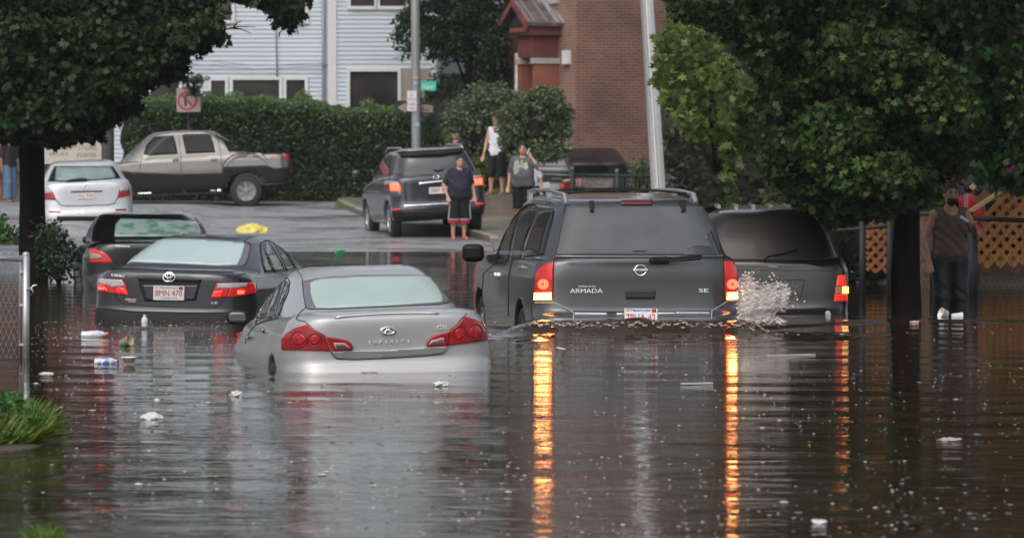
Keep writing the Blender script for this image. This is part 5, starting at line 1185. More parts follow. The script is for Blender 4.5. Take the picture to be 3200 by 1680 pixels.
# right maple
DR = 47.6
b0 = at(2830, 968, DR)
rt = thing('maple_tree', 'broad dark maple on the right with its trunk standing in the water before the lattice', 'tree', (b0[0], DR, -.55))
trunk(rt, [at(2830, 1080, DR), at(2832, 968, DR), at(2832, 850, DR), at(2834, 720, DR), at(2836, 600, DR), at(2838, 450, DR), at(2820, 200, DR), at(2790, -100, DR), at(2760, -1800, DR)], [.20, .165, .155, .14, .14, .145, .14, .12, .06], n=18)
regs = [([(2100, -60), (3200, -60), (3200, 100), (2960, 110), (2980, 260), (3060, 400), (3060, 470), (2980, 520), (2900, 570), (2750, 600), (2640, 560), (2550, 520), (2440, 470), (2400, 380), (2390, 250), (2300, 130), (2200, 60), (2110, 40)], 45.8, 50, 1500, .15, 26),
        ([(2390, 430), (2560, 480), (2740, 590), (2900, 600), (2870, 640), (2740, 660), (2600, 690), (2560, 660), (2450, 600), (2400, 540)], 45.8, 49, 420, .12, 20),
        ([(2050, -1000), (3500, -1000), (3500, -60), (2100, -60)], 44.5, 51, 430, .5, 34), ([(2000, -2600), (3500, -2600), (3500, -1000), (2050, -1000)], 44.5, 52, 420, .75, 38),
        ([(3200, -60), (3600, -60), (3600, 500), (3200, 500)], 45, 51, 90, .4, 34)]
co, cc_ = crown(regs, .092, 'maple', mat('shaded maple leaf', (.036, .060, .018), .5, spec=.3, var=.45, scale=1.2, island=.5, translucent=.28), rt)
co2, c2_ = crown([([(2480, 380), (2560, 330), (2700, 350), (2760, 470), (2880, 520), (2860, 590), (2700, 600), (2560, 560)], 45.3, 46.2, 150, .13, 22), ([(2560, 60), (2800, 120), (3000, 240), (3040, 380), (2900, 420), (2760, 300), (2600, 200)], 45.3, 46.2, 190, .13, 22)], .092, 'maple', mat('lit maple leaf', (.050, .092, .024), .5, spec=.3, var=.4, island=.5, translucent=.3), rt, 'outer_sprays')  # sprays in a lighter leaf copy, painted as if catching the light
limbs([at(2836, y, DR) for y in (470, 330, 150, -50, -300)], cc_, 50, M_BARK, rt, .05, 'branches')
# bright tree on the far right and its shrub
br_ = thing('leafy_tree', 'brighter green broad leaved tree at the right edge above the wooden lattice', 'tree', (at(3230, 900, 53.5)[0], 53.5, 0))
trunk(br_, [at(3260, 900, 53.5), at(3250, 500, 53.5), at(3230, 100, 53.5), at(3240, -300, 53.5)], [.14, .12, .1, .04])
regs = [([(2960, 130), (3040, 110), (3100, 160), (3200, 80), (3300, 100), (3320, 600), (3200, 530), (3190, 590), (3130, 590), (3080, 500), (3030, 520), (2960, 480), (2930, 300)], 51.5, 54.5, 300, .26, 32),
        ([(3000, -500), (3500, -500), (3500, 80), (3150, 60)], 51.5, 55, 140, .45, 30)]
co, cc_ = crown(regs, .16, 'oval', mat('broad bright leaf', (.055, .15, .035), .38, var=.3, scale=1.5, island=.45, translucent=.35), br_)
limbs([at(3245, y, 53.5) for y in (500, 300, 100)], cc_, 18, M_BARK, br_, .04, 'branches')
shrub('small bright green shrub behind the man standing in the water', [(2895, 590), (2905, 560), (2940, 555), (2960, 600), (2955, 640), (2900, 650), (2885, 630)], 55.8, 57, 34, .13, 26, .08, ML_BR)
# pink flowers
fl = thing('pink_flowers', 'pink blossoms hanging among the leaves at the right edge', 'flowers', at(3155, 530, 50.5))
for cx, cy, s_ in ((3150, 525, .055), (3165, 522, .05), (3143, 536, .04), (3138, 640, .04), (3155, 652, .045), (3170, 640, .035)):
    p_ = np.repeat(at(cx, cy, 50.5)[None], 5, 0); v_, f_ = leaves(p_, s_ * 1.5, 'oval', .2); mesh_obj('blossom', v_, f_, mat('pink petal', (.55, .12, .32), .5, translucent=.3), fl)
# grass clumps by the camera
def grass(label, poly, D0, D1, n_, h_, m, up=.9):
    p = np.array(poly); 
    q = in_poly(poly, n_); d_ = rays(q); t_ = (0 - CAMZ) / d_[:, 2]; pos = CAM + d_ * t_[:, None]
    v_, f_ = leaves(pos, h_, 'blade', 0, upright=up)
    return tag(mesh_obj('grass', v_, f_, m), label, None, None, 'stuff')
M_GR = mat('wet grass blade', (.13, .21, .035), .4, var=.3, island=.4, translucent=.35)
grass('grass clump', [(-60, 1330), (40, 1322), (110, 1340), (150, 1372), (100, 1392), (-60, 1400)], 0, 0, 3800, .22, M_GR)
grass('grass tuft', [(90, 1690), (130, 1672), (170, 1675), (190, 1700), (100, 1712)], 0, 0, 500, .09, M_GR)
shrub('broad leaved weeds in the grass by the left fence post', [(0, 1240), (30, 1235), (60, 1250), (100, 1290), (160, 1345), (120, 1370), (60, 1330), (0, 1330)], 25.6, 26.6, 40, .06, 16, .045, ML_BR, name='weeds', cat='plant')
V = []
mb = MB(); c_ = gnd(20, 1372, 0); mb.ell((c_[0], c_[1], -.05), (.45, 1.2, .09), 20, 8); tag(mb.build('grass_mound', M_DIRT, None, True), kind='structure')

shrub('dark tangled undergrowth behind the right hand chain link fence', [(2430, 660), (2560, 640), (2700, 650), (2900, 640), (3060, 560), (3260, 500), (3260, 880), (2440, 880)], 57.5, 59.5, 330, .2, 26, .10, mat('undergrowth leaf', (.022, .030, .014), .6, spec=.2, var=.3, island=.5, translucent=.2), name='undergrowth', cat='shrub', core=.95)

shrub('dark leafy shrub filling the gap between the long hedge and the rounded bushes', [(1325, 640), (1330, 300), (1350, 225), (1400, 235), (1440, 290), (1450, 640)], 106.2, 107.6, 210, .2, 40, .09, mat('dark shrub leaf', (.030, .048, .022), .55, spec=.25, var=.3, island=.45, translucent=.25), core=.8)
# ================================================================ people
def cap(x, y, z, a, b, ra, rb):
    a = np.array(a, float); d = np.array(b, float) - a; L2 = max((d * d).sum(), 1e-9)
    t = np.clip(((x - a[0]) * d[0] + (y - a[1]) * d[1] + (z - a[2]) * d[2]) / L2, 0, 1)
    return np.sqrt((x - a[0] - d[0] * t) ** 2 + (y - a[1] - d[1] * t) ** 2 + (z - a[2] - d[2] * t) ** 2) - (ra + (rb - ra) * t)
def ellp(x, y, z, c, r):
    k = np.sqrt(((x - c[0]) / r[0]) ** 2 + ((y - c[1]) / r[1]) ** 2 + ((z - c[2]) / r[2]) ** 2); return (k - 1) * min(r)
def person(label, px, py, D, hgt, skin, hair, yaw=0, LA=None, RA=None, fat=1., shirt=None, sleeves=True, shirt_z=.95, shorts=None, shorts_z=.5, shoes=None, beard=None, lean=0, legs=((.10, 0), (-.10, 0)), head=(0, 0), h=.0115, group=None, hairlen=0, cap_m=None, socks=None, pose_py=None):
    """local frame: x to the viewer's right, y away from the viewer, z up; the figure faces -y before yaw"""
    k = hgt / 1.75; foot = at(px, py, D); root = thing('person', label, 'person', foot, group)
    cy, sy = math.cos(R(yaw)), math.sin(R(yaw))
    def loc2(X, Y, Z):
        X, Y, Z = (X - foot[0]) / k, (Y - foot[1]) / k, (Z - foot[2]) / k
        return X * cy + Y * sy, -X * sy + Y * cy, Z
    if lean:
        pass
    hc = np.array([head[0], -.03 + head[1] - lean * .35, 1.625 - abs(lean) * .12]); ch = np.array([0, -lean * .2, 1.30 - abs(lean) * .05]); nk = np.array([0, -lean * .28, 1.46 - abs(lean) * .08])
    LA = LA or ((.25, .02, 1.13), (.27, -.05, .88)); RA = RA or ((-.25, .02, 1.13), (-.27, -.05, .88))
    shl = nk + np.array([.175, .0, -.055]); shr = nk + np.array([-.175, .0, -.055])
    hips = []
    def limbs_(x, y, z, e=0., arms=True):
        d = None
        for s_, (E, Wr) in ((shl, LA), (shr, RA)):
            a1 = cap(x, y, z, s_, E, .052 * fat ** .5 + e, .040 * fat ** .5 + e); a2 = cap(x, y, z, E, Wr, .040 + e, .025 + e)
            q = smin(a1, a2, .02); d = q if d is None else np.minimum(d, q)
        return d
    def torso(x, y, z, e=0.):
        d = ellp(x, y, z, ch, (.165 * fat + e, .105 * fat + e, .20 + e))
        d = smin(d, ellp(x, y, z, (0, -.01 - lean * .08, 1.08), (.150 * fat * (1 + .12 * (fat - 1)) + e, .105 * fat * fat + e, .19 + e)), .08)
        d = smin(d, ellp(x, y, z, (0, .015, .92), (.165 * fat ** .8 + e, .115 * fat + e, .12 + e)), .06)
        d = smin(d, cap(x, y, z, shl, shr, .055 + e, .055 + e), .05)
        return d
    def legs_(x, y, z, e=0.):
        d = None
        for (fx, fy) in legs:
            s_ = 1 if fx > 0 else -1; hp_ = (s_ * .09, .01, .90); kn = (fx * .95, fy * .6 - .015, .49); an = (fx, fy + .02, .085)
            q = smin(cap(x, y, z, hp_, kn, .088 * fat ** .6 + e, .057 + e), smin(cap(x, y, z, kn, (kn[0] * .5 + an[0] * .5, kn[1] * .5 + an[1] * .5 + .02, .33), .053 + e, .055 + e), cap(x, y, z, (kn[0] * .5 + an[0] * .5, kn[1] * .5 + an[1] * .5 + .02, .33), an, .052 + e, .034 + e), .03), .03)
            d = q if d is None else np.minimum(d, q)
        return d
    def body(X, Y, Z):
        x, y, z = loc2(X, Y, Z)
        d = torso(x, y, z, -.008); d = smin(d, legs_(x, y, z), .04); d = smin(d, limbs_(x, y, z), .03)
        d = smin(d, cap(x, y, z, nk - np.array([0, 0, .03]), hc - np.array([0, -.02, .06]), .056, .052), .03)
        hd = ellp(x, y, z, hc, (.074, .092, .112)); hd = smin(hd, ellp(x, y, z, hc + np.array([0, -.025, -.065]), (.050, .055, .052)), .03)
        hd = smin(hd, cap(x, y, z, hc + np.array([0, -.085, .01]), hc + np.array([0, -.108, -.028]), .010, .015), .012)
        for s_ in (-1, 1):
            hd = smin(hd, ellp(x, y, z, hc + np.array([s_ * .076, .005, -.01]), (.012, .02, .03)), .008)
            hd = smax(hd, -ellp(x, y, z, hc + np.array([s_ * .031, -.098, .018]), (.017, .014, .010)), .01)
        hd = smin(hd, ellp(x, y, z, hc + np.array([0, -.084, -.062]), (.026, .012, .008)), .008)
        d = smin(d, hd, .015)
        for (fx, fy) in legs:
            d = smin(d, smax(cap(x, y, z, (fx, fy + .05, .035), (fx * 1.15, fy - .13, .025), .04, .03), -z, .01), .03)
        for sg, (E, Wr) in ((1, LA), (-1, RA)):
            E = np.array(E); Wr = np.array(Wr); dr = Wr - E; dr = dr / np.linalg.norm(dr)
            sd = np.cross(dr, [0, 1, .1]); sd = sd / np.linalg.norm(sd); fw = np.cross(sd, dr)
            pm = Wr + dr * .045; hand = np.maximum(cap(x, y, z, Wr + dr * .01, Wr + dr * .075, .030, .036), np.abs((x - pm[0]) * fw[0] + (y - pm[1]) * fw[1] + (z - pm[2]) * fw[2]) - .017)
            for i, L_ in enumerate((.062, .072, .068, .054)):
                o_ = (i - 1.5) * .019; k0 = Wr + dr * .082 + sd * o_; k1 = k0 + dr * L_ * .5 + fw * -.006; k2 = k1 + dr * L_ * .45 + fw * -.022
                fg = smin(cap(x, y, z, k0 - dr * .02, k1, .0095, .0085), cap(x, y, z, k1, k2, .0085, .007), .004); hand = smin(hand, fg, .005)
            t0 = Wr + dr * .035 - sd * .026; t1 = t0 + dr * .034 - sd * .022; t2 = t1 + dr * .028 - fw * .012
            hand = smin(hand, smin(cap(x, y, z, t0, t1, .013, .010), cap(x, y, z, t1, t2, .010, .008), .004), .008)
            d = smin(d, hand, .012)
        return d * k
    R_ = .50 * k
    lo = (foot[0] - R_, foot[1] - R_ * (.8 if not lean else 1.2), foot[2] - .02); hi = (foot[0] + R_, foot[1] + R_ * .8, foot[2] + 1.79 * k)
    P, Fc = surf(body, lo, hi, h, 1); mesh_obj('body', P, Fc, skin, root, True)
    def cloth(fn, nm, m, hh=.014):
        P, Fc = surf(lambda X, Y, Z: fn(*loc2(X, Y, Z)) * k, lo, hi, hh, 1)
        return mesh_obj(nm, P, Fc, m, root, True)
    fold = lambda x, y, z: .006 * np.sin(x * 42 + 3 * np.sin(z * 11) + z * 20) * np.sin(z * 13 + x * 9)
    if shirt:
        def fs_(x, y, z):
            d = torso(x, y, z, .016); fl_ = cap(x, y, z, (0, 0, 1.2), (0, .0, shirt_z), .0, .0) * 0
            d = smin(d, ellp(x, y, z, (0, 0, shirt_z + .06), (.178 * fat, .13 * fat, .16)), .07)
            if sleeves:
                for s_, (E, Wr) in ((shl, LA), (shr, RA)):
                    E_ = s_ + (np.array(E) - s_) * .78; d = smin(d, cap(x, y, z, s_, E_, .072, .066), .03)
            d = d + fold(x, y, z)
            d = smax(d, shirt_z - z + .012 * np.sin(x * 18), .008); d = smax(d, -ellp(x, y, z, nk + np.array([0, -.04, .05]), (.075, .12, .075) if sleeves else (.095, .15, .13)), .01)
            if not sleeves:
                for s_ in (shl, shr): d = smax(d, -(cap(x, y, z, s_ + np.array([.055 if s_[0] > 0 else -.055, -.2, 0]), s_ + np.array([.055 if s_[0] > 0 else -.055, .2, 0]), .075, .075)), .01)
            return d
        sh = cloth(fs_, 'shirt', shirt)
    if shorts:
        def fo_(x, y, z):
            d = smin(legs_(x, y, z, .038), ellp(x, y, z, (0, .01, .93), (.18 * fat ** .8, .135 * fat, .15)), .05)
            d = smin(d, cap(x, y, z, (.09, .0, .85), (legs[0][0] * 1.0, legs[0][1] * .5, shorts_z), .098, .096 * min(fat, 1.15)), .015); d = smin(d, cap(x, y, z, (-.09, .0, .85), (legs[1][0] * 1.0, legs[1][1] * .5, shorts_z), .098, .096 * min(fat, 1.15)), .012)
            d = d + fold(x, y, z) * .8
            return smax(smax(d, shorts_z - z, .008), z - 1.03, .008)
        so_ = cloth(fo_, 'shorts' if shorts_z > .3 else 'trousers', shorts)
    if shoes:
        def fh_(x, y, z):
            d = 9.
            for (fx, fy) in legs: d = np.minimum(d, smax(cap(x, y, z, (fx, fy + .055, .04), (fx * 1.18, fy - .155, .032), .052, .042), -z - .005, .01))
            return d
        cloth(fh_, 'shoes', shoes, .012)
    def fhair(x, y, z):
        d = ellp(x, y, z, hc + np.array([0, .014, .02]), (.083, .098, .112 + hairlen)); d = smax(d, (hc[2] + .045 - z) - (y - hc[1] + .06) * 1.1, .015)
        return d + .003 * np.sin(x * 160) * np.sin(z * 140 + y * 90)
    hh_ = cloth(fhair, 'cap' if cap_m else 'hair', cap_m or hair, .010)
    if cap_m:
        cloth(lambda x, y, z: smax(ellp(x, y, z, hc + np.array([0, -.12, .06]), (.07, .09, .016)), y - hc[1] - .0, .01), 'cap_brim', cap_m, .010)
    if beard:
        cloth(lambda x, y, z: smax(smax(ellp(x, y, z, hc + np.array([0, -.028, -.062]), (.058, .078, .066)), z - (hc[2] - .05) - np.abs(x) * .5, .01), (y - hc[1] - .01), .02), 'beard', beard, .010)
    def feat(x, y, z):
        d = 9.
        for s_ in (-1, 1):
            d = np.minimum(d, ellp(x, y, z, hc + np.array([s_ * .031, -.090, .016]), (.013, .008, .007)))
            d = np.minimum(d, cap(x, y, z, hc + np.array([s_ * .017, -.094, .036]), hc + np.array([s_ * .046, -.083, .038]), .005, .004))
        return d
    cloth(feat, 'eyes', mat('dark eyes', (.012, .009, .008), .3), .006 / 1.)
    root['_k'] = k; del root['_k']
    return root, loc2, (k, foot, cy, sy)
S1 = mat('tan skin', (.46, .26, .18), .5, var=.1, scale=4); S2 = mat('brown skin', (.26, .135, .09), .45, var=.12, scale=4); S3 = mat('olive skin tone', (.44, .24, .15), .45, var=.12)  # three even skin tones: tan, brown and olive
HB = mat('black hair', (.012, .010, .010), .5, bump=.8, bscale=200)
# man at the water edge, hands on hips height, barefoot in sandals
M_NAVY = mat('navy tee', (.016, .017, .032), .8, bump=.3, bscale=30); M_BLK = mat('black shorts cloth', (.010, .010, .011), .85, bump=.3, bscale=30); M_REDC = mat('red cloth', (.35, .02, .035), .75, bump=.3)
p1, l1, fr1 = person('heavy man in navy tee and red hemmed black shorts at the water edge', 1435, 748, 82.4, 1.66, S1, HB, yaw=14, fat=1.45, shirt=M_NAVY, shirt_z=.86, shorts=M_BLK, shorts_z=.42, LA=((.30, .04, 1.14), (.31, -.07, .90)), RA=((-.32, .03, 1.14), (-.27, -.10, .90)), legs=((.11, 0), (-.13, -.02)), head=(.01, 0))
def extra(fr, root, fn, nm, m, hh=.012):
    k, foot, cy, sy = fr; R_ = .50 * k
    lo = (foot[0] - R_, foot[1] - R_ * .8, foot[2] - .02); hi = (foot[0] + R_, foot[1] + R_ * .8, foot[2] + 1.79 * k)
    def g_(X, Y, Z):
        X, Y, Z = (X - foot[0]) / k, (Y - foot[1]) / k, (Z - foot[2]) / k
        return fn(X * cy + Y * sy, -X * sy + Y * cy, Z) * k
    P, Fc = surf(g_, lo, hi, hh, 1); return mesh_obj(nm, P, Fc, m, root, True)
def hem(x, y, z):
    d = np.minimum(cap(x, y, z, (.105, -.01, .5), (.105, -.01, .3), .118, .112), cap(x, y, z, (-.125, -.02, .5), (-.125, -.02, .3), .118, .112))
    return smax(smax(d, .335 - z, .006), z - .425, .006)
extra(fr1, p1, hem, 'red_hem', M_REDC)
extra(fr1, p1, lambda x, y, z: smax(smax(np.minimum(cap(x, y, z, (.105, -.01, .5), (.105, -.01, .3), .124, .124), cap(x, y, z, (-.125, -.02, .5), (-.125, -.02, .3), .124, .124)), .412 - z, .004), z - .432, .004), 'hem_piping', mat('pale piping', (.45, .42, .45), .7))
for sx in (-.245, .235):
    extra(fr1, p1, lambda x, y, z, s=sx: cap(x, y, z, (s * .82, -.06, .85), (s, -.06, .43), .012, .012), 'side_piping', MATS['pale piping'])
def sandal(x, y, z):
    d = np.minimum(np.maximum(ellp(x, y, z, (.125, -.05, .0), (.055, .15, .03)), z - .014), np.maximum(ellp(x, y, z, (-.145, -.07, .0), (.055, .15, .03)), z - .014))
    d = np.minimum(d, np.maximum(np.abs(np.sqrt((x - .12) ** 2 + (z - .02) ** 2) - .045) - .006, np.abs(y + .07) - .02)); d = np.minimum(d, np.maximum(np.abs(np.sqrt((x + .14) ** 2 + (z - .02) ** 2) - .045) - .006, np.abs(y + .09) - .02)); return d
extra(fr1, p1, sandal, 'sandals', mat('red sandal', (.40, .06, .05), .5), .009)
# man on the phone
M_GT = mat('grey tee', (.10, .10, .115), .85, bump=.3, bscale=30)
p2, l2, fr2 = person('heavy man in grey tee with a pale print holding a phone to his ear', 1634, 716, 87.0, 1.80, S1, HB, yaw=-6, fat=1.36, shirt=M_GT, shirt_z=.86, shorts=M_BLK, shorts_z=.42, LA=((.36, -.09, 1.22), (.175, -.06, 1.46)), RA=((-.27, .03, 1.13), (-.29, -.06, .87)), shoes=mat('white trainers', (.6, .6, .6), .5))
pl2 = Plane(tuple(at(1634, 500, 87.0 - .17)), (0, -1, 0))
z_ = zc(1080, 350, 3.004)
MPR = mat('pale shirt print', (.42, .42, .38), .8, var=.4, scale=30)
for q in ([(1585, 470), (1620, 450), (1640, 500), (1625, 560), (1590, 590), (1575, 540)], [(1640, 455), (1665, 450), (1670, 520), (1645, 530)], [(1670, 480), (1705, 470), (1715, 520), (1690, 580), (1670, 560)], [(1625, 560), (1690, 560), (1670, 605), (1640, 600)], [(1600, 440), (1615, 445), (1612, 465)], [(1650, 540), (1672, 530), (1668, 556)]):
    panel(pl2, z_(q), MPR, p2, 'shirt_print', off=.01, step=4, smooth=False)
ph = at(1651, 472, 86.92)
mb = MB().box((-.012, -.035, -.065), (.012, .035, .065), Matrix.Translation(Vector(ph)) @ Matrix.Rotation(R(25), 4, 'Y'))
tag(mb.build('phone', mat('pale phone case', (.6, .6, .62), .3)), 'pale mobile phone held at the ear of the heavy man in grey tee', 'phone')
# person in white half hidden behind him
person('person in a white tee mostly hidden behind the heavy man on the phone', 1657, 708, 88.6, 1.56, S1, HB, fat=1.1, shirt=mat('white tee', (.62, .64, .70), .8), shirt_z=.78, shorts=mat('dark denim', (.03, .035, .05), .8), shorts_z=.12)
# man in the tank top on the raised lawn
p4, l4, fr4 = person('slim man in white tank top standing on the raised lawn by the shrub', 1552, 610, 92.9, 1.80, S1, mat('short brown hair', (.05, .025, .018), .6), yaw=-28, fat=.96, shirt=mat('white tank top', (.66, .67, .74), .8, bump=.3), sleeves=False, shirt_z=.86, shorts=M_BLK, shorts_z=.40, RA=((-.24, -.02, 1.13), (-.27, -.10, .86)), LA=((.26, -.02, 1.14), (.23, -.20, 1.30)), legs=((.11, .03), (-.12, -.06)))
# capped man behind the graphite suv
person('man in a dark cap standing behind the roof of the graphite suv', 1425, 655, 95.5, 1.86, S1, HB, yaw=-20, shirt=mat('charcoal tee', (.014, .014, .015), .8), shirt_z=.9, shorts=M_BLK, shorts_z=.12, cap_m=mat('dark cap', (.012, .014, .03), .7), h=.015)
# man wading on the right
M_BT = mat('soaked brown tank top', (.10, .065, .055), .6, bump=.5, bscale=25); M_DK = mat('soaked black trousers', (.016, .018, .02), .45, bump=.6, bscale=20)
p6, l6, fr6 = person('bearded man in a brown tank top wading knee deep beside the right tree', 2968, 1068, 51.0, 1.95, S3, HB, yaw=10, fat=1.02, shirt=M_BT, sleeves=False, shirt_z=.93, shorts=M_DK, shorts_z=.12, beard=HB, RA=((-.275, .03, 1.15), (-.25, -.04, .90)), LA=((.30, .0, 1.17), (.20, -.26, 1.28)), h=.0125, hairlen=.012, legs=((.11, 0), (-.10, -.02)))
pc = at(3014, 684, 50.58)
tag(MB().box((-.06, -.005, -.022), (.06, .005, .022), Matrix.Translation(Vector(pc)) @ Matrix.Rotation(R(32), 4, 'Y') @ Matrix.Rotation(R(-35), 4, 'X')).build('phone', mat('silver phone', (.5, .55, .55), .2, .5)), 'silver phone in the hand of the bearded wading man', 'phone')
# bending person in red
p7, l7, fr7 = person('person in a red sports jacket with white stripes turned away behind the wading man', 3022, 905, 56.2, 1.50, S2, HB, yaw=160, fat=1.3, lean=.3, shirt=mat('red sports jacket', (.42, .008, .018), .6, bump=.3), shirt_z=.86, shorts=M_DK, shorts_z=.12, h=.016)
plr = Plane(tuple(at(3010, 640, 55.75)), (0, -1, 0)); z_ = zc(2840, 500, 4.506)
for pts in ([(785, 470), (795, 560), (785, 660), (755, 780)], [(812, 470), (825, 560), (815, 670), (785, 790)]): seam(plr, z_(pts), mat('white stripe', (.5, .4, .45), .6), p7, 'stripe', w=3, off=.01, skirt=.004)
# shoppers at the left edge
person('person in dark red top with bare legs at the far left edge of the road', 8, 620, 106, 1.66, S2, HB, yaw=-30, shirt=mat('dark red top', (.07, .012, .02), .8), shirt_z=.8, shorts=mat('brown shorts', (.06, .03, .03), .8), shorts_z=.55, h=.016)
person('person in a black top and blue jeans walking just left of the dark tree trunk', 30, 632, 103, 1.68, S2, HB, yaw=40, shirt=mat('black top', (.012, .012, .014), .8), shirt_z=.9, shorts=mat('blue jeans', (.09, .15, .24), .8), shorts_z=.1, h=.016, legs=((.12, .08), (-.1, -.12)))
person('person in dark clothes partly seen right of the dark tree trunk by the banner', 108, 625, 105, 1.7, S2, HB, yaw=-60, shirt=mat('dark slate top', (.03, .03, .035), .8), shirt_z=.85, shorts=M_DK, shorts_z=.1, h=.018)
# ================================================================ poles, signs, fences
M_GALV = mat('galvanised steel', (.40, .40, .41), .38, .75, var=.15, scale=5)
M_POLE = mat('weathered street pole', (.27, .27, .28), .5, .4, var=.1, scale=2)
dp = 96.
tp = [at(1303, 640, dp), at(1301, 455, dp), at(1298, 100, dp), at(1293, -500, dp)]
sp_ = thing('street_pole', 'grey steel street pole carrying the one way sign', 'pole', tp[0])
MB().tube(tp, [.115, .11, .10, .08], 20).build('shaft', M_POLE, sp_, True)
mb = MB()
for y in (262, 338, 320, 245): mb.tube([at(1301, y - 2, dp), at(1301, y + 2, dp)], .118, 20)
for y in (262,): pass
for i_, y in enumerate((245, 262, 322, 340)): MB().tube([at(1301, y - 2, dp), at(1301, y + 2, dp)], .118, 20).build('band', M_GALV, sp_, True)
MB().box(tuple(at(1294, 392, dp - .10) - np.array([0, .02, .03])), tuple(at(1310, 384, dp - .10) + np.array([0, 0, .0])) ).build('sticker', mat('pale blue sticker', (.25, .35, .5), .5), sp_)
def signpanel(label, corners, Y, m, name='sign', cat='sign', n=(0, -1, 0), th=.012):
    pl = Plane(tuple(at(sum(c[0] for c in corners) / 4, sum(c[1] for c in corners) / 4, Y)), n)
    r_ = thing(name, label, cat, pl.p)
    panel(pl, corners, m, r_, 'panel', off=0, step=60, skirt=th, smooth=False)
    return r_, pl
M_SGB = mat('black sign enamel', (.015, .015, .017), .4); M_SGT = mat('faded sign face', (.27, .21, .17), .5, var=.1)
zz = zc(1200, 180, 4.293)
r_, pl = signpanel('black bordered one way sign with a left arrow behind the small parking sign', zz([(150, 575), (685, 598), (680, 765), (150, 745)]), dp + .14, M_SGB, 'one_way_sign')
panel(pl, zz([(180, 668), (290, 605), (295, 632), (560, 632), (655, 650), (652, 735), (560, 738), (300, 715), (290, 745)]), M_SGT, r_, 'arrow', off=.004, step=60, smooth=False)
text_on(pl, 'ONE WAY', zz([(330, 722)])[0], zz([(635, 730)])[0], 15, M_SGB, r_, 'lettering', off=.009)
r_, pl = signpanel('narrow white parking sign with red print on the front of the steel pole', zz([(310, 447), (437, 447), (437, 722), (310, 718)]), dp - .14, mat('white sign face', (.60, .56, .62), .5), 'parking_sign')
for tx, y0_, hh in (('P', 530, 9), ('NO', 575, 7), ('PARKING', 640, 7), ('TOW', 698, 7)): text_on(pl, tx, zz([(330 if tx != 'P' else 355, y0_)])[0], zz([(418 if tx != 'P' else 392, y0_)])[0], hh, M_PLRED if tx != 'P' else mat('grey ink', (.3, .28, .33), .5), r_, 'lettering', off=.005)
r_, pl = signpanel('green street name sign with white letters on the steel pole', zz([(485, 318), (704, 314), (694, 448), (482, 440)]), dp - .02, mat('street sign green', (.03, .42, .30), .45), 'street_name_sign')
text_on(pl, 'William', zz([(500, 418)])[0], zz([(650, 424)])[0], 16, mat('white letter film', (.55, .68, .64), .4), r_, 'lettering', off=.005)
text_on(pl, 'St', zz([(655, 400)])[0], zz([(685, 400)])[0], 8, MATS['white letter film'], r_, 'lettering', off=.005)
# no turn sign behind the hedge top
zz = zc(500, 200, 7.509)
ps = thing('sign_post', 'thin grey post holding the crossed out turn sign above the hedge', 'post', at(590, 640, 106.6))
MB().tube([at(590, 640, 107.3), at(588, 230, 106.6)], .03, 8).build('post', mat('dull dark post', (.05, .05, .045), .7), ps, True)
r_, pl = signpanel('square no turn sign with a red circle and slash above the hedge', zz([(385, 570), (955, 540), (950, 1125), (395, 1130)]), 106.5, mat('pinkish sign face', (.33, .26, .25), .5), 'no_turn_sign')
cc = zz([(640, 860)])[0]; v, f = ring_poly(cc, 31, 30, .2); lay(pl, v, f, mat('sign red', (.38, .03, .05), .5), r_, 'red_circle', .004, .003)
seam(pl, [(cc[0] - 20, cc[1] - 20), (cc[0] + 21, cc[1] + 21)], MATS['sign red'], r_, 'red_slash', w=6, off=.007, skirt=.003)
seam(pl, zz([(600, 990), (600, 760), (640, 720), (730, 720)]), M_SGB, r_, 'turn_arrow', w=7, off=.0055, skirt=.003)
panel(pl, zz([(720, 660), (810, 720), (720, 790)]), M_SGB, r_, 'arrow_head', off=.0055, step=60, smooth=False)
shrub('vine growing over the top of the no turn sign', [(570, 262), (575, 240), (620, 228), (650, 240), (655, 262), (620, 275), (625, 300), (600, 296), (585, 280)], 106, 106.4, 26, .09, 26, .07, ML_HEDGE, name='vine', cat='vine')
up_ = thing('utility_pole', 'wooden utility pole rising behind the pewter pickup hood', 'pole', at(338, 620, 107))
MB().tube([at(338, 640, 107), at(336, 300, 107), at(334, -400, 107)], [.17, .16, .12], 14).build('shaft', mat('grey wood pole', (.10, .09, .085), .8, bump=.5), up_, True)
# bright lamp post on the right
dl = 72.
tp = [at(2062, 700, dl), at(2058, 600, dl), at(2040, 310, dl), at(2022, 15, dl), at(1990, -520, dl)]
lp = thing('lamp_post', 'tall bright aluminium lamp post leaning slightly, behind the large grey suv', 'lamp post', tp[0])
mb = MB().tube(tp, [.128, .128, .122, .115, .09], 24); mb.build('shaft', mat('brushed aluminium', (.82, .82, .84), .25, .85, var=.06), lp, True)
MB().tube([np.array(tp[-1]), np.array(tp[-1]) + [.3, -.8, .35], np.array(tp[-1]) + [.5, -2, .5]], .04, 8).build('arm', MATS['brushed aluminium'], lp, True)
MB().ell(np.array(tp[-1]) + [.52, -2.3, .48], (.16, .36, .09)).build('lamp_head', M_GALV, lp, True)
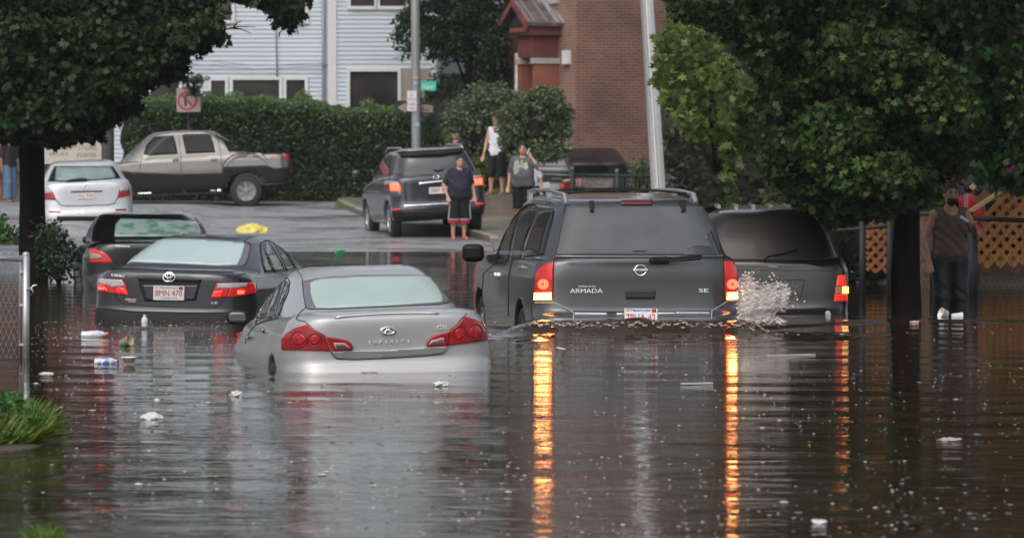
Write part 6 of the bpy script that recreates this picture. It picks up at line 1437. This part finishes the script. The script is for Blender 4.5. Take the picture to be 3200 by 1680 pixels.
# green iron fence with a board
zz = zc(1640, 420, 5.6)
gf = thing('iron_fence', 'dark green iron fence with round finials in front of the parked dark sedan', 'fence', at(1860, 640, 94))
M_GI = mat('dark green iron', (.022, .042, .034), .5)
for x_, y_ in ((830, 640), (1612, 680), (2300, 700)):
    p_ = zz([(x_, y_)])[0]; po = MB().tube([at(p_[0], 700, 94), at(p_[0], p_[1], 94)], .05, 10).build('post', M_GI, gf, True)
    MB().ell(at(p_[0], p_[1] - 7, 94), (.045, .045, .055), 10, 8).build('finial', mat('pale green finial', (.16, .22, .15), .5), po, True)
for y_ in (545, 640): MB().tube([at(1788, y_, 94), at(2052, y_ + 6, 94)], .028, 8).build('rail', M_GI, gf, True)
for i in range(22):
    x_ = 1796 + i * 11.6; MB().tube([at(x_, 700, 94), at(x_, 545, 94)], .010, 6).build('picket', M_GI, gf, True)
r_, pl = signpanel('weathered grey notice board hung on the green iron fence', zz([(1062, 790), (1535, 780), (1540, 990), (1058, 990)]), 93.9, mat('weathered notice', (.17, .14, .13), .7, var=.4, scale=8), 'notice_board')
text_on(pl, 'NOTICE', zz([(1130, 880)])[0], zz([(1480, 880)])[0], 9, mat('faded pale ink', (.32, .30, .29), .7), r_, 'lettering', off=.005)
text_on(pl, 'NO DUMPING', zz([(1130, 950)])[0], zz([(1480, 950)])[0], 8, MATS['faded pale ink'], r_, 'lettering', off=.005)
# retaining wall and lawn
a_ = at(1512, 600, 92.2); b_ = at(1605, 600, 92.2)
tag(MB().box((a_[0] - .9, 92.2, .1), (b_[0] + .1, 92.5, .88)).build('retaining_wall', mat('stained concrete wall', (.14, .11, .09), .7, var=.3, scale=2, bump=.4)), 'low stained concrete wall holding up the lawn below the man in the tank top', 'wall')
V, Fc = grid(np.linspace(a_[0] - 2.0, b_[0] + .1, 14), np.linspace(92.5, 100, 14), lambda X, Y: .885 + .1 * sm(92.5, 98, Y) - .5 * sm(a_[0] - .9, a_[0] - 2.0, X)); struct('lawn', V, Fc, mat('muddy lawn', (.10, .10, .045), .8, var=.4, scale=3, bump=.8, bscale=20), True)
q_ = rng.uniform(0, 1, (2600, 2)); pos = np.column_stack([a_[0] - 1.9 + q_[:, 0] * (b_[0] - a_[0] + 1.9), 92.5 + q_[:, 1] * 3, np.full(2600, .88)])
v_, f_ = leaves(pos, .09, 'blade', 0, upright=1.6); tag(mesh_obj('grass', v_, f_, M_GR), 'lawn grass', None, None, 'stuff')
q_ = np.array([gnd(x, y, .5) for x, y in zip(rng.uniform(1045, 1110, 500), rng.uniform(632, 652, 500))]); v_, f_ = leaves(q_, .09, 'blade', 0, upright=1.0); tag(mesh_obj('grass', v_, f_, M_GR), 'kerb weeds', None, None, 'stuff')
# chain link fence on the left
df = 36.6
cf = thing('chain_link_fence', 'wet chain link fence and gate post at the left edge of the flood', 'fence', at(80, 1118, df))
pst = MB().tube([at(80, 1240, df), at(81, 796, df)], .034, 14); pst.ell(at(81, 796, df), (.036, .036, .03), 12, 6); pst.build('post', M_GALV, cf, True)
MB().tube([at(60, 1200, df + .02), at(64, 824, df + .02), at(62, 812, df + .02), at(40, 810, df + .02)], .018, 10).build('gate_frame', M_GALV, cf, True)
MB().tube([at(-220, 806, df), at(80, 806, df)], .026, 12).build('top_rail', M_GALV, cf, True)
for yy in (848, 952, 1075): MB().box(tuple(at(60, yy + 5, df - .03)), tuple(at(88, yy - 4, df + .03) + np.array([0, .06, 0]))).build('clamp', M_GALV, cf)
lt_ = MB().tube([at(84, 905, df - .03), at(98, 900, df - .05), at(104, 892, df - .05), at(116, 890, df - .05)], .010, 6); lt_.tube([at(98, 900, df - .05), at(104, 912, df - .05), at(96, 920, df - .05)], .008, 6); lt_.build('latch', mat('pale latch', (.6, .6, .6), .3, .8), cf, True)
wm = MB(); s_ = 26.
for i in range(-14, 22):
    for sg in (1, -1):
        pts = []
        for j in range(14):
            x_ = -160 + i * 17 + (j * s_ * .42 * sg); y_ = 812 + j * s_
            if -200 < x_ < 58: pts.append(at(x_, y_, df + (.004 if sg > 0 else -.004)))
        if len(pts) > 1: wm.tube(pts, .0022, 4, False)
tag(wm.build('wire_mesh', mat('galvanised wire', (.34, .34, .35), .4, .7), cf))
wr = MB(); pts = [at(-40 + t * 9, 806 - 8 + 11 * math.sin(t * 2.1), df + .02 * math.cos(t * 2.1)) for t in np.linspace(0, 11, 60)]; wr.tube(pts, .003, 5, False).build('loose_wire', M_GALV, cf, True)
# right hand fence, gate and lattice
dg = 53.6
rf = thing('chain_link_fence', 'grey chain link fence with round posts behind the right tree trunk', 'fence', at(2700, 920, dg))
for x_, t_, r0 in ((2695, 690, .04), (2781, 655, .045), (2912, 668, .03), (3040, 722, .07)):
    po = MB().tube([at(x_, 960, dg), at(x_, t_, dg)], r0, 12).build('post', mat('dull post grey', (.07, .072, .08), .55, .4), rf, True)
    MB().ell(at(x_, t_ - 3, dg), (r0 * 1.15, r0 * 1.15, r0 * .9), 10, 6).build('post_cap', MATS['dull post grey'], po, True)
MB().tube([at(2866, 668, dg), at(3040, 668, dg)], .028, 8).build('rail', MATS['dull post grey'], rf, True)
MB().tube([at(3040, 682, dg - .1), at(3240, 690, dg - .1)], .03, 8).build('rail', mat('dark rail', (.04, .04, .045), .5, .4), rf, True)
MB().tube([at(2600, 720, dg), at(2866, 700, dg)], .02, 8).build('rail', MATS['dull post grey'], rf, True)
wm = MB()
for i in range(40):
    for sg in (1, -1):
        x0_ = 2560 + i * 18; pts = [at(x0_ + sg * t * 12, 700 + t * 24, dg + .01 * sg) for t in range(10) if 2560 < x0_ + sg * t * 12 < 3240]
        if len(pts) > 1: wm.tube(pts, .0022, 4, False)
wm.build('wire_mesh', mat('dark wire', (.03, .03, .032), .6, .3), rf)
def lattice(label, poly, Y, col, pitch=34., wdt=11., rim=None, rows=None):
    P_ = np.array(poly, float); r_ = thing('lattice_panel', label, 'lattice', at(P_[:, 0].mean(), P_[:, 1].max(), Y)); sd = poly_sdf(P_)
    m = mat(col[0], col[1], .65, var=.15, scale=4)
    for sg in (1, -1):
        mb = MB(); pl = Plane((0, Y + (0.012 if sg > 0 else -.0), 0), (0, -1, 0))
        lo, hi = P_.min(0) - 200, P_.max(0) + 200; c = 0; kk = np.arange(-80, 80) * pitch
        for k_ in kk:
            t = np.linspace(0, 900, 451); x = lo[0] + t if True else 0; y = (P_[:, 1].mean() + k_) + sg * (x - P_[:, 0].mean())
            ins = sd(x, y) < 0; st = None
            for i in range(len(t)):
                if ins[i] and st is None: st = i
                if st is not None and (not ins[i] or i == len(t) - 1):
                    if i - st > 3:
                        a1, b1 = np.array([x[st], y[st]]), np.array([x[i - 1], y[i - 1]]); n_ = np.array([-sg, 1]) / math.sqrt(2) * wdt / 2
                        q_ = [a1 + n_, b1 + n_, b1 - n_, a1 - n_]; h_, _ = pl.hit(q_); v8 = np.vstack([h_, h_ + [0, .010, 0]])
                        mb.add(v8, [(0, 1, 2, 3), (4, 7, 6, 5), (0, 4, 5, 1), (1, 5, 6, 2), (2, 6, 7, 3), (3, 7, 4, 0)])
                    st = None
        mb.build('laths', m, r_)
    return r_, m
lattice('narrow upright orange brown lattice between two fence posts', [(2706, 700), (2720, 672), (2774, 662), (2776, 850), (2708, 850)], 55.2, ('orange brown lattice wood', (.42, .17, .06)), 34, 12)
r3, m3 = lattice('wide amber lattice with a sloping pale rail at the right edge', [(3045, 760), (3045, 716), (3128, 600), (3170, 600), (3260, 520), (3260, 830), (3060, 836), (3045, 800)], 55.4, ('amber lattice wood', (.46, .20, .055)), 40, 15)
MB().box((0, 0, 0), (1, 1, 1)); pa, pb = Vector(at(3026, 664, 55.2)), Vector(at(3130, 596, 55.2)); d_ = pb - pa
def plank(name, a, b, w_, t_, m, par): 
    a, b = Vector(a), Vector(b); d = b - a; L_ = d.length; M = Matrix.Translation(a) @ d.to_track_quat('X', 'Z').to_matrix().to_4x4()
    return MB().box((0, -t_ / 2, -w_ / 2), (L_, t_ / 2, w_ / 2), M).build(name, m, par)
M_PAL = mat('fresh pale timber', (.72, .50, .24), .6, var=.1)
plank('sloping_rail', pa, pb, .055, .09, M_PAL, r3); plank('sloping_rail', at(3180, 556, 55.2), at(3222, 528, 55.2), .055, .09, M_PAL, r3); plank('rail_end', at(3034, 590, 55.6), at(3046, 578, 55.6), .06, .09, M_PAL, r3)
plank('stair_board', at(3050, 640, 56.), at(3088, 600, 56.), .12, .04, mat('brown stair board', (.20, .09, .035), .7), r3)
tag(MB().box(tuple(at(3050, 900, 57.)), tuple(at(3330, 800, 57.2))).build('skirting_wall', mat('brown porch base', (.10, .055, .03), .8, var=.3)), 'low brown wall below the wide amber lattice', 'wall')
tag(MB().box(tuple(at(2872, 905, 55.9)), tuple(at(2916, 672, 55.95))).build('wooden_board', mat('mottled tan board', (.22, .15, .10), .7, var=.6, scale=7)), 'mottled tan board behind the fence between tree trunk and wading man', 'board')
# dried leaves above the wading man
dv, dfc = leaves(np.array([at(x, y, 52.4) for x, y in zip(rng.uniform(2955, 3005, 26), rng.uniform(548, 566, 26))]), .13, 'oval', -.1, upright=.5)
dr = thing('dead_plant', 'clump of dry brown curled leaves just above the head of the wading man', 'plant', at(2975, 565, 52.4)); mesh_obj('dry_leaves', dv, dfc, mat('dry leaf', (.30, .13, .08), .6, island=.4), dr)
MB().tube([at(2975, 565, 52.4), at(2990, 620, 52.6), at(2998, 800, 52.9), at(3000, 960, 53)], [.02, .018, .02, .022], 8).build('stem', M_BARK, dr, True)

# ================================================================ litter afloat
def rot(p, yaw=0, tilt=0, roll=0): return Matrix.Translation(Vector(p)) @ Matrix.Rotation(R(yaw), 4, 'Z') @ Matrix.Rotation(R(tilt), 4, 'Y') @ Matrix.Rotation(R(roll), 4, 'X')
M_PET = mat('clear bottle plastic', (.55, .58, .60), .12, coat=.6, var=.2, scale=30)
def bottle(label, px, py, L_, rad, yaw, capc, lab=None, tilt=-3, body=M_PET, group=None):
    p = gnd(px, py, .0); p[2] = rad * .35; M = rot(p, yaw, tilt)
    r_ = thing('plastic_bottle', label, 'bottle', p, group)
    pr = [(.001, 0), (rad * .9, .004), (rad, .02), (rad * .93, L_ * .25), (rad, L_ * .3), (rad, L_ * .62), (rad * .8, L_ * .74), (rad * .38, L_ * .86), (rad * .36, L_ * .92)]
    MB().lathe(pr, M, 18).build('body', body, r_, True)
    MB().lathe([(rad * .44, L_ * .91), (rad * .46, L_ * .99), (.001, L_)], M, 14).build('bottle_cap', capc, r_, True)
    if lab: MB().lathe([(rad * 1.02, L_ * .14), (rad * 1.03, L_ * .16), (rad * 1.03, L_ * .58), (rad * 1.02, L_ * .6)], M, 18).build('bottle_label', lab, r_, True)
bottle('clear bottle with an orange cap floating left of the slate sedan', 253, 1052, .27, .042, 3, mat('orange cap', (.75, .14, .04), .4))
bottle('bottle with blue and white label and blue cap beside the white bowl', 294, 1136, .215, .036, 2, mat('blue cap', (.03, .08, .5), .4), mat('blue swirl label', (.10, .14, .42), .4, dirt=((.6, .6, .65), 18, .5)))
bottle('clear bottle bobbing upright beneath the slate sedan bumper', 452, 1026, .13, .034, 0, M_PET, tilt=-90)
def cup(label, px, py, r0, r1, L_, yaw, tilt, m, inner=None, lid=None, name='cup', cat='cup'):
    p = gnd(px, py, .0); p[2] = .02; M = rot(p, yaw, tilt); r_ = thing(name, label, cat, p)
    MB().lathe([(.001, 0), (r0, 0), (r1, L_), (r1 * 1.06, L_), (r1 * 1.06, L_ - .006), (r1 * .95, L_ - .008), (r0 * .9, .01), (.001, .01)], M, 22).build('body', m, r_, True)
    if lid: MB().lathe([(r0 * 1.02 + (r1 - r0) * .2, L_ * .2), (r0 * 1.02 + (r1 - r0) * .7, L_ * .7)], M, 22).build('cup_band', lid, r_, True)
cup('crumpled paper cup with tan rim and green print tilted in the water', 380, 1080, .034, .048, .115, -38, -18, mat('tan paper cup', (.42, .36, .24), .6), lid=mat('green print', (.12, .28, .14), .6))
cup('white foam bowl floating to the right of the blue label bottle', 403, 1140, .040, .064, .05, 0, -90, mat('white foam', (.72, .72, .70), .5), name='bowl', cat='bowl')
cup('white foam cup floating behind the silver sedan near the amber reflection', 1748, 1122, .032, .045, .08, 0, -78, MATS['white foam'])
cup('white round tub floating in front of the wading man', 2958, 990, .052, .058, .08, 200, -20, MATS['white foam'], name='tub', cat='tub')
cup('small white cup lying right of the white round tub', 2974, 994, .03, .042, .12, 5, -2, MATS['white foam'])
def lump(label, px, py, s_, m, name, cat, amp=.5, seed=3, z0=0.):
    p = gnd(px, py, z0); rr = (s_[0] / 2, s_[1] / 2, s_[2] / 2)
    def fn(x, y, z): return ellp(x, y, z, (p[0], p[1], p[2] + rr[2] * .5), rr) + min(rr) * amp * noise3((x + y * 0 + z * 0, y + x * 0 + z * 0, z + x * 0 + y * 0), 3.2 / max(rr), seed)
    P, Fc = surf(fn, (p[0] - rr[0] * 1.5, p[1] - rr[1] * 1.5, p[2] - rr[2] * 1.4), (p[0] + rr[0] * 1.5, p[1] + rr[1] * 1.5, p[2] + rr[2] * 2.4), max(rr) / 12, 1)
    return tag(mesh_obj(name, P, Fc, m, None, True), label, cat)
M_BAG = mat('wet white plastic', (.60, .60, .60), .3, var=.15, scale=30, coat=.3)
lump('small ball of white plastic left of the silver sedan', 740, 1236, (.075, .08, .045), M_BAG, 'plastic_bag', 'bag', seed=1)
lump('flattened white plastic bag floating nearest to the left foreground', 470, 1308, (.13, .2, .05), M_BAG, 'plastic_bag', 'bag', seed=5)
lump('pale knotted plastic scrap behind the right tail lamp of the silver sedan', 1380, 1205, (.11, .14, .045), M_BAG, 'plastic_bag', 'bag', seed=7)
lump('tiny white float beside the right hand suv', 2588, 984, (.05, .05, .055), M_BAG, 'float', 'float', seed=2)
lump('pinkish foam scrap right of the right tree trunk in the water', 2858, 1010, (.09, .1, .035), mat('pink foam', (.42, .26, .24), .6), 'foam_scrap', 'scrap', seed=4)
lump('pale wrapper drifting in the right foreground', 2970, 1375, (.12, .16, .02), mat('dull wrapper', (.34, .30, .28), .5), 'wrapper', 'wrapper', seed=4)
lump('small tan wrapper drifting low in the centre right foreground', 2560, 1632, (.06, .1, .02), M_BAG, 'wrapper', 'wrapper', seed=9)
lump('small white scrap floating below the flattened bag', 490, 1252, (.03, .05, .02), M_BAG, 'scrap', 'scrap', seed=9)
lump('thin white scrap floating in front of the chain link fence', 146, 1168, (.10, .06, .02), M_BAG, 'scrap', 'scrap', seed=6)
lump('yellow bulging rubbish sack lying on the wet road', 788, 740, (.70, .5, .36), mat('yellow sack', (.66, .56, .13), .45, var=.2, scale=6, dirt=((.45, .33, .12), 5, .55)), 'rubbish_sack', 'sack', amp=.16, seed=8, z0=.06)
lump('small green bottle shaped scrap at the water edge', 1062, 787, (.17, .1, .06), mat('green plastic', (.02, .42, .14), .35), 'plastic_scrap', 'scrap', seed=3)
lump('white ball of litter on the wet road', 1050, 748, (.10, .1, .10), M_BAG, 'litter_ball', 'scrap', seed=3, z0=.03)
lump('flat white paper on the road near the kerb', 1048, 692, (.26, .3, .03), mat('wet paper', (.5, .5, .5), .6), 'paper', 'paper', seed=2, z0=.2)
lump('brown heap of leaves and debris left of the yellow sack', 690, 716, (.62, .6, .09), mat('wet debris', (.12, .10, .08), .8, var=.6, scale=14), 'leaf_heap', 'debris', seed=2, z0=.12)
lump('brown smear of wet debris behind the yellow sack', 850, 690, (.9, 1.4, .05), MATS['wet debris'], 'leaf_heap', 'debris', seed=5, z0=.15)
plank('wooden_board', gnd(2402, 1111, .01), gnd(2544, 1107, .01), .012, .05, mat('pale wet board', (.45, .42, .40), .5), None); bd = bpy.context.scene.objects[-1]
for o in list(COL.objects):
    if o.name.startswith('wooden_board') and o.parent is None and not o.get('label'): tag(o, 'longer pale board afloat right of the large grey suv reflection', 'board')
plank('wooden_lath', gnd(2129, 1198, .01), gnd(2226, 1196, .01), .012, .04, MATS['pale wet board'], None)
for o in list(COL.objects):
    if o.name.startswith('wooden_lath') and not o.get('label'): tag(o, 'shorter pale lath afloat between the two amber reflections', 'board')
mb = MB(); a1 = gnd(1118, 1160, .01)
for i in range(3): mb.tube([gnd(1118 + i * 18, 1161 + (i % 2) * 2, .004), gnd(1146 + i * 18, 1163 - (i % 2), .008)], .0025, 5)
tag(mb.build('twig', mat('brown twig', (.12, .07, .05), .7)), 'brown twigs floating just behind the silver sedan bumper', 'twig')
# fine debris and rain splashes: countless
pts = []; sc_ = []
n_ = 1700; qx = rng.uniform(60, 3190, n_); qy = 1000 + (680) * rng.uniform(0, 1, n_) ** 1.5
for x_, y_ in zip(qx, qy):
    p_ = gnd(x_, y_, .004)
    if math.sin(p_[0] * 1.1 + 1.3 * math.sin(p_[1] * .35)) + math.sin(p_[1] * .9 + p_[0] * .5) > rng.uniform(-1.6, .9): pts.append(p_)
n2 = 700
for x_, y_ in zip(rng.uniform(100, 1700, n2), rng.normal(1045, 35, n2)): pts.append(gnd(x_, max(1005, y_), .004))
pts = np.array(pts); s_ = rng.uniform(.0026, .0075, len(pts)) * np.where(rng.uniform(0, 1, len(pts)) < .05, 2.2, 1)
V = []; Fv = []
for i, (p_, r_) in enumerate(zip(pts, s_)):
    k0 = len(V); a0 = rng.uniform(0, 6.28)
    for j in range(5):
        w_ = a0 + j * 1.2566; V.append((p_[0] + r_ * 1.8 * math.cos(w_), p_[1] + r_ * 3 * math.sin(w_), p_[2]))
    V.append((p_[0], p_[1], p_[2] + r_ * .35))
    for j in range(5): Fv.append((k0 + j, k0 + (j + 1) % 5, k0 + 5))
tag(mesh_obj('floating_debris', np.array(V), np.array(Fv), mat('pale floating flecks', (.50, .47, .45), .5, island=.8)), 'flecks', None, None, 'stuff')
V = []; Fv = []; qx = rng.uniform(0, 3200, 480); qy = 1090 + 600 * rng.uniform(0, 1, 480)
mb = MB()
for x_, y_ in zip(qx, qy):
    p_ = gnd(x_, y_, .0); r_ = rng.uniform(.0025, .0048); k0 = len(V)
    for j in range(6): w_ = j * 1.0472; V.append((p_[0] + r_ * 2.2 * math.cos(w_), p_[1] + r_ * 2.2 * math.sin(w_), .0))
    for j in range(6): w_ = j * 1.0472; V.append((p_[0] + r_ * 2.9 * math.cos(w_), p_[1] + r_ * 2.9 * math.sin(w_), r_ * .7))
    for j in range(6): Fv.append((k0 + j, k0 + (j + 1) % 6, k0 + 6 + (j + 1) % 6, k0 + 6 + j))
tag(mesh_obj('raindrop_splashes', np.array(V), np.array(Fv), mat('splash crown water', (.26, .26, .27), .15, coat=1., island=.3)), 'splashes', None, None, 'stuff')
# splash thrown up beside the moving suv and foam along its waterline
M_SPL = mat('churned white water', (.80, .76, .73), .15, var=.25, scale=22, coat=.3, trans=.55, ior=1.33)
zz = zc(2200, 600, 3.2196)
prof = [(345, 1290), (352, 900), (378, 870), (420, 830), (455, 822), (480, 860), (520, 900), (560, 945), (600, 950), (660, 935), (740, 925), (800, 930), (850, 965), (870, 1000), (850, 1040), (840, 1110), (860, 1150), (820, 1175), (780, 1200), (745, 1190), (760, 1120), (770, 1060), (735, 1080), (700, 1150), (680, 1180), (720, 1250), (820, 1300), (820, 1330), (345, 1330)]
ds = 41.2; sdp = poly_sdf(np.array(zz(prof)))
def fsp(x, y, z):
    yy = np.maximum(y, 1); px = 1600 + x / yy * F; py = 478 + (CAMZ - z) / yy * F
    s2 = sdp(px, py) * yy / F
    Q_ = (x + y * 0 + z * 0, y + x * 0 + z * 0, z + x * 0 + y * 0); ed = np.clip(1 + s2 / .09, 0, 1); g_ = (.006 + .026 * ed) * noise3(Q_, 48, 1) + (.004 + .014 * ed) * noise3(Q_, 110, 3)
    return np.maximum(s2 + .012, np.abs(y - ds - .10) - .05 - .08 * np.clip(.45 - z, 0, .5)) + g_
a_ = at(2305, 1030, ds); b_ = at(2480, 845, ds)
P, Fc = surf(fsp, (a_[0] - .03, ds - .12, -.02), (b_[0] + .04, ds + .32, b_[2] + .04), .0085, 1)
spt = thing('water_splash', 'splash of churned water thrown up at the right rear corner of the large grey suv', 'splash', at(2390, 1010, ds))
mesh_obj('water_sheet', P, Fc, M_SPL, spt, True)
mb = MB(); pz = np.array(zz(prof[1:25])); b0_ = np.array(zz([(470, 1290)])[0])
for i in range(55):
    j = rng.integers(0, len(pz) - 1); e_ = pz[j] + (pz[j + 1] - pz[j]) * rng.uniform() + rng.normal(0, 3, 2); s0_ = b0_ + np.array([rng.uniform(-38, 60), rng.uniform(-20, 8)])
    dd_ = rng.uniform(-.05, .14); tt_ = np.linspace(rng.uniform(0, .55), rng.uniform(.85, 1.06), 9); lp_ = []
    for t_ in tt_:
        p_ = s0_ + (e_ - s0_) * t_ + np.array([rng.normal(0, .8), -14 * math.sin(math.pi * min(t_, 1)) + rng.normal(0, .8)]); lp_.append(at(p_[0], p_[1], ds + dd_ * t_))
    r0_ = rng.uniform(.002, .006); mb.tube(lp_, [r0_ * (1 - .6 * k_ / 8) * rng.uniform(.7, 1.3) for k_ in range(9)], 6)
    mb.ell(lp_[-1], (r0_ * .9,) * 3, 6, 5)
so_ = mb.build('spray_strands', M_SPL, spt, True); so_['kind'] = 'stuff'
mb = MB()
for i in range(190):
    j = rng.integers(0, len(pz) - 1); q_ = pz[j] + (pz[j + 1] - pz[j]) * rng.uniform() + rng.normal(0, 1, 2) * np.array([6, 6]) + (np.array([2, -1.5]) * rng.exponential(4))
    r_ = rng.uniform(.0018, .0045); mb.ell(at(q_[0], q_[1], ds + rng.uniform(-.05, .15)), (r_, r_, r_ * rng.uniform(.8, 1.8)), 6, 5)
for x_, y_ in ((690, 815), (705, 840), (660, 850), (680, 880), (625, 905), (730, 900), (595, 915), (920, 1020), (940, 1080), (885, 1145), (900, 1150), (500, 810), (415, 805), (640, 940), (1010, 1100)):
    q_ = zz([(x_, y_)])[0]; mb.ell(at(q_[0], q_[1], ds + .05), (.010, .010, .012), 8, 6)
sp_o = mb.build('droplets', M_SPL, spt, True); sp_o['kind'] = 'stuff'
# foam ridge
def ffoam(x, y, z):
    base = wake(x, y); g_ = noise3((x + y * 0 + z * 0, y + x * 0 + z * 0, z + x * 0 + y * 0), 42, 4)
    w_ = np.clip(1 - np.abs((y - 40.95) / .24), 0, 1) * sm(-.55, .15, x) * sm(3.3, 2.6, x)
    return z - base - .012 * w_ - .013 * w_ * g_ + .006
P, Fc = surf(ffoam, (-.7, 40.6, .0), (3.5, 41.3, .24), .014, 1)
k_ = P[:, 2] > wake(P[:, 0], P[:, 1]) + .009
fk = k_[Fc].any(1); Fc = Fc[fk]; us = np.unique(Fc); rm = np.full(len(P), -1); rm[us] = np.arange(len(us)); 
tag(mesh_obj('foam', P[us], rm[Fc], mat('brown foam', (.20, .165, .145), .2, var=.5, scale=16, coat=1.), None, True), 'foam', None, None, 'stuff')
cam = bpy.data.objects.new('camera', bpy.data.cameras.new('camera')); COL.objects.link(cam)
cam.location = (0, 0, CAMZ); cam.rotation_euler = (math.pi / 2 - PITCH, 0, 0)
cam.data.lens = 36 * F / 3200; cam.data.sensor_width = 36; cam.data.clip_end = 2000; cam.data.clip_start = .5
cam.data.dof.use_dof = True; cam.data.dof.focus_distance = 38.5; cam.data.dof.aperture_fstop = 5.0
SC.camera = cam
w = bpy.data.worlds.new('World'); SC.world = w; w.use_nodes = True
n = w.node_tree.nodes; l = w.node_tree.links; bg = n['Background']
sky = n.new('ShaderNodeTexSky'); sky.sky_type = 'NISHITA'; sky.sun_disc = False
sky.sun_elevation = R(48); sky.sun_rotation = R(200); sky.air_density = 1.2; sky.dust_density = 4.; sky.ozone_density = 1.
hs = n.new('ShaderNodeHueSaturation'); hs.inputs['Saturation'].default_value = .38
l.new(sky.outputs[0], hs.inputs['Color']); l.new(hs.outputs[0], bg.inputs['Color']); bg.inputs['Strength'].default_value = .11
sl = bpy.data.lights.new('sun', 'SUN'); sl.energy = .7; sl.angle = R(75); sl.color = (1, .96, .9)
so = bpy.data.objects.new('sun', sl); COL.objects.link(so); so.rotation_euler = (R(42), 0, R(-20))
SC.view_settings.view_transform = 'Standard'; SC.view_settings.look = 'None'; SC.view_settings.exposure = .58; SC.view_settings.gamma = 1

hz = MB().box((-120, -30, -2), (120, 170, 18)).build('haze', mat('rain haze', (1, 1, 1)), None)
tag(hz, kind='stuff'); hm = hz.data.materials[0]; hn = hm.node_tree.nodes; hl = hm.node_tree.links
for q in list(hn):
    if q.type != 'OUTPUT_MATERIAL': hn.remove(q)
pv = hn.new('ShaderNodeVolumePrincipled'); pv.inputs['Color'].default_value = (.9, .92, .95, 1); pv.inputs['Density'].default_value = .00025; pv.inputs['Anisotropy'].default_value = .2
hl.new(pv.outputs[0], [q for q in hn if q.type == 'OUTPUT_MATERIAL'][0].inputs['Volume'])

for o in COL.objects:
    if o.parent is None and o.get('category'):
        g_ = {'sedan': 'sedans stranded or parked in the street', 'suv': 'suvs in and beside the flood', 'person': 'people standing about the flooded street', 'plastic_bottle': 'bottles afloat', 'maple_tree': 'maples framing the view', 'house': 'clapboard houses'}.get(o.name.split('.')[0])
        if g_: o['group'] = g_
